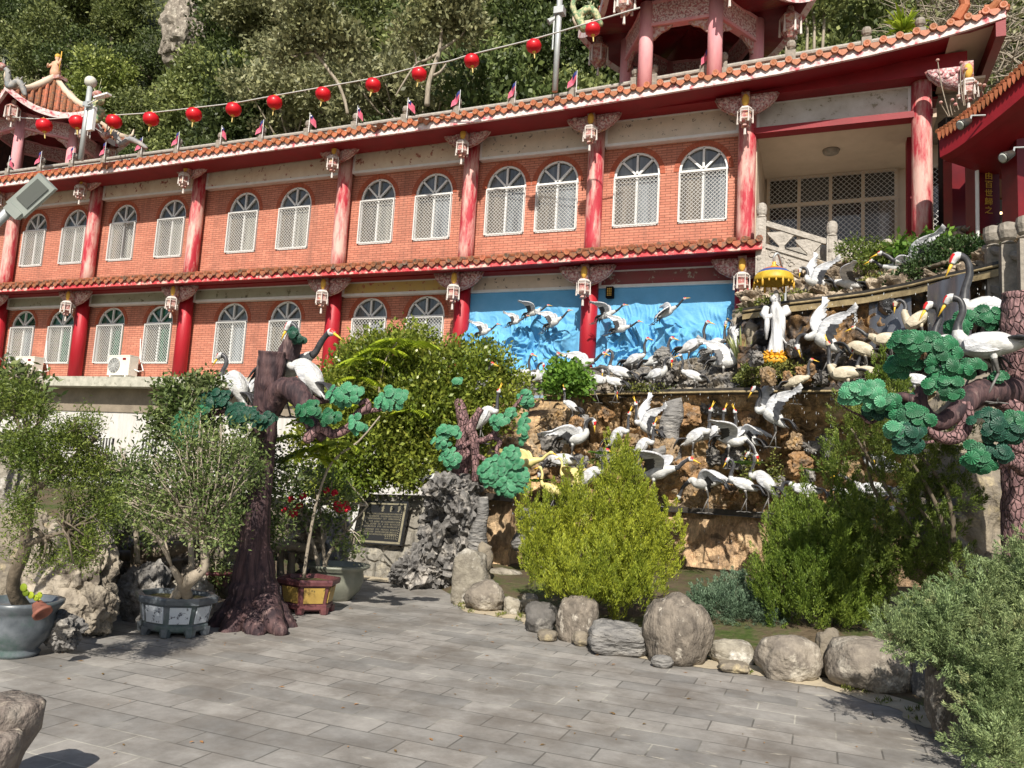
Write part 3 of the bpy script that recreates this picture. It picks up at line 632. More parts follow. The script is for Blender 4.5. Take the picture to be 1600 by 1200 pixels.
def rock_shape(mb, c, size, seed, sub=4, rough=.25, boxy=.35, mi=0, rot=0, pits=0, flat=.0, ridge=0):
    v, f = ICO[sub]; s = Vector((seed*7.3, seed*3.1, seed*1.7)); out = []; ca, sa = math.cos(rot), math.sin(rot)
    for p in v:
        q = p.copy(); m = max(abs(q.x), abs(q.y), abs(q.z)); q = q*(1-boxy)+q/m*boxy*.86
        d = 1+rough*(mn.noise(p*1.1+s)*1.3+.5*mn.noise(p*2.6+s)+.28*mn.noise(p*6+s))
        if not pits: h_, e_ = cell(p*1.5+s, 1.0); d += .1*(h_-.5)*min(1, e_*3.5)-.05*max(0, 1-e_*9)
        if ridge: d += ridge*math.sin(p.z*9+mn.noise(p*2+s)*5)*.5
        if pits:
            w = mn.noise(p*3.3+s); w2 = mn.noise(p*7.5+s); d -= pits*max(0, abs(w)*2.2-.25)*.6; d += pits*(.35-abs(w2))*.5+pits*.18*mn.noise(p*15+s)
        q *= d; x, y, z = q.x*size[0], q.y*size[1], q.z*size[2]
        z = max(z, -size[2]*(1-flat)) if flat else z
        out.append((c[0]+x*ca-y*sa, c[1]+x*sa+y*ca, c[2]+z))
    mb.add(out, f, mi)
GR_EDGE = 'boulders lining the edge of the paved terrace'
def boulder(px0, px1, pyb, pyt, mt, label, seed, rough=.25, boxy=.35, sub=4, name='boulder', group=GR_EDGE, y=None, depth=.8, dz=0, zb=0, ridge=0, sm=True, pits=0):
    """a rock spanning pixel columns px0..px1, base row pyb, top row pyt"""
    cx = (px0+px1)/2; b = atZ(cx, pyb, zb) if y is None else atY(cx, pyb, y)
    d = float((RM.T @ (np.array(b)-CAM))[2]*-1); w = (px1-px0)/FOC*d/2; h = (pyb-pyt)/FOC*d
    rx, ry, rz = w, w*depth, h*.56
    c = (0, 0, rz*.82); fwd = Vector((b.x, b.y, 0)).normalized(); loc = b+fwd*ry*.75
    mb = MB(); rock_shape(mb, c, (rx, ry, rz), seed, sub, rough, boxy, ridge=ridge, pits=pits, rot=.3)
    o = mb.build(name, RK[mt], smooth=sm, loc=(0, 0, 0)); o.location = loc
    return tag(o, label, 'rock', group)
BL = [(722,793,957,912,'grey','round olive-brown boulder at the left end of the curb, beside the path',1,.18,.2),
 (700,760,945,862,'pale','upright yellowish standing stone at the foot of the grey karst pile',2,.2,.5),
 (757,822,925,890,'pale','flat pale boulder resting above the round olive one',3,.2,.4),
 (785,815,962,935,'pale','small pale stone wedged right of the round olive boulder',4,.2,.4),
 (812,842,960,930,'pale','small pale wedge stone under the left end of the yellow-green conifer',5,.2,.3),
 (817,872,990,945,'dark','dark grey ribbed boulder left of the squarish streaked one',6,.22,.3),
 (838,872,1003,985,'tan','low tan stone at the foot of the dark ribbed boulder',7,.15,.3),
 (866,936,1005,938,'vein','squarish boulder with dark and pale streaks under the yellow-green conifer',8,.2,.45),
 (892,922,1011,988,'tan','small yellowish stone between the squarish and the long grey boulder',9,.15,.2),
 (914,1014,1027,978,'slab','long low blue-grey boulder with wavy folds',10,.2,.45),
 (1003,1113,1042,935,'vein','largest boulder of the curb, brown with pale mottling',11,.16,.22),
 (1017,1052,1045,1026,'slab','small smooth grey pebble in front of the veined boulder',12,.08,.0),
 (1106,1180,1040,1004,'pale','oblong grey boulder with pale lichen spots right of the veined one',13,.15,.4),
 (1120,1172,1053,1036,'tan','flat half-buried stone below the lichen-spotted boulder',14,.15,.3),
 (1181,1287,1066,1000,'grey','brown boulder splashed with white in the middle of the right-hand curb',15,.16,.12),
 (1272,1312,1058,985,'tan','narrow upright tan stone behind the white-splashed boulder',16,.18,.5),
 (1288,1438,1086,1006,'grey','broad smooth grey-brown boulder at the right of the curb',17,.12,.2),
 (1425,1470,1096,1035,'dark','dark stone in the shade under the juniper beside the broad boulder',18,.2,.4),
 (1450,1545,1165,1040,'vein','tall blotched boulder half hidden by the right juniper',19,.22,.5)]
for a, b, c, d, m, lab, s, r, bx in BL: boulder(a, b, c, d, m, lab, s, r, bx)

# grey karst pile with standing stones by the plaque
base = atZ(690, 912); kp = thing('karst_rockery', 'pitted dark grey karst rock pile right of the engraved plaque', 'rockery', base)
kd = 11.35
mb = MB(); random.seed(3)
for i, (px, py, w, h) in enumerate([(650,888,28,30),(690,890,38,32),(680,845,26,38),(712,840,34,42),(697,798,28,34),(728,800,24,36),(695,765,24,24),(682,815,18,28),(735,840,22,36),(628,898,14,16),(665,872,22,24),(712,875,32,32),(704,815,30,32),(662,904,26,14),(733,770,18,20),(686,778,16,22),(722,765,16,20)]):
    c = atD(px, py, kd+random.uniform(-.25, .35)); rock_shape(mb, c, (w/FOC*kd, .34, h/FOC*kd), i+40, 5 if w > 35 else 4, .35, .1, pits=.75)
mb.build('pitted_rock', RK['karst'], kp)
def standing(px, pyb, pyt, wpx, mt, label, seed, d=None, lean=0, zb=None, name='standing_stone', ridge=.06, y=None, base=None):
    b = base if base is not None else (atD(px, pyb, d) if d else atY(px, pyb, y))
    dd = float(-(RM.T @ (np.array(b)-CAM))[2]); h = (pyb-pyt)/FOC*dd; w = wpx/FOC*dd/2
    pts = []; rad = []; random.seed(seed)
    for i in range(15):
        t = i/14; pts.append(Vector((lean*t+.06*mn.noise(Vector((seed, t*3, 0))), .05*mn.noise(Vector((0, seed, t*3))), h*t-.05)))
        rad.append((w*(1.0-.35*t*t)*(1 if i < 13 else (.72 if i == 13 else .3))*(1+.25*mn.noise(Vector((seed*2, t*4, 1)))), w*.7))
    mb = MB(); mb.tube(pts, rad, 18)
    mb.v = [tuple(Vector(v)+Vector((1, 1, 0))*(.03*mn.noise(Vector(v)*5+Vector((seed, 0, 0)))+ridge*.5*mn.noise(Vector((v[0]*3, v[1]*3, v[2]*9))))) for v in mb.v]
    o = mb.build(name, RK[mt], smooth=True, loc=(0, 0, 0)); o.location = b; return tag(o, label, 'rock')
standing(746, 905, 772, 36, 'slab', 'tall smooth light grey standing stone at the right edge of the karst pile', 5, d=10.9)
standing(722, 800, 735, 30, 'dark', 'dark pointed stone on top of the karst pile', 6, d=11.6)
standing(757, 903, 845, 26, 'tan', 'brownish upright stone beside the foot of the tall grey standing stone', 8, d=10.75)

# ------------------------------------------------------------------ the crane cascade: three tiers of rock behind water troughs
T1 = [atZ(a, b, 1.24) for a, b in ((757, 775), (800, 779), (850, 783), (960, 790), (1068, 796), (1200, 805), (1330, 812), (1412, 817), (1500, 822))]
T1[0] = atD(757, 775, 12.6); T1[1] = atD(800, 779, 12.4)
T2 = [atZ(a, b, 3.3) for a, b in ((850, 617), (925, 615.5), (1000, 614), (1075, 612.5), (1150, 611), (1240, 610.5), (1310, 610), (1400, 611), (1500, 612))]
T3 = [atZ(a, b, 4.9) for a, b in ((1160, 487), (1195, 482), (1230, 475), (1290, 468), (1350, 460), (1420, 447), (1465, 436), (1510, 427), (1560, 415))]
def resample(L, n):
    d = [0]
    for a, b in zip(L, L[1:]): d.append(d[-1]+(b-a).length)
    out = []
    for t in np.linspace(0, d[-1], n): out.append(Vector([float(np.interp(t, d, [p[k] for p in L])) for k in range(3)]))
    return out
def cliff(name, bot, top, mats, nu, nv, amp, kind, label, prof=None, csc=1.9, strata=1):
    A, B = resample(bot, nu), resample(top, nu); mb = MB(); P = []
    for i in range(nu):
        row = []; k2 = min(i+1, nu-1); k1 = max(i-1, 0); tn = (A[k2]-A[k1]); tn.z = 0; tn.normalize(); nr = Vector((tn.y, -tn.x, 0))
        for j in range(nv):
            t = j/(nv-1); p = A[i].lerp(B[i], t)
            if prof: q = prof(t); p = Vector((A[i].x*(1-q)+B[i].x*q, A[i].y*(1-q)+B[i].y*q, p.z))
            h, e = cell(p+Vector((.3*mn.noise(p*2), 0, .3*mn.noise(p*2.3+Vector((5, 5, 5))))), csc, (1, 1, strata))
            h2, e2 = cell(p, csc*2.6, (1, 1, strata))
            d = amp*((h-.4)*min(1, e*5)+.42*(h2-.5)*min(1, e2*5)-.35*max(0, 1-e*9)+.22*mn.noise(p*9))
            f = min(1, t*9)*min(1, (1-t)*9); row.append(p+nr*(d*f)+Vector((0, 0, d*.35*f)))
        P.append(row)
    mb.grid(P); o = mb.build(name, mats, loc=(0, 0, 0)); return tag(o, label, 'rock wall' if kind == 'thing' else None, kind=None if kind == 'thing' else kind)
# wet iron-stained rock face
def stained(name, cols, sc=2.2, rough=.4, gl=.5, sx=(1, 1, .45)):
    m = bpy.data.materials.new(name); m.use_nodes = True; n, l, p = nodes(m); tc = n.new('ShaderNodeTexCoord')
    mp = n.new('ShaderNodeMapping'); mp.inputs['Scale'].default_value = sx; l.new(tc.outputs['Object'], mp.inputs[0])
    t = n.new('ShaderNodeTexNoise'); t.inputs['Scale'].default_value = sc; t.inputs['Detail'].default_value = 9; t.inputs['Roughness'].default_value = .68; l.new(mp.outputs[0], t.inputs['Vector'])
    r = n.new('ShaderNodeValToRGB'); cr = r.color_ramp
    for i, (pos, c) in enumerate(cols):
        e = cr.elements[i] if i < 2 else cr.elements.new(pos)
        e.position = pos; e.color = tuple(c)+(1,)
    l.new(t.outputs[0], r.inputs[0])
    v = n.new('ShaderNodeTexVoronoi'); v.inputs['Scale'].default_value = 3.2; l.new(tc.outputs['Object'], v.inputs['Vector'])
    hs = n.new('ShaderNodeHueSaturation'); mr = n.new('ShaderNodeMapRange'); sx_ = n.new('ShaderNodeSeparateColor'); l.new(v.outputs['Color'], sx_.inputs[0]); l.new(sx_.outputs[0], mr.inputs[0])
    mr.inputs[3].default_value = .55; mr.inputs[4].default_value = 1.35; l.new(mr.outputs[0], hs.inputs['Value']); l.new(r.outputs[0], hs.inputs['Color']); l.new(hs.outputs[0], p.inputs['Base Color'])
    tf = n.new('ShaderNodeTexNoise'); tf.inputs['Scale'].default_value = 9; tf.inputs['Detail'].default_value = 10; tf.inputs['Roughness'].default_value = .75; mpf = n.new('ShaderNodeMapping'); mpf.inputs['Scale'].default_value = (1.6, 1.6, .5); l.new(tc.outputs['Object'], mpf.inputs[0]); l.new(mpf.outputs[0], tf.inputs['Vector'])
    mf = n.new('ShaderNodeMapRange'); mf.inputs[1].default_value = .35; mf.inputs[2].default_value = .65; mf.inputs[3].default_value = .4; mf.inputs[4].default_value = 1.5; l.new(tf.outputs[0], mf.inputs[0]); h2 = n.new('ShaderNodeHueSaturation'); l.new(hs.outputs[0], h2.inputs['Color']); l.new(mf.outputs[0], h2.inputs['Value']); l.new(h2.outputs[0], p.inputs['Base Color'])
    p.inputs['Roughness'].default_value = rough; p.inputs['Specular IOR Level'].default_value = gl
    t2 = n.new('ShaderNodeTexNoise'); t2.inputs['Scale'].default_value = 13; t2.inputs['Detail'].default_value = 8; t2.inputs['Roughness'].default_value = .7; l.new(tc.outputs['Object'], t2.inputs['Vector'])
    b = n.new('ShaderNodeBump'); b.inputs['Strength'].default_value = 1; b.inputs['Distance'].default_value = .05; l.new(t2.outputs[0], b.inputs['Height']); l.new(b.outputs[0], p.inputs['Normal']); return m
MT['wet1'] = stained('wet_orange_brown_rock', [(.32, (.06, .045, .03)), (.7, (.66, .5, .3)), (.41, (.3, .2, .11)), (.5, (.55, .37, .19)), (.58, (.4, .31, .21))])
MT['wet0'] = stained('orange_retaining_stone', [(.3, (.1, .075, .055)), (.75, (.55, .4, .25)), (.44, (.46, .3, .17)), (.58, (.5, .35, .2))], sc=1.6, rough=.6, sx=(1, 1, 1))
MT['wet3'] = stained('dark_wet_rock', [(.3, (.015, .015, .016)), (.74, (.42, .24, .08)), (.46, (.07, .07, .075)), (.58, (.22, .13, .06))], sc=1.7)
T1b = [p+Vector((p.x, p.y, 0)).normalized()*.12 for p in T1]
T1g = [Vector((p.x, p.y, .02))-Vector((p.x, p.y, 0)).normalized()*.05 for p in T1]
T2f = [p+Vector((p.x, p.y, 0)).normalized()*.1 for p in T2]
cliff('cascade_rock_face', T1g, [p+Vector((0, 0, -.06)) for p in T1b], MT['wet0'], 300, 40, .09, 'thing', 'low orange-stained stone wall below the lowest water trough', csc=1.5)
T1c = [Vector((p.x, p.y, 1.2)) for p in T1b]; T1c[0] += Vector((-.3, 0, 0))
TT = list(T2f)
TT[0] = T2f[0]+Vector((-1.2, .6, 0))
TT = [T2f[0]+Vector((-1.3, .5, 0))]+T2f
c2 = cliff('cascade_rock_face', T1c, [p+Vector((0, 0, -.05)) for p in TT], MT['wet1'], 560, 190, .36, 'thing', 'broad wet brown rock face of the middle tier where most white cranes stand', prof=lambda t: .5*t+.5*t**1.5, csc=2.3, strata=.9)
T2c = [Vector((p.x, p.y, 3.26)) for p in T2f[4:]]
c3 = cliff('cascade_rock_face', T2c, [p+Vector((0, 0, -.05))+Vector((p.x, p.y, 0)).normalized()*.12 for p in T3], MT['wet3'], 260, 110, .3, 'thing', 'dark wet rock face of the top tier under the plastic sheeting', prof=lambda t: .55*t+.45*t**2, csc=2)
# rocky shelf under the blue relief
MT['shelf'] = stained('grey_tan_piled_rock', [(.3, (.05, .05, .05)), (.74, (.42, .36, .27)), (.45, (.16, .155, .15)), (.6, (.32, .27, .2))], sc=1.8, rough=.8, gl=.3, sx=(1, 1, 1))
back = [Vector((-9.6, 17.3, 4.0)), Vector((-7.5, 17.4, 4.15)), Vector((-5.1, 17.4, 4.3)), Vector((-3.5, 17.4, 4.4)), Vector((-1.8, 17.3, 4.6)), Vector((-1.0, 16.9, 4.9)), Vector((-.3, 16.5, 5.0))]
front = [T2f[0]+Vector((-1.6, .3, 0)), T2f[0]+Vector((-.7, .1, 0))]+T2f[:5]
cliff('rock_shelf', front, back, MT['shelf'], 330, 110, .3, 'thing', 'shelf of grey and tan piled rocks at the foot of the blue relief wall', csc=2.2)
MT['tanrock'] = stained('tan_piled_karst', [(.3, (.06, .045, .03)), (.74, (.62, .53, .4)), (.44, (.28, .22, .16)), (.56, (.48, .4, .3))], sc=2.6, rough=.9, gl=.2, sx=(1, 1, 1))
up = [Vector((-1.7, 17.5, 5.9)), Vector((-.5, 17.3, 6.45)), Vector((.6, 17.2, 6.6)), Vector((1.6, 16.9, 6.8)), Vector((2.3, 16.2, 6.8)), Vector((3.2, 15.2, 6.6)), Vector((4.2, 14.0, 6.3))]
cliff('rock_shelf', [Vector((p.x, p.y, 4.9))+Vector((p.x, p.y, 0)).normalized()*.1 for p in T3], up, MT['tanrock'], 330, 110, .34, 'thing', 'tan pitted rocks piled up behind the highest trough below the stair balustrade', csc=2.6)
mb = MB(); Q = [Vector((-1.9, 17.5, 3.6)), Vector((-1.55, 15.6, 3.6)), T3[0]+Vector((-.2, 0, 0))]
# fill between shelf and top tier, left of the statue
cliff('rock_shelf', [Vector((-1.9, 14.6, 3.3)), Vector((-.6, 14.1, 3.35)), Vector((.2, 13.6, 3.4))], [Vector((-1.75, 16.6, 5.4)), Vector((-1.2, 15.9, 5.3)), Vector((-.4, 14.6, 4.85))], MT['shelf'], 110, 90, .22, 'thing', 'grey rocks stacked behind the white robed statue', csc=2.4)

# troughs: dark channel with a pale pipe on the lip
MT['blackmetal'] = mat('wet_black_gutter', (.03, .028, .025), (.06, .05, .04), sc=12, rough=.35)
MT['pipe'] = mat('stained_yellow_pipe', (.42, .33, .18), (.2, .15, .08), sc=7, rough=.5)
for T, lab, k in ((T1, 'long dark water gutter of the lowest cascade tier', 0), (T2, 'long dark water gutter with a pale pipe across the middle cascade tier', 1), (T3, 'slanting water gutter of the highest cascade tier with a wooden lip', 2)):
    g = thing('water_gutter', lab, 'gutter', T[len(T)//2]); L = resample(T, 40)
    mb = MB(); pr = [(-.06, -.05), (-.06, .05), (-.045, .05), (-.045, -.03), (.12, -.03), (.12, .05), (.14, .05), (.14, -.05)]
    mb.grid([[p+Vector((p.x, p.y, 0)).normalized()*a+Vector((0, 0, b)) for a, b in pr] for p in L], close=True); mb.build('channel', MT['blackmetal'], g)
    mb = MB(); mb.tube([p-Vector((p.x, p.y, 0)).normalized()*.085+Vector((0, 0, -.02)) for p in L], .02, 7)
    if k: mb.build('pipe', MT['pipe'], g, True)
    if k == 2:
        mb = MB(); mb.grid([[p-Vector((p.x, p.y, 0)).normalized()*.07+Vector((0, 0, -.06)), p-Vector((p.x, p.y, 0)).normalized()*.07+Vector((0, 0, -.16)), p-Vector((p.x, p.y, 0)).normalized()*.04+Vector((0, 0, -.16))] for p in L]); mb.build('board', MT['pipe'], g)
# plastic sheets hanging at the top tier
MT['sheet'] = mat('grey_plastic_sheet', (.16, .17, .2), (.07, .075, .085), sc=2, lo=.3, hi=.7, stretch=(2, 2, .5), rough=.18, spec=.7)
for (a, b, ta, tb, bt, lab) in ((1357, 1422, 470, 458, 548, 'pale reflective plastic sheet hanging behind the standing crane'), (1447, 1512, 450, 428, 575, 'dark blue-grey plastic sheet hanging at the right end of the top tier')):
    P0 = [T3[0].lerp(T3[0], 0)]; mb = MB(); top = []
    for k in range(9):
        px = a+(b-a)*k/8; py = ta+(tb-ta)*k/8; top.append(atZ(px, py, 4.82)-Vector((0, .14, 0)))
    H = (bt-tb)/FOC*12.3; P = []
    for j in range(9):
        P.append([p+Vector((0, -.12*j/8+.03*math.sin(i*1.9+j*.6), -H*j/8)) for i, p in enumerate(top)])
    P2 = [[p+Vector((0, .006, 0)) for p in r] for r in P]
    mb.grid(P); mb.grid([r[::-1] for r in P2]); o = mb.build('plastic_sheet', MT['sheet'], smooth=True, loc=top[4]); tag(o, lab, 'sheet')
# loose stones on the ledges
random.seed(21)
def near_words(px, py, d):
    L = [(758,520,'the blue relief'),(890,590,'the green shrub'),(960,600,'the curled-neck crane'),(1010,575,'the dark rock mound'),(1060,575,'the tan rock heap'),(1130,590,'the bowing winged crane'),(1160,575,'the reed clump'),(880,665,'the short rounded stone'),(899,700,'the preening half-winged crane'),(965,690,'the sky-calling crane'),(1000,700,'the narrow upright crane'),(1046,670,'the tall ridged stone'),(1087,700,'the black-tailed calling crane'),(1143,700,'the wide-winged crane'),(1209,670,'the big winged crane'),(1163,750,'the crane pair by the fern'),(1102,760,'the probing crane'),(1026,740,'the crane by the conifer tip'),(880,735,'the yellow egrets'),(1259,750,'the folded-over crane'),(1330,770,'the head-down crane'),(1290,690,'the right end of the gutter'),(1211,560,'the lotus base'),(1289,550,'the large raised-wing crane'),(1348,545,'the stooping cream crane'),(1321,590,'the upward-calling cream crane'),(1435,520,'the hanging cream crane'),(1244,596,'the crouching mottled crane')]
    return min(L, key=lambda q: (q[0]-px)**2+(q[1]-py)**2)
RLB = set()
def strew(name, pts, mts, sizes, label, group, seed):
    """distinct loose rocks set on the tiers"""
    for i, (px, py, d, w) in enumerate(pts):
        c = atD(px, py, d); mb = MB(); s = w/FOC*d/2*.8; rock_shape(mb, (0, 0, 0), (s, s*.6, s*random.uniform(.65, 1.0)), seed+i, 4, .4, .3, rot=random.uniform(0, 6), pits=.35)
        o = mb.build(name, RK[mts[i % len(mts)]], loc=(0, 0, 0)); o.location = c; w_ = near_words(px, py, d); q_ = ('above' if py < w_[1] else 'below')+(' and left of ' if px < w_[0]-8 else ' and right of ' if px > w_[0]+8 else ' ')+w_[2]; szw = ('small ' if w < 38 else 'large ' if w > 50 else 'middling ')+dict(karst='grey pitted', brown='brown', orange='ochre', dark='dark', karst_pale='tan pitted', slab='ridged grey')[mts[i % len(mts)]]
        lb_ = '%s %s %s' % (szw, label, q_); lb_ += ' (lower one)' if lb_ in RLB else ''; RLB.add(lb_); tag(o, lb_, 'rock', group)
strew('rock', [(a+random.uniform(-6, 6), b+random.uniform(-3, 3), 14.6, random.uniform(20, 50)) for a, b in [(1010,585),(1040,592),(1060,580),(1105,560),(1075,600),(1000,600),(950,605),(1120,585),(1135,600),(905,600),(865,604),(1035,555),(1050,570),(1100,590),(985,592),(830,600)]], ['karst', 'dark', 'karst_pale', 'slab'], 0, 'jagged heap rock', 'loose rocks below the blue relief', 100)
strew('rock', [(a, b, d, w) for a, b, d, w in [(870,655,13.4,60),(900,665,13.4,40),(860,690,13.2,50),(905,725,12.9,40),(955,702,13.2,50),(1035,705,13,60),(1080,735,12.8,60),(1115,715,13.1,50),(1150,715,13.1,55),(1215,675,13.2,60),(1240,690,13.1,40),(1250,725,12.9,50),(1265,745,12.7,40),(1210,760,12.6,50),(1140,770,12.6,50),(1085,775,12.5,45),(875,745,12.7,45),(945,715,12.9,45),(1290,700,13,50),(1010,700,13.2,40),(990,655,13.6,40),(1075,650,13.6,50),(1230,650,13.5,45),(1275,660,13.5,55),(1195,640,13.5,46),(1245,632,13.7,40),(1170,655,13.4,40),(1120,640,13.7,44),(1100,630,13.8,36),(945,650,13.7,44),(985,690,13.3,36),(1190,700,13.0,44),(1270,700,12.9,40),(855,720,12.9,40),(1290,780,12.5,50),(1330,740,12.8,50)]], ['brown', 'orange', 'dark', 'karst', 'orange'], 0, 'wet tier stone', 'loose rocks on the middle cascade tier', 200)
strew('rock', [(a, b, 12.9+(540-b)*.01, w) for a, b, w in [(1240,545,40),(1200,590,50),(1260,585,55),(1280,590,40),(1300,500,50),(1330,495,40),(1230,590,30),(1310,560,45),(1350,570,45),(1380,590,40),(1370,560,40),(1420,530,50),(1180,560,40)]], ['karst', 'brown', 'orange', 'dark'], 0, 'mottled ledge stone', 'loose rocks by the white statue', 300)
standing(1046, 724, 620, 46, 'slab', 'tall dark grey ridged standing stone in the middle of the cranes', 11, d=13.2)
standing(909, 682, 643, 27, 'slab', 'short rounded grey standing stone behind the crane pair at left of the middle tier', 12, d=13.6)
standing(1025, 735, 692, 40, 'slab', 'squat grey ridged stone left of the tall dark standing stone', 13, d=12.9)
standing(1251, 548, 492, 44, 'pale', 'pale grey pointed stone right of the white robed statue', 14, d=13.6)
standing(1176, 560, 500, 28, 'tan', 'brown weathered upright stone left of the white robed statue', 15, d=13.9)
standing(815, 850, 790, 34, 'slab', 'blue-grey leaning slab against the wall behind the yellow-green conifer', 16, d=11.9, lean=.1)
# ------------------------------------------------------------------ concrete cranes
MT['cr_white'] = mat('white_enamelled_concrete', (.74, .74, .73), (.5, .5, .48), sc=9, lo=.3, hi=.55, rough=.4, bump=.35, bsc=22)
MT['cr_cream'] = mat('yellowed_enamelled_concrete', (.66, .6, .46), (.42, .36, .26), sc=8, lo=.3, hi=.65, rough=.5, bump=.35, bsc=22)
MT['cr_black'] = mat('black_feather_paint', (.03, .03, .033), (.07, .07, .075), sc=14, rough=.4)
MT['cr_red'] = mat('red_crown_paint', (.62, .03, .03), rough=.4)
MT['cr_beak'] = mat('yellow_beak_paint', (.8, .5, .05), rough=.4)
MT['cr_leg'] = mat('dark_leg_paint', (.1, .095, .09), (.2, .19, .18), sc=20, rough=.5)
MT['cr_yellow'] = mat('pale_yellow_egret_paint', (.72, .62, .26), (.6, .5, .2), sc=7, rough=.45)
MT['feather'] = mat('white_feather_relief', (.74, .74, .75), (.46, .47, .49), sc=7, lo=.38, hi=.58, rough=.45, bump=.5, bsc=26, stretch=(1, 1, 2.5))
def spline(P, n):
    P = [Vector(p) for p in P]; out = []; k = len(P)
    for i in range(n):
        t = i/(n-1)*(k-1); a = min(int(t), k-2); f = t-a
        p0, p1, p2, p3 = P[max(a-1, 0)], P[a], P[a+1], P[min(a+2, k-1)]
        out.append(.5*((2*p1)+(p2-p0)*f+(2*p0-5*p1+4*p2-p3)*f*f+(3*p1-p0-3*p2+p3)*f**3))
    return out
H0 = .55
def crane_body(neck, tilt=0, white=True):
    """neck: control points from the breast to the crown of the head (x forward, z up)"""
    ct, st = math.cos(tilt), math.sin(tilt)
    core = [(-.30, 0, -.05), (-.2, 0, -.03), (-.08, 0, 0), (.06, 0, .01), (.16, 0, .03)]
    core = [(x*ct-z*st, 0, x*st+z*ct+H0) for x, y, z in core]
    rb = [(.025, .02), (.085, .075), (.125, .12), (.125, .125), (.09, .09)]
    nk = [(p[0], p[1], p[2]+H0) for p in neck]; k = len(nk)
    rn = [(.062, .062)]+[(.038-.012*i/(k-3), .038-.012*i/(k-3)) for i in range(k-3)]+[(.04, .046), (.026, .026)]
    P = core+nk; Rr = rb+rn; n = 46
    S = spline(P, n); RR = spline([(a, b, 0) for a, b in Rr], n); nc = len(core)/(len(P)-1)
    s0 = (len(core)+.5)/(len(P)-1); s1 = (len(P)-2.35)/(len(P)-1)
    def mf(t, a):
        if t < s0: return 0
        if t < s1: return 1 if not (.15 < a < .35) else 0
        if t > s1+.035 and (.05 < a < .45): return 2
        return 0
    mb = MB(); mb.tube(S, [(max(r.x, .01), max(r.y, .01)) for r in RR], 14, mfun=mf)
    return mb, S[-1], (S[-1]-S[-5]).normalized(), Vector(core[0]), (ct, st)
def wing_mesh(side, span, chord, L=.62, W=.30, camber=.08, nu=19, root=(.12, .07, .08), tilt=0, black=True):
    mb = MB(); s = Vector((span[0], span[1]*side, span[2])).normalized(); c = Vector((chord[0], chord[1]*side, chord[2])).normalized()
    c = (c-s*c.dot(s)).normalized(); nrm_ = s.cross(c)*side; r0 = Vector((root[0], root[1]*side, root[2]+H0)); P = []; P2 = []
    for i in range(nu):
        u = i/(nu-1); row = []; row2 = []
        jag = .035*(i % 2)
        w = W*(1-.15*u)*(1 if u < .85 else 1-.6*((u-.85)/.15)**1.5)+jag
        sweep = -.10*math.sin(u*PI)*W/.3+.18*u*u
        lead = r0+s*(L*u)+c*(sweep)+nrm_*(camber*math.sin(u*PI*.8))
        for j in range(7):
            v = j/6; th = .02*(1-v)*(1-.5*u)+.004
            p = lead+c*(w*v)+nrm_*(-camber*.8*v*v)+s*(.22*u*v*v)
            row.append(p+nrm_*th); row2.append(p-nrm_*th)
        P.append(row+row2[::-1])
    mb.grid(P, (lambda i, j: (1 if ((j in (4, 5, 6, 7, 8, 9)) and i < nu*.42) or (j in (5, 6, 7, 8) and False) else 0)) if black else 0, close=True)
    mb.add(P[-1], [tuple(range(14))]); mb.add(P[0], [tuple(range(14))[::-1]])
    return mb
def folded_wing(side, tilt=0, sc=1):
    mb = MB(); ct, st = math.cos(tilt), math.sin(tilt); P = []
    for i in range(13):
        u = i/12; x = .19-.52*u; w = .105*math.sin(min(1, u*1.15+.12)*PI)**.6+.006; z0 = .03-.05*u; row = []
        for j in range(9):
            a = -.62*PI/2+j/8*PI*.95
            y = (.088+.052*math.sin(min(1, u+.25)*PI)*math.cos(a*.8)+.006*((i+j) % 2))*(1-.55*u*u); z = z0+w*math.sin(a)*1.0
            row.append((x*ct-z*st, y*side, x*st+z*ct+H0))
        P.append(row)
    mb.grid(P if side > 0 else [r[::-1] for r in P])
    Q = [[(x, y*.45, z) for x, y, z in r] for r in P]; mb.grid(Q if side < 0 else [r[::-1] for r in Q])
    return mb
def leg_mesh(a, knee, foot):
    mb = MB(); mb.tube([a, Vector(a).lerp(Vector(knee), .35), knee], [.05, .026, .013], 8, mfun=lambda t, q: 0 if t < .45 else 1)
    mb.tube([knee, foot], [.012, .011], 6, 1)
    for ang in (-.5, 0, .5, PI): mb.tube([foot, (foot[0]+.09*math.cos(ang), foot[1]+.09*math.sin(ang), foot[2]-.012)], [.011, .006], 5, 1)
    return mb
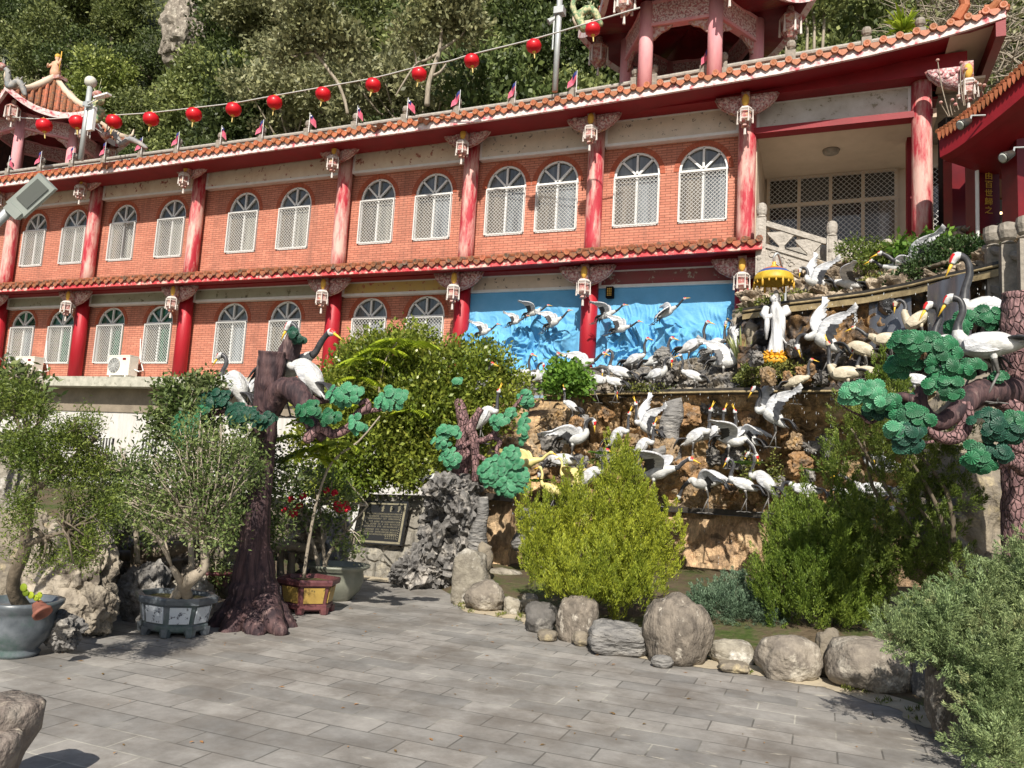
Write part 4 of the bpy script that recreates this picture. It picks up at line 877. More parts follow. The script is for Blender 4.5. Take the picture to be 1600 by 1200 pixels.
def make_crane(pose, white='cr_white', tall=1.0, legs='stand'):
    N = dict(up=[(.25, 0, .1), (.29, 0, .2), (.27, 0, .34), (.3, 0, .46), (.345, 0, .53), (.40, 0, .525)],
        call=[(.24, 0, .11), (.27, 0, .22), (.265, 0, .36), (.275, 0, .46), (.285, 0, .53), (.305, 0, .585)],
        curl=[(.25, 0, .1), (.26, 0, .22), (.215, 0, .36), (.24, 0, .47), (.325, 0, .5), (.37, 0, .44)],
        feed=[(.25, 0, .03), (.34, 0, -.03), (.42, 0, -.12), (.46, 0, -.22), (.49, 0, -.29), (.51, 0, -.35)],
        reach=[(.26, 0, .07), (.36, 0, .1), (.43, 0, .17), (.50, 0, .22), (.56, 0, .24), (.61, 0, .23)],
        fly=[(.27, 0, .05), (.38, 0, .07), (.48, 0, .12), (.57, 0, .17), (.64, 0, .19), (.70, 0, .185)],
        preen=[(.23, .01, .1), (.28, .05, .2), (.24, .12, .27), (.16, .15, .26), (.1, .15, .2), (.08, .14, .14)],
        back=[(.22, 0, .12), (.2, 0, .24), (.24, 0, .34), (.32, 0, .38), (.37, 0, .33), (.38, 0, .26)],
        bow=[(.26, 0, .08), (.33, 0, .12), (.40, 0, .1), (.44, 0, .02), (.44, 0, -.07), (.42, 0, -.13)])
    nk, wing = pose[0], pose[1]; tilt = {'up': .25, 'call': .5, 'curl': .2, 'feed': -.3, 'reach': .1, 'fly': .05, 'preen': .15, 'back': .1, 'bow': -.05}[nk]
    if len(pose) > 2: tilt = pose[2]
    t = thing('crane_statue', 'crane', 'crane statue'); W = MT[white]
    P = [(p[0], p[1], p[2]*tall if p[2] > 0 else p[2]) for p in N[nk]]
    yel = white == 'cr_yellow'
    mb, tip, d, tail, (ct, st) = crane_body(P, tilt)
    mb.build('body', [W, W if yel else MT['cr_black'], W if yel else MT['cr_red']], t, True)
    mb = MB(); k = d.copy(); k.z -= .25
    if nk == 'call': k = Vector((.25, 0, 1))
    k.normalize(); mb.tube([tip-d*.02, tip+k*.05, tip+k*.14], [.02, .014, .003], 7)
    if nk == 'call': mb.tube([tip-d*.02, tip+k*.04+Vector((.01, 0, 0)), tip+k*.12+Vector((.035, 0, 0))], [.012, .008, .002], 6)
    mb.build('beak', MT['cr_beak'], t, True)
    fw = MT['feather'] if white == 'cr_white' else W; bk = MT['cr_black'] if not yel else W
    if wing == 'fold':
        for sd_ in (1, -1): folded_wing(sd_, tilt).build('wing', fw, t, True)
    else:
        A = dict(vn=((-.55, .3, .85), (-.75, .1, -.55), .56), vf=((.35, .3, .95), (-1, .1, -.15), .56), up=((-.35, .55, .8), (-1, .1, -.45), .52), wide=((.05, 1, .35), (-1, 0, -.1), .62), back=((-.7, .5, .65), (-.6, 0, -.9), .48), down=((.1, .8, -.45), (-1, 0, 0), .5), half=((-.5, .75, .25), (-.8, .1, -.5), .5))
        pr = dict(vee=('vf', 'vn'), eev=('vn', 'vf'), up=('up', 'up'), wide=('wide', 'wide'), back=('back', 'back'), mix=('up', 'down'), half=('half', 'half'), fly=('up', 'wide'), one=('back', 'half'))[wing]
        for sd_, q in zip((1, -1), pr):
            s, c, L = A[q]; wing_mesh(sd_, s, c, L, black=not yel).build('wing', [fw, bk], t, True)
    if not yel:
        mb = MB(); random.seed(7)
        for i in range(9):
            y = (i-4)*.02; a = Vector((-.17*ct, y, -.17*st+.03+H0)); b = a+Vector((-.16, y*.9, -.02)); c = a+Vector((-.23-.03*(i % 3), y*1.8, -.17-.04*(i % 2)))
            mb.tube(spline([a, b, c], 7), [.02, .036, .036, .032, .026, .018, .006], 6, flat=.5)
        mb.build('tail_plumes', MT['cr_black'], t, True)
    mb = MB()
    for i in range(3): mb.tube([(-.24*ct, (i-1)*.03, -.24*st-.02+H0), (-.34*ct, (i-1)*.045, -.36*st-.03+H0)], [.035, .012], 6, flat=.4)
    mb.build('tail', W, t, True)
    for sd_ in (1, -1):
        if legs == 'fly' or wing == 'fly' and nk == 'fly':
            L = leg_mesh((-.12, .04*sd_, H0-.07), (-.32, .05*sd_, H0-.1), (-.62, .05*sd_, H0-.17))
        else: L = leg_mesh((-.03, .045*sd_, H0-.06), (-.06-.02*sd_, .05*sd_, .27), (-.01+.05*sd_, .05*sd_, .0))
        L.build('leg', [W, MT['cr_leg']], t, True)
    return t
PROTO = {}
def place_crane(px, py, d, pose, face, label, s=.92, white='cr_white', pitch=0, yaw=0, tall=1.0, legs='stand', group='concrete cranes on the cascade', y=None):
    """body centre at pixel (px,py), d metres away; face +1 looks right, -1 left"""
    s = s*(.93 if px > 1480 else .8 if d < 9 else .87 if white == 'cr_white' else .98)
    key = (tuple(pose), white, tall, legs)
    if key not in PROTO: o = make_crane(pose, white, tall, legs); PROTO[key] = o
    else: o = dup(PROTO[key], (0, 0, 0))
    c = atY(px, py, y) if y is not None else atD(px, py, d)
    rz = (0 if face > 0 else PI)+yaw; pit = -pitch
    Rm = Matrix.Rotation(rz, 4, 'Z') @ Matrix.Rotation(pit, 4, 'Y'); off = Rm @ Vector((0, 0, H0*s))
    o.rotation_mode = 'XYZ'; o.rotation_euler = Rm.to_euler(); o.location = c-off; o.scale = (s, s, s)
    o['label'] = label; o['group'] = group; return o
G1 = 'cranes flying across the blue relief'
for px, py, pose, f, s, pit, yaw, lab in [
 (757,519,('fly','up'),1,.75,.15,-.2,'small flying crane farthest left on the blue relief'), (806,503,('fly','up'),1,.62,.1,-.2,'flying crane tucked behind its larger neighbour on the left blue panel'),
 (833,489,('fly','wide'),1,.78,.1,-.15,'flying crane with low wings, topmost on the left blue panel'), (866,504,('fly','up'),1,.85,.3,-.25,'flying crane with raised wings just left of the red middle pillar'),
 (949,492,('fly','fly'),1,.85,.15,-.25,'flying crane with two raised wings just right of the red middle pillar'), (971,514,('fly','up'),1,.85,.02,-.3,'flying crane gliding lowest on the right blue panel'),
 (1043,488,('fly','mix'),1,.9,.3,-.3,'flying crane alone at right of the blue relief with one wing hanging')]:
    place_crane(px, py, 0, pose, f, lab, s, pitch=pit, yaw=yaw, legs='fly', group=G1, y=17.05)
G2 = 'cranes standing along the shelf below the blue relief'
for px, py, d, pose, f, s, lab in [
 (811,586,15.2,('up','fold'),1,.85,'standing crane leftmost on the shelf, head over the wall edge'), (829,589,14.9,('back','fold'),1,.8,'crane tucked between the two leftmost standing cranes on the shelf'),
 (850,588,14.4,('up','fold'),1,.88,'crane standing left of the leafy green shrub, red cap raised'), (911,569,14.6,('reach','back'),1,.88,'crane with one tall raised grey wing under the red middle pillar'),
 (934,594,14.2,('feed','fold'),1,.85,'crane bowing to the right, just right of the leafy green shrub'), (970,582,14.4,('curl','fold'),-1,.95,'crane with curled neck looking left under the blue relief'),
 (961,597,14.0,('back','fold'),-1,.75,'crane half hidden below the curled-neck crane'), (991,562,14.9,('up','fold'),1,.85,'grey slender crane standing upright beside the tan rock'),
 (1025,563,14.7,('up','fold'),1,.92,'crane standing on the dark rock mound with tall straight neck'), (1026,585,14.2,('back','fold'),1,.88,'crane standing low before the dark rock mound'),
 (1083,587,14.1,('up','fold'),-1,.8,'crane facing away low at the foot of the tan rock heap'), (1080,541,15.2,('up','fold',.35),1,1.0,'large crane striding at the highest spot before the right blue panel'),
 (1115,541,15.2,('call','fold',.75),1,.88,'upright crane right of the striding one, dark tail down'), (1134,566,14.2,('bow','vee'),1,1.0,'crane with spread upright wings bowing to the right beside the reeds'),
 (893,634,13.6,('call','fold'),-1,.62,'small crane stretching its neck up across the middle gutter'), (1156,521,14.6,('back','fold',-.4),-1,.8,'smooth white bird statue leaning by the foot of the right red pillar')]:
    place_crane(px, py, d, pose, f, lab, s, group=G2, yaw=random.uniform(-.35, .35))
G3 = 'cranes on the middle and lower cascade'
for px, py, d, pose, f, s, lab in [
 (899,685,12.8,('back','half'),1,.98,'crane with half-open wings preening at left of the middle tier'), (964,681,13.0,('call','fold',.8),1,.8,'crane with beak to the sky left of the squat ridged stone'),
 (1011,668,13.1,('call','eev'),-1,.85,'crane with raised wings calling upward left of the tall dark stone'), (1003,698,12.8,('call','fold',.9),1,.78,'narrow upright crane in front of the winged calling one'),
 (1087,682,12.9,('call','fold'),1,.95,'crane with black tail calling upward right of the tall dark stone'), (1143,688,12.7,('feed','wide'),1,.95,'crane with wings spread low, bending right in the middle of the tier'),
 (1112,676,13.0,('call','fold'),1,.8,'crane whose neck rises between the calling crane and the wide-winged one'), (1168,682,12.9,('call','half'),-1,.88,'crane behind the wide-winged one, beak open to the upper left'),
 (1207,650,12.4,('curl','eev',.55),-1,1.02,'big crane with both wings thrown up under the gutter, right of centre'), (880,719,12.5,('feed','fold',-.1),-1,.95,'round-backed crane bending down left above the yellow egrets'),
 (921,744,12.1,('up','fold',.65),1,.88,'crane standing upright just left of the tip of the yellow-green conifer'), (1026,738,11.9,('reach','wide'),1,1.05,'crane with wings opened wide just right of the conifer tip'),
 (1102,754,12.0,('feed','half'),-1,.95,'crane probing the rocks to the left with wings half lifted'), (1162,757,11.9,('curl','fold'),-1,.85,'shorter crane of the pair by the fern, looking left'),
 (1196,753,11.8,('curl','fold',.7),-1,.95,'taller upright crane of the pair by the fern'), (1259,765,11.6,('bow','fold'),-1,.88,'crane folded over itself behind the tip of the right green conifer'),
 (1324,777,11.6,('feed','fold',-.75),1,.85,'crane with head plunged straight down between the green conifers'), (1363,764,11.4,('reach','fold',-.2),-1,.9,'crane facing left behind the scraggly juniper branches'),
 (1420,777,11.2,('back','half'),1,.85,'crane nearest the big moulded rock, partly behind juniper'), (1373,729,11.8,('preen','half'),-1,.8,'preening crane high behind the scraggly juniper'),
 (1400,795,11.2,('feed','fold'),-1,.5,'small pale neck and head low behind the scraggly juniper')]:
    place_crane(px, py, d, pose, f, lab, s, group=G3, yaw=random.uniform(-.3, .3))
G4 = 'cranes around the white statue and top tier'
for px, py, d, pose, f, s, wh, lab in [
 (1289,533,12.9,('bow','eev',.5),-1,1.1,'cr_white','large crane with both wings raised right of the white statue'), (1435,500,12.2,('back','fold',-.75),-1,.85,'cr_cream','cream crane hanging before the plastic sheets, neck hooked left'),
 (1387,531,12.4,('reach','fold',-.15),-1,.85,'cr_cream','cream crane striding left under the plastic sheet'), (1348,546,12.6,('feed','fold',.3),-1,.85,'cr_cream','cream crane stooping left with the yellow beak hanging down'),
 (1321,584,12.3,('call','fold',-.2),-1,.88,'cr_cream','cream crane with head stretched up, just above the branch tip of the concrete pine'), (1244,596,12.7,('up','fold'),1,.65,'cr_cream','little mottled crane crouching under the mossy ledge'),
 (1360,582,12.5,('curl','fold'),-1,.7,'cr_cream','pale thin-necked crane left of the dark green conifer tip'), (1432,594,11.6,('feed','fold'),1,.8,'cr_white','white crane back seen under the fan leaves of the right concrete pine'),
 (1405,570,12.3,('back','fold'),1,.6,'cr_white','small white crane head glimpsed left of the fan leaves'), (1393,540,12.6,('bow','fold'),1,.55,'cr_cream','small cream crane bowing beside the fan leaves'),
 (1276,441,14.6,('back','eev'),-1,.85,'cr_white','crane with raised wings on the tan rocks right of the golden parasol'), (1327,444,14.4,('reach','wide'),-1,.85,'cr_white','crane gliding left over the tan rocks'),
 (1404,420,14.0,('reach','half'),-1,.85,'cr_white','left crane of the flying pair under the porch pillar'), (1432,413,13.8,('reach','up'),-1,1.1,'cr_white','right crane of the flying pair with scalloped raised wing'),
 (1378,414,14.8,('back','fold'),-1,.5,'cr_white','crane head with red cap peering from the tan rocks left of the flying pair')]:
    place_crane(px, py, d-(.9 if py < 450 else .5), pose, f, lab, s, wh, group=G4, yaw=random.uniform(-.25, .25))
G5 = 'small yellow egret statues'
for px, py, d, pose, f, s, lab in [(823,723,12.2,('reach','back'),1,.72,'yellow egret statue with raised wings beside the middle concrete pine'),
 (862,764,11.8,('up','fold'),-1,.6,'yellow egret statue standing on the lowest gutter'), (893,749,12.0,('up','wide'),-1,.6,'yellow egret statue with spread wings below the round-backed crane')]:
    place_crane(px, py, d, pose, f, lab, s, 'cr_yellow', group=G5)
G6 = 'cranes perched on the concrete pines'
for px, py, d, pose, f, s, tall, yaw, lab in [
 (371,603,8.5,('curl','fold',.95),-1,.92,.9,.2,'crane looking left, leftmost on the brown concrete tree'), (396,606,8.7,('back','fold',.3),1,.8,1,.4,'crane half hidden behind the cut top of the brown concrete tree'),
 (484,588,8.2,('curl','fold',.75),-1,1.1,1.25,.15,'crane in front on the brown concrete tree, head turned left, black tail hanging right'), (452,574,8.5,('reach','fold',.15),1,1.2,1.6,-.1,'crane behind the front one, beak pointing up to the right'),
 (743,606,12.6,('up','fold'),1,.85,1,0,'crane with red cap in the shrub above the small concrete pine'), (732,603,12.9,('back','fold'),1,.6,1,.4,'lower second crane beside the red-capped one in the shrub'),
 (757,651,12.0,('call','fold',.9),1,.85,1,0,'crane perched upright on top of the small concrete pine'), (684,746,11.6,('bow','fold'),1,.6,1,.5,'white crane back poking out over the karst pile'),
 (1545,540,6.9,('curl','fold',-.15),-1,.98,1,-.25,'nearest large crane in profile against the pink concrete trunk'), (1500,548,7.2,('curl','fold',.4),-1,.9,1,.3,'large crane behind the nearest one, looking down left'),
 (1556,500,7.9,('curl','fold',.9),-1,1.15,1.25,.1,'tallest crane by the pink trunk with its red cap highest')]:
    place_crane(px, py, d, pose, f, lab, s, tall=tall, group=G6, yaw=yaw)

# ------------------------------------------------------------------ concrete pines with fan leaves
MT['barkc'] = mat('painted_concrete_bark', (.1, .055, .055), (.03, .017, .021), sc=14, lo=.4, hi=.58, stretch=(1, 1, .16), bump=1, bsc=22, c3=(.2, .13, .12), sc3=9, t3=(.58, .66), rough=.75)
MT['barkp'] = mat('pinkish_painted_bark', (.33, .19, .185), (.17, .095, .1), sc=12, lo=.4, hi=.6, stretch=(1, 1, .5), bump=1, bsc=20, vor=24, c3=(.45, .32, .3), sc3=8, t3=(.6, .68), rough=.75)
MT['fansub'] = mat('dark_fan_edge', (.02, .1, .06), rough=.6)
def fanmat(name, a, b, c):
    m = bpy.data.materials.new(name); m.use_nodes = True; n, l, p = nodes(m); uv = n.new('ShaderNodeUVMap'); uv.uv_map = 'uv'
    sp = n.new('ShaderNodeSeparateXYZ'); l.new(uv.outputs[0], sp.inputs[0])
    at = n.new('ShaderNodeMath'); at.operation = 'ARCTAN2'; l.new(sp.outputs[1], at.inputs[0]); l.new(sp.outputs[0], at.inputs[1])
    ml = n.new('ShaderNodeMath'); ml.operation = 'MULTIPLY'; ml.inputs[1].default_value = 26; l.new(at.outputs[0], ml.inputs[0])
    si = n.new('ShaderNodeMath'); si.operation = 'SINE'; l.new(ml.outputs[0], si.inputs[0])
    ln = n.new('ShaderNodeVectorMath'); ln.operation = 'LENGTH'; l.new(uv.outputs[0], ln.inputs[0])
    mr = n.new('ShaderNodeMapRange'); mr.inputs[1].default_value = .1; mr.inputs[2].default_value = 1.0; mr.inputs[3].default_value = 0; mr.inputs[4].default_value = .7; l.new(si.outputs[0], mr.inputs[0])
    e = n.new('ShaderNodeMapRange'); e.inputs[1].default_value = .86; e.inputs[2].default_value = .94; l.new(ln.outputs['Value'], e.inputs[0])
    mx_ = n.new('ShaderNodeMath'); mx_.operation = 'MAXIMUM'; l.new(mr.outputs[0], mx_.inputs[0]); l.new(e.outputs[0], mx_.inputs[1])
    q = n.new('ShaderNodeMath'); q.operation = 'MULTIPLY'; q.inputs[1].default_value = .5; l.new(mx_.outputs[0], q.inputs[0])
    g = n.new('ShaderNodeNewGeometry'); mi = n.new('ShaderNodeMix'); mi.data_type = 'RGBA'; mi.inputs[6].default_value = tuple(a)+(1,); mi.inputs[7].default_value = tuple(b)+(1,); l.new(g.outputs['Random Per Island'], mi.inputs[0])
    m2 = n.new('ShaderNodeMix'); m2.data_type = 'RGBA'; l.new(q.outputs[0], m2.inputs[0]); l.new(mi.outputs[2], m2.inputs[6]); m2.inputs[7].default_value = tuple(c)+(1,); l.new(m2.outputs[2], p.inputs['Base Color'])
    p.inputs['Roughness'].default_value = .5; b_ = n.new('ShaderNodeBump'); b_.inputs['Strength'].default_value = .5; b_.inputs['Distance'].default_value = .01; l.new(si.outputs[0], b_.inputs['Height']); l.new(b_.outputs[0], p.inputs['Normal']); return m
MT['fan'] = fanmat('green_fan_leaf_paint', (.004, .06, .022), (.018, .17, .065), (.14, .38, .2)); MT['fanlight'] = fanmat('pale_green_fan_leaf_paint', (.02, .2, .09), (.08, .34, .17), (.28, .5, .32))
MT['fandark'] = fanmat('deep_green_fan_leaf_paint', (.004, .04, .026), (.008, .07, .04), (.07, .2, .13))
def fan_pad(c, size, seed, parent, m, r=.075, n=None, tilt=0.0, face=None):
    """one cushion of overlapping round leaves; discs face outward and toward the light side"""
    rg = random.Random(seed); V = []; F = []; UV = []; MI = []; n = n or max(8, int(size[0]*size[2]/r**2*4.4))
    K = 26
    for i in range(n):
        a = rg.uniform(0, 2*PI); q = math.sqrt((i+.5)/n); x = q*math.cos(a); z = q*math.sin(a)
        y = -math.sqrt(max(0, 1-q*q))*.9; z2 = z
        p = Vector((c[0]+x*size[0], c[1]+y*size[1]+rg.uniform(-.02, .02), c[2]+z2*size[2]+tilt*x*size[0]))
        nr = Vector((x*.55+rg.uniform(-.2, .2), -1.0, .2+z*.45+rg.uniform(-.3, .3))).normalized(); up = Vector((x*.5, 0, 1)); up = (up-nr*up.dot(nr)).normalized(); sx = up.cross(nr)
        rr = r*rg.uniform(.8, 1.2); p = p+nr*(rg.uniform(-.03, .045))
        b = len(V); V.append(p+nr*rr*.22); uvc = [(0, -.0)]
        for k in range(K):
            t = 2*PI*k/K; V.append(p+(sx*math.cos(t)+up*math.sin(t))*rr*(1-.05*(k % 2))-nr*rr*.17*(k % 2))
        for k in range(K):
            t = 2*PI*k/K; V.append(p+sx*math.cos(t)*rr-nr*rr*.2+up*math.sin(t)*rr)
        for k in range(K):
            k2 = (k+1) % K; t, t2 = 2*PI*k/K, 2*PI*(k+1)/K
            F.append((b, b+1+k, b+1+k2)); MI.append(0); UV += [(0, -.001), (math.cos(t), math.sin(t)), (math.cos(t2), math.sin(t2))]
            F.append((b+1+k, b+1+K+k, b+1+K+k2, b+1+k2)); MI.append(1); UV += [(.5, .5)]*4
    me = bpy.data.meshes.new('leaf_pad'); off = OFF[parent.name]; me.from_pydata([tuple(v-off) for v in V], [], F)
    me.materials.append(m); me.materials.append(MT['fansub']); me.polygons.foreach_set('material_index', MI)
    l = me.uv_layers.new(name='uv'); l.data.foreach_set('uv', [x for u in UV for x in u]); me.update(); return link('leaf_pad', me, parent)
def pix_tube(mb, pts, n=12, rn=9, jit=.0, gn=.0, seed=0):
    """pts: (px, py, d, width in px)"""
    C = [tuple(atD(a, b, d)) for a, b, d, w in pts]; S = spline(C, n*(len(pts)-1)+1)
    W = np.interp(np.linspace(0, len(pts)-1, len(S)), range(len(pts)), [w/FOC*d/2 for a, b, d, w in pts])
    R2 = [w*(1+gn*mn.noise(Vector((seed, i*.35, 0)))) for i, w in enumerate(W)]; b0 = len(mb.v); mb.tube(S, R2, rn)
    if gn:
        for i in range(b0, len(mb.v)):
            v = Vector(mb.v[i]); k = (i-b0)//rn; c = S[min(k, len(S)-1)]; r = R2[min(k, len(R2)-1)]
            o = v-c; f = 1+(.13*mn.noise(Vector((v.x*16, v.y*16, v.z*2.2+seed)))+.05*mn.noise(Vector((v.x*40, v.y*40, v.z*5))) if rn > 20 else 0)+gn*1.1*mn.noise(Vector((v.x*6, v.y*6, v.z*2.2)))+gn*.7*mn.noise(Vector((v.x*17, v.y*17, v.z*5))); mb.v[i] = tuple(c+o*f)
# -- left tree
lt = thing('concrete_pine', 'brown sculpted concrete tree with flared roots at left, cut flat on top', 'sculpted tree', atZ(395, 985))
mb = MB(); pix_tube(mb, [(398,985,8.0,126),(396,955,8.0,96),(397,905,8.05,64),(398,850,8.1,46),(405,780,8.15,37),(411,700,8.2,36),(416,640,8.2,38),(422,590,8.2,44),(425,549,8.2,42)], 12, 56, gn=.07, seed=1)
mb.build('trunk', MT['barkc'], lt, True)
for i, (a, b, c) in enumerate([((372,950,7.95,50),(345,975,7.8,38),(318,992,7.7,12)),((380,955,7.9,44),(360,982,7.6,36),(345,997,7.5,14)),((400,960,7.8,40),(392,985,7.55,28),(385,993,7.5,12)),((415,945,7.85,46),(430,975,7.6,34),(446,992,7.5,12)),((395,965,7.7,34),(403,988,7.5,26),(408,994,7.45,12)),((420,950,8.0,48),(446,974,7.95,32),(464,984,7.95,10))]):
    mb = MB(); pix_tube(mb, [a, b, c], 8, 12, gn=.2, seed=i+3); mb.build('root', MT['barkc'], lt, True)
for i, L in enumerate([[(420,640,8.2,40),(440,610,8.1,36),(462,612,8.0,38),(480,640,7.9,30),(490,668,7.8,20),(505,685,7.75,14)], [(445,610,8.1,30),(470,618,8.1,16),(500,626,8.2,12),(525,620,8.2,8)],
    [(478,650,7.8,18),(488,672,7.75,18),(480,687,7.7,14),(500,668,7.7,16),(520,678,7.7,15),(545,668,7.7,14),(558,648,7.7,13),(574,637,7.7,12),(572,627,7.7,10),(560,632,7.7,8)],
    [(560,645,7.7,9),(590,640,7.75,7),(615,638,7.8,5),(628,634,7.8,3)], [(448,560,8.3,34),(456,540,8.3,30),(462,522,8.3,24)], [(400,650,8.2,30),(380,640,8.1,14),(350,642,8.0,9),(318,650,8.0,7),(300,640,8,5)]]):
    mb = MB(); pix_tube(mb, L, 9, 22, gn=.05, seed=i+20); mb.build('branch', MT['barkc'] if i < 2 or i == 4 else MT['barkp'], lt, True)
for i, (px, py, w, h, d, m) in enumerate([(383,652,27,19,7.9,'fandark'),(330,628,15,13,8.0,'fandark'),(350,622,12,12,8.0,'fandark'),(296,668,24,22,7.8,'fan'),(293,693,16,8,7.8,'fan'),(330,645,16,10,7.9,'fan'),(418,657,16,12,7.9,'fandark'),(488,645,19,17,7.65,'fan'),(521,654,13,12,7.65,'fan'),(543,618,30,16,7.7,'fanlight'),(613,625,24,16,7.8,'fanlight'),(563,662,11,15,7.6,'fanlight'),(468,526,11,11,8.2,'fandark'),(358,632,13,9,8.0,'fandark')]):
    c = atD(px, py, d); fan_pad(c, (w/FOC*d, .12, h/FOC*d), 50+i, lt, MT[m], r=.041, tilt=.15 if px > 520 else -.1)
# -- small middle tree
mt_ = thing('concrete_pine', 'small pinkish sculpted concrete pine with pale green fans on the karst pile', 'sculpted tree', atD(725, 745, 11.7))
mb = MB(); pix_tube(mb, [(718,755,11.8,34),(722,720,11.8,28),(726,680,11.8,24),(722,650,11.8,20),(716,625,11.9,12)], 8, 14, gn=.2, seed=2); mb.build('trunk', MT['barkp'], mt_, True)
for i, L in enumerate([[(742,752,11.5,10),(743,715,11.5,14),(740,685,11.5,16),(735,672,11.5,18),(742,655,11.5,14),(752,638,11.5,10)],[(745,690,11.5,10),(765,684,11.45,11),(775,672,11.45,10),(768,660,11.45,8)],[(768,682,11.45,8),(781,690,11.4,9),(776,705,11.4,7),(782,722,11.4,5)],[(735,690,11.5,9),(722,698,11.4,8),(706,704,11.4,5)],[(725,700,11.5,6),(732,708,11.4,6),(720,720,11.4,5),(705,726,11.4,3)],[(745,712,11.5,9),(757,718,11.4,8),(762,730,11.4,6)],[(800,640,11.6,6),(812,625,11.6,5),(820,612,11.6,3)]]):
    mb = MB(); pix_tube(mb, L, 8, 9, gn=.12, seed=i+40); mb.build('branch', MT['barkp'], mt_, True)
for i, (px, py, w, h, d) in enumerate([(702,676,20,11,11.3),(692,692,14,8,11.3),(706,716,16,14,11.3),(782,660,17,9,11.3),(800,645,9,8,11.5),(764,740,14,20,11.2),(782,738,16,24,11.2),(800,720,16,22,11.2),(812,750,16,20,11.2),(820,672,7,24,11.4),(823,622,12,14,11.7),(716,598,9,5,12.0),(793,762,18,12,11.2)]):
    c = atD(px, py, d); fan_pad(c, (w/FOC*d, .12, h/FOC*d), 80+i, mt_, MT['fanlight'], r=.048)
# -- right tree, near the viewer
rt = thing('concrete_pine', 'big pink-brown sculpted concrete pine at the right edge with dark green fans', 'sculpted tree', atD(1590, 1000, 7.2))
mb = MB(); pix_tube(mb, [(1606,1010,7.2,80),(1602,860,7.2,64),(1601,750,7.2,62),(1600,640,7.2,64),(1598,560,7.2,60),(1596,500,7.2,56),(1594,455,7.2,48)], 12, 56, gn=.05, seed=5); mb.build('trunk', MT['barkp'], rt, True)
for i, L in enumerate([[(1600,615,7.15,50),(1560,612,7.0,44),(1525,616,6.9,40),(1498,640,6.8,30),(1470,660,6.75,26),(1450,652,6.75,24),(1440,632,6.75,20),(1438,610,6.8,18)],[(1560,625,7.0,26),(1590,640,6.95,24),(1605,660,6.95,18)],[(1505,630,6.8,26),(1508,665,6.75,22),(1490,684,6.7,22),(1462,680,6.7,14),(1445,668,6.7,9),(1430,680,6.7,7)],[(1455,660,6.75,20),(1430,628,6.75,17),(1405,620,6.8,13),(1388,632,6.8,8)],[(1438,612,6.8,12),(1448,598,6.8,10),(1462,588,6.8,8),(1480,580,6.85,6)],[(1385,640,6.85,6),(1372,655,6.9,5),(1358,660,6.9,5),(1345,650,6.9,4),(1325,640,6.9,3),(1308,628,6.9,2)],[(1372,656,6.9,5),(1380,640,6.9,4),(1376,630,6.9,3)],[(1600,735,6.9,22),(1575,720,6.8,18),(1560,728,6.8,12),(1545,722,6.8,8)],[(1600,705,6.9,10),(1585,700,6.85,8),(1572,690,6.85,6)],[(1490,555,7.3,10),(1500,570,7.2,18),(1520,552,7.1,20),(1545,550,7.1,14)],[(1458,690,6.7,5),(1440,690,6.65,5),(1428,675,6.65,4),(1425,665,6.65,3)]]):
    mb = MB(); pix_tube(mb, L, 9, 26, gn=.04, seed=i+60); mb.build('branch', MT['barkp'] if i not in (0, 3) else MT['barkc'], rt, True)
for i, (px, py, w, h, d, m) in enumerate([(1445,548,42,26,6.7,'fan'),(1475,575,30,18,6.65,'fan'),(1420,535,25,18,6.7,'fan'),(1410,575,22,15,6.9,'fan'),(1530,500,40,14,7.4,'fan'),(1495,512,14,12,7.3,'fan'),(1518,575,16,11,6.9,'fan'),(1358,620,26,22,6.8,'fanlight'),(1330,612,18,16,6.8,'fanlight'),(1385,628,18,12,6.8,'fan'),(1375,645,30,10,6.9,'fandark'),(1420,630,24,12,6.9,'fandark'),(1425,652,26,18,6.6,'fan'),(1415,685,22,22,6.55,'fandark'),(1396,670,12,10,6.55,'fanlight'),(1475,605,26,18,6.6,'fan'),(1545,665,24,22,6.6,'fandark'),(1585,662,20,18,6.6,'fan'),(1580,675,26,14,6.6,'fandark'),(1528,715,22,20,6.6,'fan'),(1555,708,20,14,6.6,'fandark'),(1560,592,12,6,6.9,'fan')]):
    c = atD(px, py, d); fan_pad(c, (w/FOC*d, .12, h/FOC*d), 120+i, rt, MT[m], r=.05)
# moulded concrete rock behind the right tree
mr_ = thing('moulded_rock', 'tall grey and yellow moulded concrete outcrop below the right concrete pine', 'rock', atD(1540, 900, 8.2))
mb = MB()
for i, (px, py, w, h, dd) in enumerate([(1530,820,55,120,8.6),(1500,700,50,90,9.0),(1580,760,40,110,8.7),(1470,850,50,70,8.5),(1560,900,55,50,8.3),(1450,740,30,60,9.2),(1520,640,60,60,9.4),(1590,600,40,90,9.2)]):
    rock_shape(mb, tuple(atD(px, py, dd)), (w/FOC*dd, .5, h/FOC*dd), 400+i, 5, .3, .3)
mb.build('rock_body', RK['tan'], mr_, True)
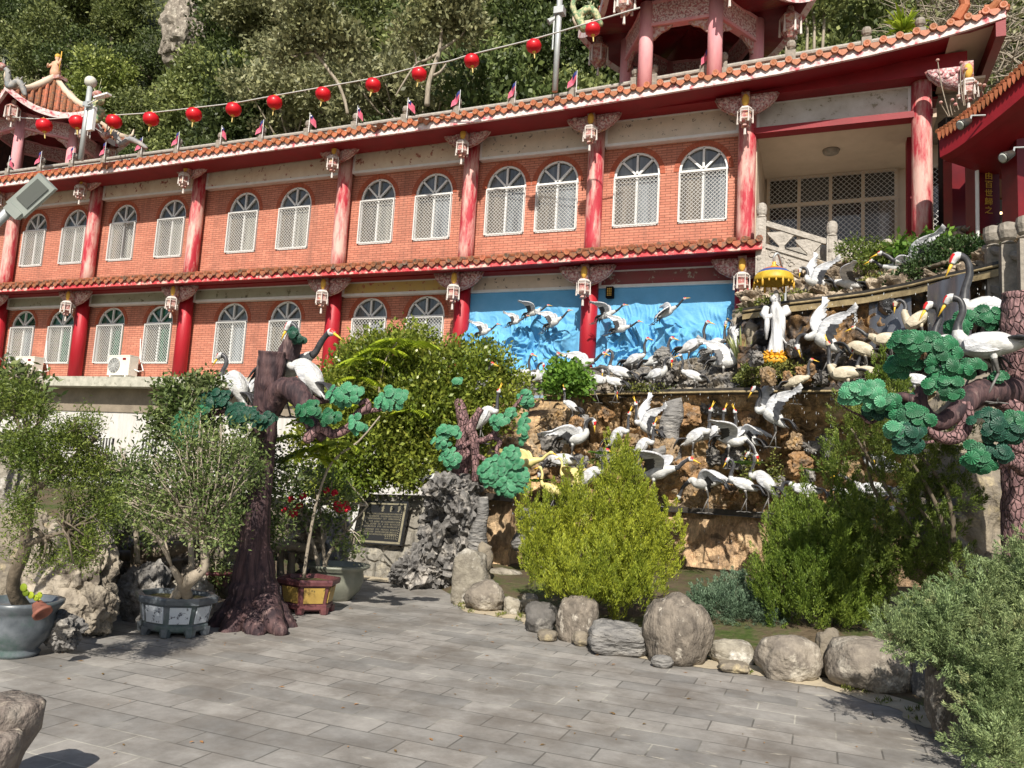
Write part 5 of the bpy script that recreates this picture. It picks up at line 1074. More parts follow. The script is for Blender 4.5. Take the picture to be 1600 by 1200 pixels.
# ------------------------------------------------------------------ plants
def leafmat(name, a, b, c=None, isl=.5, tr=.3, rnd=.12, **k): return mat(name, a, b, sc=k.get('sc', 1.5), lo=.35, hi=.65, c3=c, sc3=k.get('sc3', 2.5), t3=(.55, .68), island=isl, trans=tr, rnd=rnd, rough=k.get('rough', .5), spec=.35)
LM = dict(shrub=leafmat('glossy_shrub_leaf', (.13, .19, .025), (.24, .28, .045), (.32, .3, .06), rough=.35), yconifer=leafmat('golden_cypress_scale', (.38, .42, .04), (.23, .29, .03), tr=.25), gconifer=leafmat('green_cypress_scale', (.11, .18, .025), (.19, .26, .04), tr=.25),
    juniper=leafmat('blue_green_juniper_needle', (.24, .3, .13), (.13, .2, .08), (.3, .31, .15), tr=.2), blue=leafmat('blue_juniper_needle', (.13, .21, .13), (.19, .27, .17), tr=.2), scrag=leafmat('olive_juniper_needle', (.1, .15, .025), (.17, .22, .04), tr=.25),
    lime=leafmat('lime_compound_leaf', (.35, .42, .03), (.25, .34, .03), tr=.4), olive=leafmat('olive_bonsai_leaf', (.1, .15, .04), (.19, .24, .08), (.3, .33, .17), tr=.3), moss=leafmat('moss_cushion', (.08, .11, .02), (.2, .2, .05), tr=.1),
    fern=leafmat('bright_fern_frond', (.16, .3, .04), (.1, .2, .03), tr=.4), dark=leafmat('dark_creeper_leaf', (.03, .07, .02), (.06, .1, .03), tr=.2), reed=leafmat('variegated_reed', (.3, .36, .12), (.5, .5, .25), tr=.3),
    f1=leafmat('forest_leaf_dark', (.06, .09, .025), (.13, .17, .05), tr=.25, rnd=.35, sc=.4), f2=leafmat('forest_leaf_mid', (.13, .165, .05), (.23, .26, .09), tr=.3, rnd=.3, sc=.4), f3=leafmat('forest_leaf_olive', (.22, .23, .1), (.33, .33, .18), tr=.3, rnd=.25, sc=.4), f4=leafmat('forest_leaf_light', (.17, .22, .045), (.27, .31, .08), tr=.3, rnd=.25, sc=.4),
    red=mat('red_blossom', (.7, .02, .04), (.6, .015, .05), rough=.5, trans=.2), dry=leafmat('dry_leaf', (.45, .25, .08), (.35, .2, .08)))
MT['wood'] = mat('grey_brown_bark', (.2, .16, .115), (.1, .08, .055), sc=8, stretch=(1, 1, .3), bump=.8, bsc=20); MT['wood_pale'] = mat('pale_bark', (.42, .36, .28), (.24, .2, .15), sc=8, stretch=(1, 1, .3), bump=.6, bsc=20)
def blob_pts(rg, blobs, n, shell=.55):
    """points in a union of ellipsoids (x,y,z,rx,ry,rz), biased to the outside; returns points and outward dirs"""
    vol = np.array([b[3]*b[4]*b[5] for b in blobs])**.75; k = rg.choice(len(blobs), n, p=vol/vol.sum()); B = np.array(blobs, float)[k]
    d = nrm(rg.normal(0, 1, (n, 3))); r = (shell+(1-shell)*rg.random(n)**.7)[:, None]
    return B[:, :3]+d*r*B[:, 3:6], nrm(d/B[:, 3:6])
def bushy(rg, blobs, nclump, per, L, W, spread, up=.3, shell=.55, out=.6, tilt=.6):
    C, D = blob_pts(rg, blobs, nclump, shell); C = np.repeat(C, per, 0)+rg.normal(0, spread, (nclump*per, 3)); D = np.repeat(D, per, 0)*out; D[:, 2] += up
    return leaf_quads(rg, C, D, L, W, tilt)
def plumes(rg, C, D, n, L, r, leafL, leafW, tilt=.35):
    """flame-shaped sprays: C base points, D directions"""
    K = len(C); LL = (L*rg.uniform(.7, 1.3, K))[:, None, None]; t = rg.random((K, n, 1))**.8; D = nrm(D)
    a = nrm(np.cross(D, rg.normal(0, 1, (K, 3))))[:, None]; b = np.cross(D[:, None], a); ph = rg.random((K, n, 1))*6.283; rr = r*np.sqrt(np.clip(1-t, 0, 1))*rg.random((K, n, 1))**.5*(1.0)
    off = a*np.cos(ph)*rr+b*np.sin(ph)*rr; P = C[:, None]+D[:, None]*t*LL+off; V = D[:, None]*1.0+off/r*.55
    return leaf_quads(rg, P.reshape(-1, 3), V.reshape(-1, 3), leafL, leafW, tilt)
def foliage(name, V, m, parent): 
    off = np.array(OFF[parent.name]); return link(name, quads_mesh(name, V-off, m), parent)
def stems(parent, base, tips, r0, m, seed=0, name='stem', bend=.15):
    rg = random.Random(seed); mb = MB()
    for t in tips:
        b = Vector(base)+Vector((rg.uniform(-.05, .05), rg.uniform(-.05, .05), 0)); t = Vector(t); mid = b.lerp(t, .5)+Vector((rg.uniform(-1, 1), rg.uniform(-1, 1), .4))*bend*(t-b).length
        S = spline([b, mid, t], 9); mb.tube(S, [r0*(1-.75*i/8) for i in range(9)], 6)
    return mb.build(name, m, parent, True)
def pb(px, py, d, rx, rz, ry=None):      # pixel ellipse -> world ellipsoid
    c = atD(px, py, d); k = d/FOC; return (c.x, c.y, c.z, rx*k, (ry if ry else rx*.8)*k, rz*k)
def big_conifer(name, label, base, blobs, npl, per, L, r, ll, lw, m, seed, up=1.0, trunk='wood', shell=.5, tilt=.3, cat='conifer', spires=None):
    rg = np.random.default_rng(seed); t = thing(name, label, cat, base); bb = blobs
    if spires:
        S, SD = blob_pts(rg, blobs, spires[0], .75); k = rg.uniform(.7, 1.3, spires[0]); bb = blobs+[tuple(s+sd_*.04+np.array([0, 0, spires[2]*.4*q]))+(spires[1]*q, spires[1]*q, spires[2]*q) for s, sd_, q in zip(S, SD, k)]
    C, D = blob_pts(rg, bb, npl, shell); D = D*.55; D[:, 2] += up
    D += rg.normal(0, .12, D.shape); foliage('foliage', plumes(rg, C, D, per, L, r, ll, lw, tilt), m, t)
    stems(t, base, [Vector(b[:3]) for b in blobs[:7]], .035, MT[trunk], seed, 'trunk'); return t
# yellow-green conifer in the middle
big_conifer('cypress_bush', 'yellow-green flame-shaped conifer behind the squarish streaked boulder', atD(925, 950, 8.9), [pb(925,885,8.8,100,62), pb(865,855,8.8,45,50), pb(845,885,8.7,36,40), pb(985,845,8.8,60,70), pb(1040,850,9.0,26,45), pb(968,790,8.9,34,60), pb(960,750,8.9,14,36), pb(985,745,9.0,9,34), pb(875,800,8.9,22,36), pb(1010,900,8.8,50,45), pb(940,920,8.5,80,32), pb(905,925,8.3,60,20), pb(1010,800,8.9,16,34), pb(920,830,8.8,40,50), pb(970,735,8.9,9,34), pb(950,775,8.9,14,34), pb(990,770,8.9,16,36)], 2000, 80, .17, .034, .036, .0085, LM['yconifer'], 1, up=1.25, spires=(75, .085, .27))
big_conifer('cypress_bush', 'dense green conifer with pointed tips behind the white-splashed boulder', atD(1275, 985, 8.3), [pb(1270,900,8.4,80,75), pb(1310,940,8.3,60,50), pb(1240,860,8.5,30,70), pb(1235,920,8.3,45,50), pb(1262,790,8.5,12,45), pb(1310,830,8.5,30,60), pb(1305,770,8.6,14,40), pb(1345,890,8.4,45,60), pb(1350,780,8.6,20,40), pb(1380,860,8.5,40,60), pb(1290,870,8.3,60,60), pb(1330,960,8.2,50,30)], 2000, 80, .17, .036, .036, .0085, LM['gconifer'], 2, up=1.15, spires=(75, .085, .26))
big_conifer('juniper_tree', 'scraggly olive juniper with leaning reddish trunk left of the moulded outcrop', atD(1490, 920, 7.8), [pb(1330,670,7.8,25,30), pb(1350,690,7.8,32,35), pb(1375,650,7.8,22,35), pb(1395,680,7.8,30,35), pb(1420,700,7.8,35,30), pb(1440,740,7.8,40,30), pb(1400,760,7.9,40,25), pb(1460,780,7.8,40,30), pb(1440,820,7.8,45,30), pb(1500,780,7.7,28,25), pb(1480,700,7.9,25,25), pb(1370,820,7.9,30,35), pb(1430,870,7.8,50,40), pb(1490,880,7.8,35,40), pb(1390,900,7.9,40,50), pb(1345,720,7.9,25,20)], 850, 70, .13, .042, .034, .008, LM['scrag'], 3, up=.6, shell=.25, spires=(50, .1, .16))
big_conifer('cypress_bush', 'narrow dark conifer tip in front of the cream cranes', atD(1400, 620, 9.6), [pb(1380,590,9.6,12,50), pb(1395,620,9.6,22,30), pb(1370,610,9.6,14,22), pb(1410,640,9.6,24,20)], 150, 50, .14, .045, .04, .013, LM['gconifer'], 4, up=1.2)
big_conifer('juniper_bush', 'low blue-green juniper between the two upright conifers', atD(1150, 985, 8.6), [pb(1145,955,8.7,65,35), pb(1110,945,8.8,35,25), pb(1185,975,8.5,40,28), pb(1150,925,8.8,35,22)], 800, 60, .11, .04, .03, .008, LM['blue'], 5, up=.45, shell=.4)
big_conifer('juniper_bush', 'large sprawling blue-green juniper filling the right foreground', atD(1600, 1150, 5.3), [pb(1560,960,5.5,70,40), pb(1610,930,5.6,40,40), pb(1460,985,5.4,60,24), pb(1510,1000,5.3,70,30), pb(1600,1000,5.2,50,50), pb(1490,1025,5.2,50,20), pb(1570,1090,4.9,50,45), pb(1610,1140,4.8,45,60), pb(1550,1172,4.7,40,20), pb(1660,1020,5.2,50,120), pb(1580,1050,5.0,50,45), pb(1610,895,5.7,40,22), pb(1425,998,5.3,40,10)], 3200, 80, .12, .03, .024, .0065, LM['juniper'], 6, up=.3, shell=.45, spires=(150, .06, .1))
# big broadleaf shrub in the centre
def shrub(name, label, base, blobs, ncl, per, L, W, sp, m, seed, nst=7, up=.3, shell=.6, cat='shrub', wood='wood', r0=.03, out=.6):
    rg = np.random.default_rng(seed); t = thing(name, label, cat, base); foliage('foliage', bushy(rg, blobs, ncl, per, L, W, sp, up, shell, out), m, t)
    stems(t, base, [Vector(b[:3]) for b in blobs[:nst]], r0, MT[wood], seed); return t
shrub('broadleaf_shrub', 'large dense glossy-leaved shrub covering the wall left of the cranes', atD(640, 765, 12.6), [pb(640,640,12.6,110,80), pb(560,600,12.6,60,60), pb(700,590,12.8,80,55), pb(610,560,12.8,80,35), pb(760,570,13,40,32), pb(700,660,12.5,70,60), pb(590,690,12.3,80,60), pb(650,720,12.2,70,45), pb(540,640,12.4,40,60), pb(760,640,12.7,40,50), pb(550,740,12.3,50,35), pb(640,530,12.9,40,22), pb(800,610,12.9,26,30), pb(720,700,12.3,40,40), pb(505,640,12.2,36,50), pb(490,700,12,34,50), pb(520,760,11.8,40,30)], 4200, 18, .075, .042, .09, LM['shrub'], 10, up=.45)
shrub('leafy_shrub', 'small bright green leafy shrub on the shelf below the blue relief', atD(885, 612, 14), [pb(885,590,14,30,18), pb(900,600,13.9,26,14), pb(868,605,13.9,22,12), pb(875,575,14,16,12)], 160, 14, .09, .06, .07, LM['fern'], 11)
shrub('creeper', 'dark evergreen creeper spilling over the rocks under the couplet pillars', atD(1480, 410, 12), [pb(1490,400,12.6,60,22), pb(1460,420,12.5,50,18), pb(1530,400,12.4,40,22), pb(1440,440,12.6,40,14), pb(1400,445,12.8,24,8)], 700, 16, .07, .03, .06, LM['dark'], 12, out=.9)
shrub('creeper', 'olive needle-leaved creeper along the top of the tan rocks', atD(1370, 400, 13.6), [pb(1340,390,14,30,10), pb(1380,400,13.8,36,12), pb(1420,390,13.6,30,10), pb(1360,412,13.8,30,8)], 300, 16, .07, .025, .06, LM['scrag'], 13)
shrub('creeper', 'light green leaves at the foot of the right porch pillar', atD(1430, 385, 13.2), [pb(1420,385,13.2,26,8), pb(1465,380,13.2,22,10), pb(1455,392,13.2,20,8)], 50, 10, .13, .08, .08, LM['fern'], 14)
shrub('moss_cushion', 'mossy mound under the golden lotus of the white statue', atD(1210, 585, 13.2), [pb(1210,580,13.2,50,16), pb(1250,575,13.2,30,16), pb(1180,590,13.2,30,12), pb(1225,595,13.1,40,10)], 500, 14, .05, .03, .03, LM['moss'], 15, shell=.8, cat='moss')
shrub('moss_cushion', 'strip of moss on the lip of the highest trough', atD(1260, 468, 14), [pb(1215,472,14.1,30,5), pb(1260,466,14,34,6), pb(1310,458,13.8,24,6), pb(1375,440,13.4,26,8)], 260, 14, .05, .03, .03, LM['moss'], 16, shell=.8, cat='moss')
# reeds and ferns
def tuft(name, label, base, n, L, w, m, seed, spread=.5, cat='plant', droop=.6):
    rg = random.Random(seed); t = thing(name, label, cat, base); mb = MB()
    for i in range(n):
        a = rg.uniform(0, 2*PI); s = rg.uniform(.2, 1)*spread; l = L*rg.uniform(.7, 1.1); b = Vector(base)+Vector((math.cos(a), math.sin(a), 0))*.05
        d = Vector((math.cos(a)*s, math.sin(a)*s, 1)).normalized(); P = [b+d*l*q-Vector((0, 0, droop*s*l*q*q)) for q in (0, .3, .6, .85, 1)]; sx = d.cross(Vector((rg.uniform(-1, 1), rg.uniform(-1, 1), 0))).normalized()
        mb.grid([[p-sx*w*k, p+sx*w*k] for p, k in zip(P, (.5, 1, .9, .5, .05))])
    mb.build('blade', m, t); return t
def frond(name, label, base, n, L, m, seed, spread=1.0, pin=.09, cat='fern', up=.7):
    rg = np.random.default_rng(seed); t = thing(name, label, cat, base); Q = []
    for i in range(n):
        a = rg.uniform(0, 2*PI); d = np.array([math.cos(a)*spread, math.sin(a)*spread, up]); d /= np.linalg.norm(d); l = L*rg.uniform(.7, 1.1); s = np.cross(d, [0, 0, 1.]); s /= np.linalg.norm(s)
        q = np.linspace(.15, 1, 16)[:, None]; P = np.array(base)+d*l*q+np.array([0, 0, -1.])*l*.45*q*q
        for sg in (1, -1):
            Dn = s*sg+d*.5+np.array([0, 0, -.2]); W = pin*np.sin(q[:, 0]*2.6+.3); Dn = nrm(np.repeat(Dn[None], 16, 0)); S = nrm(np.repeat(d[None], 16, 0)); W = W[:, None]
            Q.append(np.stack([P, P+Dn*W*.5+S*W*.16, P+Dn*W, P+Dn*W*.5-S*W*.16], 1))
    foliage('frond', np.concatenate(Q), m, t); return t
tuft('reed_clump', 'pale variegated reed clump right of the bowing winged crane', atD(1160, 572, 13.9), 34, .75, .022, LM['reed'], 1)
frond('fern', 'fern by the foot of the right red pillar', atD(1172, 490, 14.6), 12, .38, LM['fern'], 2)
frond('fern', 'bright fern left of the pair of cranes', atD(1165, 728, 12.0), 11, .34, LM['fern'], 3)
frond('fern', 'bright fern above the folded-over crane', atD(1273, 738, 11.9), 9, .3, LM['fern'], 4)
frond('fern', 'fern on the rocks below the cane-legged crane, left of the conifer tip', atD(940, 712, 12.2), 9, .3, LM['fern'], 5)
frond('fern', 'fern behind the yellow egret on the lowest gutter', atD(838, 755, 12.0), 8, .32, LM['fern'], 6)
frond('fern', 'fern at the lip of the top trough below the flying pair', atD(1440, 432, 12.7), 9, .36, LM['fern'], 7)
frond('fern', 'small fern among the tan rocks left of the porch crane pair', atD(1318, 455, 13.8), 7, .25, LM['fern'], 8)
# small ground growth on the cascade
rg = np.random.default_rng(33); mos = []
for (a, b, d, w, h, n) in [(1165,740,11.95,12,40,50),(1210,740,12,14,40,50),(930,720,12.3,10,10,20),(1240,790,11.8,60,12,60),(1000,605,14,60,8,60),(1180,600,13.2,40,10,60),(1290,600,12.6,40,14,40),(880,770,11.9,50,6,40),(1300,735,12,20,12,20)]:
    C, D = blob_pts(rg, [pb(a, b, d, w, h, 6)], n*6, .1); mos.append(leaf_quads(rg, C, D, .05, .03, .8))
V = np.concatenate(mos); o = link('moss', quads_mesh('moss', V, LM['moss'])); tag(o, kind='stuff')
# lime compound-leaf saplings growing through the shrub
def lime(name, label, base, stem, heads, seed):
    t = thing(name, label, 'sapling', base); rg = np.random.default_rng(seed); mb = MB(); mb.tube(spline(stem, 16), list(np.linspace(.022, .008, 16)), 7); mb.build('stem', MT['wood_pale'], t, True); Q = []
    for h, nf, L in heads:
        for i in range(nf):
            a = rg.uniform(0, 6.28); d = np.array([math.cos(a), math.sin(a)*.8-.2, .25]); d /= np.linalg.norm(d); s = np.cross(d, [0, 0, 1.]); s /= np.linalg.norm(s); l = L*rg.uniform(.7, 1.1)
            q = np.linspace(.2, 1, 9)[:, None]; P = np.array(h)+d*l*q-np.array([0, 0, .5])*l*q*q
            for sg in (1, -1):
                Dn = np.repeat(nrm(s*sg*.8+d*.5+np.array([0, 0, -.6]))[None], 9, 0); S = np.repeat(d[None], 9, 0); W = .13; Q.append(np.stack([P, P+Dn*W*.5+S*W*.17, P+Dn*W, P+Dn*W*.5-S*W*.17], 1))
    foliage('foliage', np.concatenate(Q), LM['lime'], t)
lime('sapling', 'tall thin sapling with lime feather leaves rising from the yellow pot', atZ(478, 958), [atD(474,905,8.9), atD(482,850,8.9), atD(497,775,8.9), atD(520,720,8.9), atD(560,690,8.8), atD(594,650,8.8)], [(atD(500,700,8.9), 9, .32), (atD(480,710,8.8), 7, .3), (atD(530,690,8.9), 8, .3), (atD(470,680,8.8), 8, .3), (atD(505,650,9.2), 8, .35)], 1)
lime('sapling', 'lime feather-leaved sapling topping the large glossy shrub', atD(600, 700, 12.0), [atD(600,700,12.0), atD(590,640,12), atD(600,570,12), atD(620,535,12)], [(atD(625,530,11.9), 10, .42), (atD(600,545,11.9), 9, .42), (atD(655,535,11.9), 9, .42), (atD(575,560,11.9), 9, .4), (atD(560,590,11.8), 8, .38), (atD(640,640,11.7), 6, .36), (atD(585,625,11.6), 6, .36)], 2)

# ------------------------------------------------------------------ forest
random.seed(4)
def forest_tree(kind, seed):
    rg = np.random.default_rng(seed); r2 = random.Random(seed); t = thing('forest_tree', 'tree', 'tree'); Rr = 3.0
    if kind == 'umbrella': blobs = [(r2.uniform(-2.6, 2.6), r2.uniform(-2, 2), 4.2+r2.uniform(-.3, .3), 1.3, 1.2, .5) for _ in range(14)]; m = LM['f3']; n = 900; H = 4.2
    elif kind == 'tall': blobs = [(r2.uniform(-1.4, 1.4), r2.uniform(-1.2, 1.2), 2.5+i*.55, 1.3, 1.3, .9) for i in range(10)]; m = LM['f2']; n = 1000; H = 6
    elif kind == 'bare': blobs = [(r2.uniform(-2.6, 2.6), r2.uniform(-1.6, 1.6), r2.uniform(4.2, 7.2), .9, .9, .5) for _ in range(13)]; m = LM['f3']; n = 480; H = 6.5
    elif kind == 'light': blobs = [(r2.uniform(-2.2, 2.2), r2.uniform(-2, 2), r2.uniform(1.5, 4.5), 1.3, 1.3, .9) for _ in range(13)]; m = LM['f4']; n = 1000; H = 4
    elif kind == 'dark': blobs = [(r2.uniform(-2.4, 2.4), r2.uniform(-2, 2), r2.uniform(1.2, 4.6), 1.4, 1.4, 1.0) for _ in range(14)]; m = LM['f1']; n = 1000; H = 4
    else: blobs = [(r2.uniform(-2.3, 2.3), r2.uniform(-2, 2), r2.uniform(1.3, 4.4), 1.3, 1.2, .8) for _ in range(13)]; m = LM['f2']; n = 1000; H = 4
    foliage('crown', bushy(rg, blobs, n, 13, .25, .14, .2, .25, .7, .5), m, t)
    mb = MB(); mb.tube([(0, 0, -1), (.1, .05, H*.3), (-.05, 0, H*.6)], [.17, .13, .1], 8)
    for b in blobs: 
        S = spline([(-.05, 0, H*.35+r2.uniform(0, H*.25)), (b[0]*.5, b[1]*.5, b[2]*.75), (b[0], b[1], b[2]+.1)], 7); mb.tube(S, list(np.linspace(.07, .015, 7)), 5)
    mb.build('trunk', MT['wood_pale'] if kind in ('bare', 'tall') else MT['wood'], t, True); return t
KINDS = ['dark', 'mid', 'light', 'tall', 'umbrella', 'bare', 'dark', 'mid']; TP = [forest_tree(k, 70+i) for i, k in enumerate(KINDS)]
KL = {'dark': 'dense dark green tree', 'mid': 'mid green bushy tree', 'light': 'light green leafy tree', 'tall': 'slender upright tree', 'umbrella': 'flat-topped olive tree', 'bare': 'open-crowned tree with pale bare branches'}
used = set(); rg3 = random.Random(9)
SPOTS = []; LBL = {}
for row, (Y, n) in enumerate([(27.0, 19), (30.5, 19), (34, 19), (38, 18), (42.5, 17), (47, 16), (52, 15)]):
    for i in range(n):
        pxx = -80+(1760)*(i+.5+rg3.uniform(-.35, .35))/n; x = atY(pxx, 200, Y).x; y = Y+rg3.uniform(-1.5, 1.5)
        k = rg3.choices(range(8), [3, 3, 2.5, 1.5, 1, 1.2, 3, 2])[0]
        if x > -2 and row < 2: k = rg3.choice([0, 1, 3, 7])
        SPOTS.append((x, y, k, pxx, row))
SPOTS += [(atY(255, 150, 29).x, 28, 4, 255, 0), (atY(490, 90, 29).x, 28, 5, 490, 0), (atY(665, 100, 28).x, 27, 5, 665, 0), (atY(520, 60, 33).x, 32, 4, 520, 1), (atY(620, 40, 35).x, 34, 4, 620, 1)]
def where(px): return 'behind the left pavilion' if px < 130 else 'above the first lanterns' if px < 330 else 'above the middle lanterns' if px < 560 else 'above the forked tree' if px < 760 else 'by the camera mast' if px < 950 else 'behind the hexagonal roof pavilion' if px < 1200 else 'above the porch roof' if px < 1450 else 'beyond the roof corner'
for x, y, k, px, row in SPOTS:
    if 250 < px < 345 and row == 3: continue
    o = TP[k] if k not in used else dup(TP[k], (0, 0, 0)); used.add(k)
    lab_ = '%s, %s hillside, %s' % (KL[KINDS[k]], ['foot', 'low', 'lower mid', 'mid', 'upper mid', 'high', 'top'][row], where(px)); nth = LBL.get(lab_, 0); LBL[lab_] = nth+1
    s = rg3.uniform(.75, 1.15)*(1 if row < 3 else 1.15); o.location = (x, y, hill_z(x, y)-.6); o.rotation_euler = (0, 0, rg3.uniform(0, 6.28)); o.scale = (s, s, s*rg3.uniform(.9, 1.1))
    o['label'] = '%s, %s hillside, %s' % (KL[KINDS[k]], ['foot', 'low', 'lower mid', 'mid', 'upper mid', 'high', 'top'][row], where(px))+['', ', farther right', ', farthest right', ', third', ', fourth'][min(4, nth)]; o['group'] = 'trees on the hillside'
rg = np.random.default_rng(77); N = 26000; xs = rg.uniform(-75, 30, N); ys = rg.uniform(23.5, 58, N); zs = np.array([hill_z(a, b) for a, b in zip(xs[::4], ys[::4])]).repeat(4)[:N]
xs = xs[::4].repeat(4)[:N]+rg.normal(0, .5, N); ys = ys[::4].repeat(4)[:N]+rg.normal(0, .5, N); C = np.stack([xs, ys, zs+rg.uniform(0, .9, N)], 1)
o = link('undergrowth', quads_mesh('undergrowth', leaf_quads(rg, C, np.tile([0, -.3, .8], (N, 1)), .55, .3, .7), LM['f2'])); tag(o, kind='stuff')
# grey cliff patch showing between the crowns
c = atY(290, 50, 39); mb = MB(); rock_shape(mb, (0, 0, 0), (1.6, 1.5, 2.6), 77, 5, .35, .4); o = mb.build('cliff_outcrop', RK['grey'], loc=(0, 0, 0)); o.location = c; tag(o, 'bare grey cliff outcrop showing between the hillside trees at upper left', 'rock')
# ------------------------------------------------------------------ stair balustrade, statue, parasol
def carved_post(mb, c, h, w=.2):
    x, y, z = c; mb.box(x-w/2, x+w/2, y-w/2, y+w/2, z, z+h); mb.box(x-w/2+.04, x+w/2-.04, y-w/2-.012, y+w/2+.012, z+.1, z+h-.1)
    for k in range(6): mb.sphere((x+.03*(-1)**k, y-w/2-.012, z+.18+k*(h-.3)/6), .045, 7, 5, 0, (1, .5, 1.2))
    mb.lathe([(w*.36, 0), (w*.52, .03), (w*.4, .06), (w*.5, .1), (w*.56, .2), (w*.5, .3), (w*.3, .34), (.01, .35)], (x, y, z+h), 12)
MT['balu'] = mat('carved_light_grey_stone', (.46, .42, .37), (.33, .3, .26), sc=9, bump=.8, bsc=22, c3=(.2, .18, .15), sc3=14, t3=(.58, .66))
bal = thing('stair_balustrade', 'carved light grey stone balustrade stepping down in front of the porch windows', 'balustrade', (-.5, 16.8, 6))
BY = 16.9
pA, pB, pC = atY(1189, 420, BY), atY(1299, 425, BY), atY(1385, 450, BY)
tops = [atY(1190, 342, BY), atY(1300, 371, BY), atY(1386, 400, BY)]
for b, t in zip((pA, pB, pC), tops):
    m = MB(); carved_post(m, (t.x, BY, 5.6), t.z-5.6, .2); m.build('post', MT['balu'], bal)
for a, b in zip(tops, tops[1:]):
    m = MB(); m.bar((a.x+.1, BY, a.z-.12), (b.x-.1, BY, b.z-.1), .13, .11); m.build('handrail', MT['balu'], bal)
    m = MB()
    q = [(a.x+.1, a.z-.62), (b.x-.1, b.z-.58), (b.x-.1, 5.5), (a.x+.1, 5.5)]; m.prism(q[::-1], BY-.05, BY+.05)
    m.bar((a.x+.1, BY, a.z-.62), (b.x-.1, BY, b.z-.58), .17, .08)
    random.seed(8)
    for i in range(46):
        u, v = random.random(), random.random(); x = a.x+.2+(b.x-a.x-.4)*u; zt = a.z-.72+(b.z-a.z)*u; z = 5.75+(zt-5.8)*v
        R_ = random.uniform(.05, .1); m.tube([(x+R_*math.cos(t)*(1-t/9), BY-.055, z+R_*math.sin(t)*(1-t/9)) for t in np.linspace(0, 5, 10)], .018, 5)
    m.build('carved_panel', MT['balu'], bal)
    for u in (.3, .7):
        m = MB(); x = a.x+(b.x-a.x)*u; z0 = a.z-.58+(b.z-a.z)*u; z1 = a.z-.17+(b.z-a.z)*u
        m.prism([(x-.07, z0), (x+.07, z0), (x+.05, z0+.1), (x+.27, z1-.06), (x+.3, z1), (x-.3, z1), (x-.27, z1-.06), (x-.05, z0+.1)], BY-.045, BY+.045); m.build('vase_bracket', MT['balu'], bal)
# white robed statue
sb = atD(1211, 553, 13.1); k = 13.1/FOC
st = thing('robed_statue', 'white robed goddess statue standing on a golden lotus above the cascade', 'statue', sb)
MT['statue'] = mat('white_glazed_statue', (.72, .72, .72), (.55, .55, .56), sc=3, stretch=(4, 4, .8), rough=.35, bump=.3, bsc=10)
mb = MB(); H = 96*k; S_ = []; Rr = []
prof = [(0, .0, 17, 12), (.05, .0, 17, 12), (.15, .01, 16, 11), (.3, .02, 14, 10), (.45, .01, 13.5, 9.5), (.6, 0, 16.5, 9.5), (.72, -.01, 18, 9), (.8, -.01, 14, 7), (.84, 0, 5, 5), (.865, 0, 4.2, 4.6), (.9, 0, 6, 6.6), (.94, 0, 6.2, 6.8), (.975, 0, 5, 5.4), (1, 0, 1, 1)]
S0 = spline([(sb.x+.04*math.sin(z*4), sb.y, sb.z+z*H) for z, *_ in prof], 60); R0 = spline([(b, c, 0) for a, o, b, c in prof], 60)
mb.tube(S0, [(r.x*k, r.y*k) if True else 0 for r in R0], 28)
c0 = Vector((sb.x, sb.y, 0))
for i, v in enumerate(mb.v):
    t = (v[2]-sb.z)/H
    if t < .78:
        a = math.atan2(v[1]-sb.y, v[0]-sb.x); f = 1+.11*math.sin(a*8+t*7)+.05*math.sin(a*17-t*9); mb.v[i] = (sb.x+(v[0]-sb.x)*f, sb.y+(v[1]-sb.y)*f, v[2])
mb.sphere((sb.x, sb.y-6.6*k, sb.z+H*.915), 1.3*k, 8, 6, 0, (.8, 1.2, 1.2))                          # nose
for e in (-1, 1): mb.sphere((sb.x+e*2.4*k, sb.y-6.1*k, sb.z+H*.93), 1.1*k, 8, 5, 0, (1.3, .5, .6)); mb.sphere((sb.x+e*6.2*k, sb.y, sb.z+H*.905), 1.6*k, 8, 6, 0, (.5, .9, 2.2))
mb.sphere((sb.x, sb.y-6*k, sb.z+H*.885), 1.2*k, 8, 5, 0, (1.4, .5, .6))
b = mb.build('body', MT['statue'], st, True)
for e, P in ((-1, [(-14, 0, 75), (-17, -3, 64), (-12, -9, 55), (-3, -12, 60)]), (1, [(14, 0, 75), (17, -3, 65), (11, -9, 60), (3, -12, 68)])):
    m = MB(); m.tube([(sb.x+x*k, sb.y+y*k, sb.z+z*k) for x, y, z in P], [(5*k), 6.5*k, 6*k, 3*k], 10); m.tube([(sb.x+P[2][0]*k, sb.y+P[2][1]*k, sb.z+P[2][2]*k), (sb.x+(P[2][0]+e*.5)*k, sb.y-7*k, sb.z+40*k), (sb.x+(P[2][0]+e*1)*k, sb.y-7*k, sb.z+22*k)], [(6*k, 4*k), (7*k, 4*k), (2.5*k, 1.6*k)], 8)
    for f in range(4): q = P[3]; m.tube([(sb.x+q[0]*k+(f-1.5)*1.0*k, sb.y+q[1]*k, sb.z+q[2]*k), (sb.x+q[0]*k+(f-1.5)*.9*k, sb.y+q[1]*k-1*k, sb.z+(q[2]+4+f % 2)*k)], [.7*k, .4*k], 5)
    m.build('sleeve', MT['statue'], st, True)
m = MB(); m.tube(spline([(sb.x+10*k, sb.y-6*k, sb.z+24*k), (sb.x+18*k, sb.y-6*k, sb.z+14*k), (sb.x+29*k, sb.y-4*k, sb.z+8*k)], 9), list(zip(np.linspace(6*k, 1*k, 9), np.linspace(2*k, .6*k, 9))), 8); m.build('sash', MT['statue'], st, True)
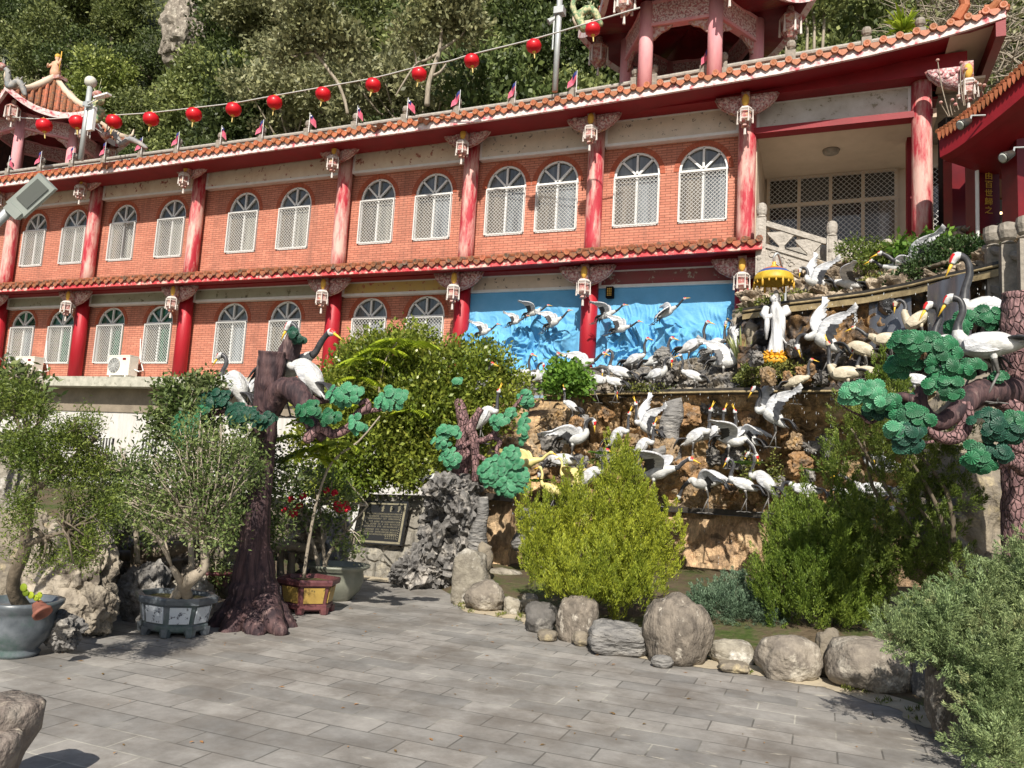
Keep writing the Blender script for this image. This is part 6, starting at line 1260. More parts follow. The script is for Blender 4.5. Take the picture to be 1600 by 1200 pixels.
m = MB(); m.sphere((sb.x, sb.y+1*k, sb.z+H*.955), 6.6*k, 12, 8, 0, (1, 1.1, .9)); m.sphere((sb.x, sb.y, sb.z+H*1.03), 3.6*k, 10, 7); m.tube([(sb.x, sb.y+4*k, sb.z+H*.93), (sb.x, sb.y+6*k, sb.z+H*.8), (sb.x, sb.y+7*k, sb.z+H*.6)], [6*k, 7*k, 3*k], 8); m.build('hair', mat('grey_sculpted_hair', (.3, .28, .26), rough=.6), st, True)
mb = MB()
for z, n, r, s_, up in ((-7, 14, 17, 5.5, -1), (-3, 12, 15, 5.5, 1), (1, 12, 13, 5, 1)):
    for i in range(n):
        a = 2*PI*(i+.5*(up > 0))/n; mb.tube([(sb.x+math.cos(a)*r*.5*k, sb.y+math.sin(a)*r*.5*k, sb.z+z*k), (sb.x+math.cos(a)*r*k, sb.y+math.sin(a)*r*k, sb.z+(z-.5*up)*k), (sb.x+math.cos(a)*(r+4)*k, sb.y+math.sin(a)*(r+4)*k, sb.z+(z+3*up)*k)], [(2*k, 1.5*k), (s_*k*.8, 2.2*k), (1*k, .6*k)], 8)
mb.lathe([(17*k, -18*k), (20*k, -12*k), (15*k, -6*k), (13*k, 0), (11*k, 2*k)], (sb.x, sb.y, sb.z), 20)
mb.build('lotus_base', mat('yellow_lotus_paint', (.72, .38, .02), (.55, .25, .02), sc=6, rough=.5), st, True)
# golden parasol on its bent pole
pc = atD(1209, 437, 13.3); k = 13.3/FOC; pa = thing('golden_parasol', 'golden tasselled ceremonial parasol hung over the white statue', 'parasol', pc)
MT['pgold'] = mat('gold_parasol_cloth', (.62, .42, .04), (.45, .28, .02), sc=12, rough=.5); MT['porange'] = mat('orange_parasol_cloth', (.6, .16, .03), rough=.7); MT['pblue'] = mat('blue_parasol_band', (.05, .09, .25), rough=.6)
for nm, m_, pr in (('crown_cloth', MT['porange'], [(.2, 20), (8, 19), (16, 17), (20, 14.5)]), ('blue_band', MT['pblue'], [(20, 14.5), (24, 11.5), (26, 9)]), ('skirt', MT['pgold'], [(26, 9), (29, 5), (30, -1), (30.3, -5), (29.5, -5), (29, -1), (26, 5), (20, 8)])):
    mb = MB(); mb.lathe([(a*k, b*k) for a, b in pr], pc, 32, 0, False); mb.build(nm, m_, pa, True)
for i in range(18):
    a = 2*PI*i/18; c = (pc.x+math.cos(a)*29.6*k, pc.y+math.sin(a)*29.6*k, pc.z); mb = MB()
    if i % 3: mb.tube([(c[0], c[1], c[2]-3*k), (c[0], c[1], c[2]-7*k), (c[0], c[1], c[2]-9*k)], [.4*k, 1.6*k, 1.2*k], 6)
    else: mb.tube([(c[0], c[1], c[2]-2*k), (c[0], c[1], c[2]-7*k), (c[0], c[1], c[2]-15*k)], [.6*k, 1.8*k, 1.8*k], 6)
    mb.build('tassel', MT['gold'], pa, True)
mb = MB(); mb.lathe([(5*k, 0), (5*k, 3*k), (2.5*k, 5*k), (3.5*k, 8*k), (1*k, 12*k)], (pc.x, pc.y, pc.z+19*k), 12); mb.build('finial', MT['gold'], pa, True)
mb = MB(); e1 = atD(1210, 400, 13.3); mb.tube(spline([(pc.x, pc.y, pc.z+28*k), e1, (e1.x+.06, e1.y+.05, e1.z+.04), (e1.x+.12, e1.y+.3, e1.z-.15), (pc.x+.16, pc.y+.6, pc.z+.1), (pc.x+.16, pc.y+.6, pc.z-1.3)], 24), .022, 8); mb.build('pole', MT['metal'], pa, True)

# ------------------------------------------------------------------ plaque on its sloping stone wall
MT['crazy'] = mat('crazy_paved_stone', (.27, .25, .21), (.17, .155, .13), sc=3, c3=(.42, .38, .3), sc3=5, t3=(.55, .66), bump=.8, bsc=14, vor=4.5)
pw = thing('stone_plinth', 'sloping crazy-paved stone wall carrying the engraved plaque', 'wall', atZ(600, 900))
A0, A1 = atZ(538, 897), atZ(665, 912); D_ = 11.9
B0, B1 = atD(566, 772, 12.35), atD(690, 775, 12.2)
mb = MB(); P = []
for i in range(30):
    u = i/29; a = A0.lerp(A1, u)-Vector((0, .0, .05)); b = B0.lerp(B1, u); P.append([a.lerp(b, j/19)+Vector((0, -.025*mn.noise(Vector((u*14, j*.7, 2))), 0)) for j in range(20)]+[b+Vector((0, .7, 0))])
mb.grid(P); mb.add([A0, A0+Vector((.1, 1.4, 0)), B0+Vector((0, .7, 0)), B0], [(0, 3, 2, 1)]); mb.build('wall_face', MT['crazy'], pw)
def on_plinth(px, py, lift):                    # point on the sloping face
    nn = (A1-A0).cross(B0-A0).normalized(); nn = -nn if nn.y > 0 else nn; r = Vector(ray(px, py).tolist()); o = Vector((0, 0, 1.6)); t = (A0-o).dot(nn)/r.dot(nn); return o+r*t+nn*lift, nn
q = [on_plinth(*p, .0)[0] for p in ((558, 848), (629, 853), (641, 784), (573, 782))]; nn = on_plinth(600, 800, 0)[1]
pl = thing('engraved_plaque', 'black engraved plaque with gold lettering and gold border on the sloping stone wall', 'plaque', (q[0]+q[2])/2)
def quad_at(u, v, l): return q[0].lerp(q[1], u).lerp(q[3].lerp(q[2], u), v)+nn*l
mb = MB(); V = [quad_at(u, v, l) for l in (-.01, .05) for u, v in ((0, 0), (1, 0), (1, 1), (0, 1))]
mb.add(V, [(0, 3, 2, 1), (4, 5, 6, 7), (0, 1, 5, 4), (1, 2, 6, 5), (2, 3, 7, 6), (3, 0, 4, 7)]); mb.build('slab', mat('black_granite', (.02, .021, .024), rough=.15, spec=.6), pl)
mb = MB()
def pr_(u0, u1, v0, v1, l=.054): mb.add([quad_at(u, v, l) for u, v in ((u0, v0), (u1, v0), (u1, v1), (u0, v1))], [(0, 1, 2, 3)])
pr_(.03, .97, .03, .075); pr_(.03, .97, .915, .95); pr_(.03, .075, .085, .905); pr_(.925, .97, .085, .905); MT['dgold'] = mat('dull_gold_leaf', (.3, .27, .18), (.2, .18, .13), sc=20, rough=.5); mb.build('gold_border', MT['dgold'], pl)
mb = MB(); random.seed(12)
def glyph(u, v, s, sv):
    for k_ in range(3): pr_(u, u+s*random.uniform(.6, .9), v+sv*(.1+.33*k_), v+sv*(.22+.33*k_))
    if random.random() < .8: pr_(u+s*.3, u+s*.42, v, v+sv*.95, .0545)
for i in range(9):
    v = .68-i*.056-(i//3)*.012
    for j in range(26): 
        if random.random() < .93: glyph(.115+j*.03, v, .026, .04)
for i in range(3):
    for j in range(6): glyph(.62+j*.045, .22-i*.045, .036, .032)
for i in range(16): pr_(.885, .9, .12+i*.048, .14+i*.048)
mb.build('small_inscription', MT['dgold'], pl)
FONT = None
def text(s, loc, size, m, parent, rx=PI/2, rz=0, mtx=None, name='lettering', ext=.004):
    cu = bpy.data.curves.new('t', 'FONT'); cu.body = s; cu.size = size; cu.align_x = 'CENTER'; cu.align_y = 'CENTER'; cu.extrude = ext
    o = bpy.data.objects.new('t', cu); COL.objects.link(o); dg = bpy.context.evaluated_depsgraph_get(); me = bpy.data.meshes.new_from_object(o.evaluated_get(dg)); bpy.data.objects.remove(o)
    me.materials.clear(); me.materials.append(m); M_ = mtx if mtx is not None else Matrix.Translation(loc) @ Matrix.Rotation(rz, 4, 'Z') @ Matrix.Rotation(rx, 4, 'X')
    me.transform(Matrix.Translation(-OFF[parent.name]) @ M_); return link(name, me, parent)
ux = (q[1]-q[0]).normalized(); uy = nn.cross(ux); FM = Matrix((ux, uy, nn)).transposed().to_4x4()
mb = MB(); random.seed(3)
for u in (.42, .6, .78):
    for k_ in range(6): pr_(u+random.uniform(0, .03), u+random.uniform(.05, .08), .76+k_*.022, .772+k_*.022)
    pr_(u+.035, u+.048, .75, .89, .0545)
mb.build('title_inscription', MT['dgold'], pl)

# ------------------------------------------------------------------ lanterns on a cable
LP = [(69,196),(121,191),(178,190),(236,186),(303,179),(365,171),(429,160),(505,147),(583,133),(655,116),(737,95),(834,72),(926,46)]
WP = [(20,183),(69,186),(121,183),(178,180),(236,176),(303,168.5),(365,161),(429,149.5),(505,136),(583,122),(655,104),(700,96),(737,85),(834,61),(926,34),(1000,12)]
LD = 22.0
def lanternd(px): return float(np.interp(px, [0, 900, 1000], [25, 16.5, 16.0]))
cb = MB(); Wp = [atD(a, b, lanternd(a)) for a, b in WP]; cb.tube(spline(Wp, 80), .016, 6); c = cb.build('lantern_cable', MT['cable'], smooth=True, loc=(0, 0, 0)); tag(c, 'pale sagging cable strung with red lanterns above the roof', 'cable')
mtl = thing('hanging_lantern', 'lantern', 'lantern', (0, 0, 0), 'red lanterns on the cable')
mb = MB(); mb.lathe([(.05, .17), (.12, .155), (.19, .1), (.215, 0), (.19, -.1), (.12, -.155), (.05, -.17)], (0, 0, 0), 20)
for i in range(20*7):
    if i % 20 % 2: x, y, z = mb.v[i]; mb.v[i] = (x*.965, y*.965, z)
mb.build('lantern_body', MT['lanternred'], mtl, True)
mb = MB(); mb.lathe([(.055, .165), (.055, .195)], (0, 0, 0), 12); mb.lathe([(.055, -.195), (.055, -.165)], (0, 0, 0), 12); mb.build('gold_rim', MT['gold'], mtl)
mb = MB(); mb.tube([(0, 0, -.19), (0, 0, -.24), (0, 0, -.36)], [.008, .02, .014], 6); mb.build('tassel', mat('yellow_tassel', (.7, .55, .2)), mtl)
mb = MB(); mb.tube([(0, 0, .19), (0, 0, .24)], .006, 5); mb.build('hook', MT['metal'], mtl)
names = ['in front of the left pavilion roof', 'beside the globe lamp post', 'just right of the globe lamp post', 'above the fifth roof flag', 'third to the right of the globe lamp', 'below the flat-topped olive tree', 'at the left of the picture centre, above a bent trunk', 'between the bent trunk and the forked tree', 'above the roof midway along the string', 'beside the forked pale tree', 'left of the round green bush behind the mast', 'just left of the camera mast', 'under the corner of the roof pavilion']
for i, (a, b) in enumerate(LP):
    o = mtl if i == 0 else dup(mtl, (0, 0, 0)); d = lanternd(a); o.location = atD(a, b, d); s = 11.5/FOC*d/.2; o.scale = (s, s, s); o['label'] = 'red cloth lantern '+names[i]; o.rotation_euler = (random.uniform(-.15, .15), random.uniform(-.15, .15), i)

# ------------------------------------------------------------------ little flags on the roof railing
MT['fred'] = mat('red_flag_cloth', (.72, .1, .2), (.75, .25, .32), sc=6, trans=.3); MT['fblue'] = mat('blue_flag_cloth', (.03, .04, .2), trans=.2)
fl0 = thing('small_flag', 'flag', 'flag', (0, 0, 0), 'small flags on the roof railing')
mb = MB(); mb.tube([(0, 0, -.1), (0, 0, .62)], .011, 6); mb.build('staff', MT['white'], fl0)
def flag_mesh(sgn):
    P = []
    for i in range(9):
        u = i/8; P.append([(sgn*(.28*u+.0*v), .05*math.sin(u*6+v*2), .6-.30*v-.32*u*(1-.3*v)-.05*u*v) for v in np.linspace(0, 1, 7)])
    mb = MB(); mb.grid(P, lambda i, j: 1 if i < 4 and j < 3 else 0); mb.grid([[(x, y+.004, z) for x, y, z in r][::-1] for r in P], lambda i, j: 1 if i < 4 and j > 2 else 0); return mb
flag_mesh(1).build('cloth', [MT['fred'], MT['fblue']], fl0, True)
mb = MB(); mb.lathe([(.03, 0), (.03, .003)], (0, 0, 0), 10); S2 = mb.v; mb.v = [(.06+a, -.012+.05*math.sin(1.3)-.045+c_, .5+b) for a, b, c_ in S2]; mb.build('white_sun_emblem', MT['white'], fl0)
FP = [(13,258,1),(64,240,-1),(117,232,-1),(165,225,-1),(224,215,-1),(280,208,-1),(344,206,1),(408,190,-1),(481,184,1),(552,178,1),(635,158,1),(714,150,-1),(806,133,-1),(890,122,-1),(996,103,1),(1098,90,-1)]
for i, (a, b, sg) in enumerate(FP):
    x = min(PX, key=lambda v: abs(v-atY(a, b, 17.45).x)); o = fl0 if i == 0 else dup(fl0, (0, 0, 0)); o.location = (x+.12, 17.45, rz_(x)+.02); o.rotation_euler = (0, 0, 0 if sg > 0 else PI); s_ = .8; o.scale = (s_*(1 if i % 3 else .8), s_, s_)
    o['label'] = 'small red and blue flag '+['at the far left end of the roof railing', 'under the first lantern, left pavilion', 'between the left pavilion columns', 'just right of the globe lamp post', 'below the third lantern', 'below the fourth lantern, blowing left', 'hanging limp below the sixth lantern', 'below the seventh lantern, blowing left', 'below the eighth lantern, pointing right', 'above the fourth upper bracket from the left', 'below the tenth lantern', 'left of the mast, third flag from it', 'second flag left of the camera mast', 'just right of the camera mast', 'left of the front pavilion column', 'right of the second pavilion column'][i]

# ------------------------------------------------------------------ hexagonal roof pavilions
MT['inner_shade'] = mat('painted_inner_shade', (.07, .03, .025), (.02, .014, .014), sc=5)  # near-black tone stands in for the shade inside the pavilions
def pavilion(cx, cy, zb, side, colh, eave_r, zr, name_label, rot, front_cols, mcol, dragons=True, rear=()):
    t = thing('roof_pavilion', name_label, 'pavilion', (cx, cy, zb)); vs = [(cx+side*math.cos(rot+i*PI/3), cy+side*math.sin(rot+i*PI/3)) for i in range(6)]; zc = zb+colh
    for i, (x, y) in enumerate(vs):
        m = MB(); m.lathe([(.17, 0), (.17, colh)], (x, y, zb), 16); m.build('column', mcol, t, True)
    for i in range(6):
        a, b = Vector(vs[i]+(0,)), Vector(vs[(i+1) % 6]+(0,)); dr = (b-a).normalized(); m = MB()
        m.bar((a.x, a.y, zc-.3), (b.x, b.y, zc-.3), .16, .5, 0); m.build('frieze_panel', MT['carved'], t)
        m = MB()
        for zz in (zc-.02, zc-.58): m.bar((a.x, a.y, zz), (b.x, b.y, zz), .2, .07)
        m.build('beam', MT['pinkcol'], t)
        L = (b-a).length; nn_ = dr.cross(Vector((0, 0, 1)))
        for w0, sg in ((0, 1), (L, -1)):
            m = MB()
            poly = [(w0, -.62), (w0+sg*.62, -.62), (w0+sg*.5, -.72), (w0+sg*.34, -.78), (w0+sg*.2, -.92), (w0, -1.0)]
            V = [a+dr*u+Vector((0, 0, zc+v))+nn_*s for s in (-.03, .03) for u, v in poly]; n = 6; m.add(V, [tuple(range(n)), tuple(range(n, 2*n))[::-1]]+[(j, j+n, (j+1) % n+n, (j+1) % n) for j in range(n)])
            m.build('spandrel', MT['carved_pale'], t)
    # roof: hip surfaces curving up at the corners
    E = [(cx+eave_r*math.cos(rot+i*PI/3), cy+eave_r*math.sin(rot+i*PI/3)) for i in range(6)]
    def rp(i, u, v):        # u along the eave 0..1, v eave->apex
        a, b = E[i], E[(i+1) % 6]; x = a[0]*(1-u)+b[0]*u; y = a[1]*(1-u)+b[1]*u; k_ = abs(2*u-1)**2.2; mid = Vector((cx-x, cy-y, 0))
        x += mid.x*.05*(1-k_); y += mid.y*.05*(1-k_); z = zc+.05+.5*k_*(1-v)**2+(zr-zc)*(v**1.35); return Vector((x*(1-v)+cx*v, y*(1-v)+cy*v, z))
    m = MB(); mf = MB(); ms = MB()
    for i in range(6):
        m.grid([[rp(i, u, v) for v in np.linspace(0, 1, 9)] for u in np.linspace(0, 1, 13)])
        n = int(eave_r/.24)
        for j in range(n+1):
            u = (j+.5)/(n+1); vmax = 1-abs(2*u-1); vmax = max(.08, min(.92, vmax)); c_ = Vector(E[i]+(0,)).lerp(Vector(E[(i+1) % 6]+(0,)), u)
            # tile ribs run up the slope, parallel to its fall line
            P = []
            for v in np.linspace(0, vmax, 6):
                uu = .5+(u-.5)/(1-v) if v < 1 else .5; uu = min(1, max(0, uu)); P.append(rp(i, uu, v)+Vector((0, 0, .05)))
            m.tube(P, .065, 7)
        mf.grid([[rp(i, u, 0)+Vector((0, 0, .02)), rp(i, u, 0)+Vector((0, 0, -.22)), rp(i, u, .06)+Vector((0, 0, -.2))] for u in np.linspace(0, 1, 13)])
        ms.grid([[rp(i, u, .06)+Vector((0, 0, -.2)), Vector((cx, cy, zc+.1))] for u in np.linspace(0, 1, 13)])
    m.build('tiled_roof', MT['tile_old'], t); mf.build('fascia', MT['fascia'], t); ms.build('soffit', MT['darkred'], t)  # soffit takes a darker red to deepen the shade under the roof
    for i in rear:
        a, b = Vector(vs[i]+(0,)), Vector(vs[(i+1) % 6]+(0,)); m2_ = MB(); m2_.bar((a.x, a.y, zb+colh*.42), (b.x, b.y, zb+colh*.42), .08, colh*.84); m2_.build('shade_panel', MT['inner_shade'], t)  # dark panels added between the rear columns so the inside looks shaded
    for i in range(6):
        m = MB(); P = [rp(i, 0, v)+Vector((0, 0, .09)) for v in np.linspace(0, 1, 9)]; m.tube(P, [(.1, .13)]*9, 8); m.tube([P[0], P[0]+(P[0]-P[1])*.35+Vector((0, 0, .22)), P[0]+(P[0]-P[1])*.4+Vector((0, 0, .45))], [.1, .06, .02], 6); m.build('hip_ridge', MT['cream'] if 1 else 0, t, True)
        x, y = E[i]; hx, hy = cx+(x-cx)*.8, cy+(y-cy)*.8
        m = MB(); zz = zc-.02; m.lathe([(.08, .25), (.1, .06), (.22, .02), (.26, -.05), (.2, -.1), (.18, -.36), (.24, -.4), (.14, -.5), (.1, -.56), (.02, -.58)], (hx, hy, zz), 6); m.tube([(hx, hy, zz-.56), (hx, hy, zz-.8)], [.02, .035], 6, 1)
        for k_ in range(6): a_ = k_*PI/3; m.tube([(hx+.24*math.cos(a_), hy+.24*math.sin(a_), zz-.05), (hx+.24*math.cos(a_), hy+.24*math.sin(a_), zz-.48)], [.015, .035], 5, 1)
        m.build('hanging_ornament', [MT['carved_pale'], MT['tassel']], t)
    return t, zc
# right pavilion: front columns at px 1007 and 1115
xa, xb = atY(1007, 130, 17.1).x, atY(1116, 112, 17.1).x; sd2 = xb-xa; cx = (xa+xb)/2; cy = 17.1+sd2*.866
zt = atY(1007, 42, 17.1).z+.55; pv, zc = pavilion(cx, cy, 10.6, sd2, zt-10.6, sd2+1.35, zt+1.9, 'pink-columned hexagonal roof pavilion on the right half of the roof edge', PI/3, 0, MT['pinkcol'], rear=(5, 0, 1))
# left pavilion
c1 = atD(26, 240, 29.5); sdl = 1.75; cm_ = c1+Vector((.59, .81, 0))*sdl/2+Vector((-.81, .59, 0))*sdl*.866; cxl, cyl = cm_.x, cm_.y; ztl = atD(33, 190, 29.5).z+.4; rl = math.atan2(c1.y-cyl, c1.x-cxl)
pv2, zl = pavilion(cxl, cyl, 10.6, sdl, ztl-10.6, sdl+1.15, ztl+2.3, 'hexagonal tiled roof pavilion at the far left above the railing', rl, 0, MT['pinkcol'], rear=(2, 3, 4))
# porcelain figures on the roof ridges
def figurine(c, label, s=1, cols=('cream', 'yellow')):
    t = thing('roof_figurine', label, 'figurine', c); x, y, z = c; m = MB(); m.box(x-.5*s, x+.5*s, y-.2, y+.2, z-.14, z); m.build('plinth', MT['carved_pale'], t)
    m = MB(); m.lathe([(.2*s, 0), (.22*s, .25*s), (.17*s, .5*s), (.2*s, .65*s), (.07*s, .76*s), (.06*s, .8*s), (.1*s, .88*s), (.1*s, .95*s), (.02*s, 1.03*s)], c, 12)
    m.tube([(x-.15*s, y-.05, z+.62*s), (x-.25*s, y-.2, z+.45*s), (x-.1*s, y-.3, z+.5*s)], [.07*s, .06*s, .03*s], 7); m.tube([(x+.15*s, y-.05, z+.62*s), (x+.3*s, y-.1, z+.55*s), (x+.35*s, y-.1, z+.8*s)], [.07*s, .06*s, .03*s], 7); m.build('robed_body', mat('peach_glaze', (.6, .3, .2), (.7, .45, .3)), t, True)
    m = MB(); m.sphere((x, y, z+.98*s), .12*s, 8, 6); m.tube([(x+.33*s, y-.1, z+.2*s), (x+.35*s, y-.1, z+1.1*s)], .02, 5); m.build('headdress_and_staff', MT['yellow'], t, True)
figurine((cxl, cyl, ztl+2.35), 'peach robed porcelain figure on the ridge of the left pavilion', .95)
def dragon(P, w, label, cols, seed):
    t = thing('roof_dragon', label, 'roof ornament', P[0]); rg_ = random.Random(seed); w *= .62; S = spline(P, 30); m = MB(); m.tube(S, [w*(.5+.7*math.sin(PI*(i/29)**.7)) for i in range(30)], 9, jit=.12); m.build('scaly_body', MT['dr_'+cols], t, True)
    m = MB()
    for i in range(2, 28):
        a = S[i]; m.tube([a, a+Vector((rg_.uniform(-.2, .2), rg_.uniform(-.1, 0), rg_.uniform(.08, .25)))*(w/.12)], [w*.5, .01], 5)
    for _ in range(5): a = S[-2]; m.tube([a, a+Vector((rg_.uniform(-.5, .3), rg_.uniform(-.2, .2), rg_.uniform(.1, .55)))], [w*.3, .006], 5)
    m.build('spines_and_horns', MT['dr_'+cols], t, True); m = MB(); m.sphere(tuple(S[-1]), w*1.5, 9, 7, 0, (1.3, .9, .9)); m.build('head', MT['carved_pale'], t, True)
MT['dr_green'] = mat('green_cream_glaze', (.14, .24, .12), (.5, .46, .26), sc=11, lo=.45, hi=.55); MT['dr_grey'] = mat('blue_grey_glaze', (.2, .22, .24), (.4, .36, .32), sc=11)
dragon([atD(940, 40, 17.5), atD(925, 15, 17.6), atD(905, 25, 17.6), atD(912, 45, 17.5), atD(895, 10, 17.6), atD(905, -8, 17.6)], .13, 'green and cream glazed dragon on the corner of the right roof pavilion', 'green', 1)
dragon([atD(150, 192, 23.4), atD(158, 175, 23.4), atD(145, 165, 23.4), atD(160, 158, 23.4), atD(152, 148, 23.4)], .15, 'glazed figure group with green and yellow drapery on the left pavilion corner', 'green', 2)
dragon([atD(230, 232, 24), atD(205, 218, 24), atD(190, 225, 24), atD(178, 210, 24), atD(165, 212, 24)], .13, 'blue-grey glazed dragon lying behind the railing right of the left pavilion', 'grey', 3)
dragon([atD(40, 150, 24), atD(30, 128, 24), atD(14, 135, 24), atD(12, 112, 24), atD(2, 104, 24)], .14, 'grey horned dragon on the ridge at the top left pavilion corner', 'grey', 4)

# ------------------------------------------------------------------ poles and lamps
def post(name, label, cat, px, pyb, pyt, d, r, m_='metal'):
    a, b = atD(px, pyb, d), None; h = (pyb-pyt)/FOC*d; t = thing(name, label, cat, a); m = MB(); m.tube([a, a+Vector((.0, 0, h))], r, 12); m.build('pole', MT[m_], t, True); return t, a, a+Vector((0, 0, h))
d = 22.5; t, a, b = post('globe_lamp', 'grey lamp post with a white globe and side arm in front of the left pavilion', 'street lamp', 126, 250, 128, d, .075)
m = MB(); m.sphere((b.x, b.y, b.z+.13), .17, 16, 12); m.build('globe', mat('frosted_globe', (.62, .6, .52), rough=.4), t, True)
m = MB(); z = a.z+(b.z-a.z)*.72; m.box(b.x-.1, b.x+.1, b.y-.1, b.y+.1, z, z+.12); m.bar((b.x+.05, b.y-.1, z-.05), (b.x+.28, b.y-.1, z-.05), .08, .05); m.build('bracket', MT['metal'], t)
m = MB(); m.box(b.x+.12, b.x+.34, b.y-.05, b.y+.05, z-.75, z-.05); m.build('equipment_box', MT['white'], t)
m = MB(); m.tube([(b.x+.2, b.y-.15, z-.02), (b.x+.55, b.y-.2, z+.04), (b.x+.95, b.y-.25, z+.08)], [.02, .02, .03], 8); m.obox((b.x+.85, b.y-.24, z+.09), (1, 0, .1), (0, 1, 0), (0, 0, 1), .26, .08, .025); m.build('side_lamp', MT['white'], t)
t, a, b = post('camera_mast', 'galvanised mast with cameras standing behind the roof railing', 'mast', 867, 143, -40, 18.6, .07)
m = MB(); z = a.z+(143-12)/FOC*18.6; m.box(a.x-.1, a.x+.14, a.y-.12, a.y+.1, z-.05, z+.12); m.tube([(a.x-.1, a.y-.05, z-.15), (a.x-.22, a.y-.1, z-.25)], [.05, .08], 8); m.build('camera', MT['metal'], t)
m = MB(); m.tube([(a.x-.1, a.y-.05, z-.0), (a.x-.1, a.y-.05, z-.95)], .02, 6); m.build('conduit', MT['metal'], t)
o = dup(fl0, (a.x+.02, a.y-.1, z+.2), 0, 1.1, label='flag on the galvanised camera mast at the top edge', group='small flags on the roof railing')
# near street lamp head at upper left
hd = 5.2; a, b = atD(-30, 372, hd), atD(22, 322, hd); t = thing('street_lamp', 'grey-green street lamp head reaching in from the left edge', 'street lamp', a)
MT['lampgrey'] = mat('grey_green_lamp_housing', (.33, .36, .33), (.26, .29, .27), sc=5, rough=.5)
m = MB(); e = a+(a-b)*6; m.tube([e, a, b], .03, 10); m.tube([e, Vector((e.x, e.y, 0))], .06, 10); m.build('arm', MT['metal'], t, True)
ax = (atD(72, 283, hd)-atD(25, 325, hd)).normalized(); c_ = atD(50, 306, hd); sy_ = Vector((.75, .55, -.25)); sy_ = (sy_-ax*sy_.dot(ax)).normalized(); sz_ = ax.cross(sy_)
m = MB(); m.obox(c_, ax, sy_, sz_, .145, .068, .026); m.obox(c_+sz_*.035*(1 if sz_.z > 0 else -1), ax, sy_, sz_, .115, .05, .02); m.obox(c_-ax*.15, ax, sy_, sz_, .03, .05, .04); m.build('lamp_head', MT['lampgrey'], t)
m = MB(); m.obox(c_-sz_*.03*(1 if sz_.z > 0 else -1)+ax*.02, ax, sy_, sz_, .095, .045, .004); m.build('lens', mat('lamp_lens', (.12, .13, .12), rough=.2), t)

# ------------------------------------------------------------------ air conditioners
for px, py, lab in ((189, 569, 'white air conditioner unit under the third lower window'), (42, 570, 'white air conditioner unit at the far left below the first lower window')):
    c = atY(px+3, py+3, 17.4); x, y, z = c; t = thing('air_conditioner', lab, 'air conditioner', c, 'air conditioners on the brick wall'); w, h, dd = .43, .3, .16
    m = MB(); m.box(x-w, x+w, y-dd, y+dd, z-h, z+h); m.box(x-w-.005, x+w+.005, y-dd-.01, y+dd+.01, z+h-.02, z+h+.01); m.build('housing', mat('aged_white_enamel', (.74, .72, .64), (.66, .63, .55), sc=5, rough=.4), t)
    m = MB(); cxx = x-w*.42
    for r_ in (.22, .18, .14, .1, .06): 
        m.tube([(cxx+r_*math.cos(k_*PI/12), y-dd-.012, z+r_*math.sin(k_*PI/12)) for k_ in range(25)], .007, 5, cap=False)
    for k_ in range(12): m.bar((cxx, y-dd-.015, z), (cxx+.23*math.cos(k_*PI/6), y-dd-.015, z+.23*math.sin(k_*PI/6)), .008, .008)
    m.build('fan_guard', MT['wire'], t)
    m = MB(); V = [(cxx+.235*math.cos(k_*PI/12), y-dd-.004, z+.235*math.sin(k_*PI/12)) for k_ in range(24)]; m.add(V, [tuple(range(24))]); m.build('fan_opening', MT['pane_dark'], t)
    m = MB(); m.box(x+w*.35, x+w*.65, y-dd-.014, y-dd-.011, z+h*.55, z+h*.75); m.build('badge', MT['red'], t)
    m = MB()
    for s_ in (-.3, .3): m.bar((x+s_, y-dd, z-h-.02), (x+s_, 17.78, z-h-.02), .04, .04); m.bar((x+s_, y-dd, z-h-.03), (x+s_, 17.78, z-h-.3), .03, .03)
    m.tube([(x+w, y+.05, z-.1), (x+w+.12, y+.1, z-.15), (x+w+.08, y+.3, z-.1), (x+w*.6, y+.36, z+.3), (x+w*.5, 17.74, z+.9)], .018, 6); m.build('bracket_and_pipe', MT['white'], t)

# ------------------------------------------------------------------ right temple hall
A = atD(1464, 205, 12.6); print('hall corner', A)
B_ = atZ(1600, 98, A.z+.55); print(B_)
hall = thing('temple_hall', 'dark red temple hall with fine terracotta eave and gold couplets at the right edge', 'building', (4, 11, 5))
ed = Vector((B_.x-A.x, B_.y-A.y, 0)); edn = ed.normalized(); inn = Vector((-edn.y, edn.x, 0)); inn = inn if inn.x > 0 else -inn
print('edge dir', edn, ed.length, inn)
N_ = 46; Le = ed.length*2.2; mb = MB()
def ept(u): return A+edn*(Le*u)+Vector((0, 0, .55*(u*2.2)**1.3 if u > 0 else 0))
for i in range(N_+1):
    p = ept(i/N_); s_ = Le/N_; mb.tube([p, p+inn*.5+Vector((0, 0, .22)), p+inn*2.6+Vector((0, 0, 1.5))], .034, 7)
    pm = p+edn*s_/2-Vector((0, 0, .02)); V = [pm-edn*s_*.42, pm-edn*s_*.3-Vector((0, 0, .09)), pm-Vector((0, 0, .14)), pm+edn*s_*.3-Vector((0, 0, .09)), pm+edn*s_*.42]; mb.add([v for v in V]+[v+inn*.02 for v in V], [(0, 1, 2, 3, 4), (9, 8, 7, 6, 5), (0, 5, 6, 1), (1, 6, 7, 2), (2, 7, 8, 3), (3, 8, 9, 4)])
    mb.add([pm-edn*s_/2, pm+edn*s_/2, pm+edn*s_/2+inn*2.6+Vector((0, 0, 1.45)), pm-edn*s_/2+inn*2.6+Vector((0, 0, 1.45))], [(0, 1, 2, 3)])
mb.build('roof_tiles', MT['tile'], hall)
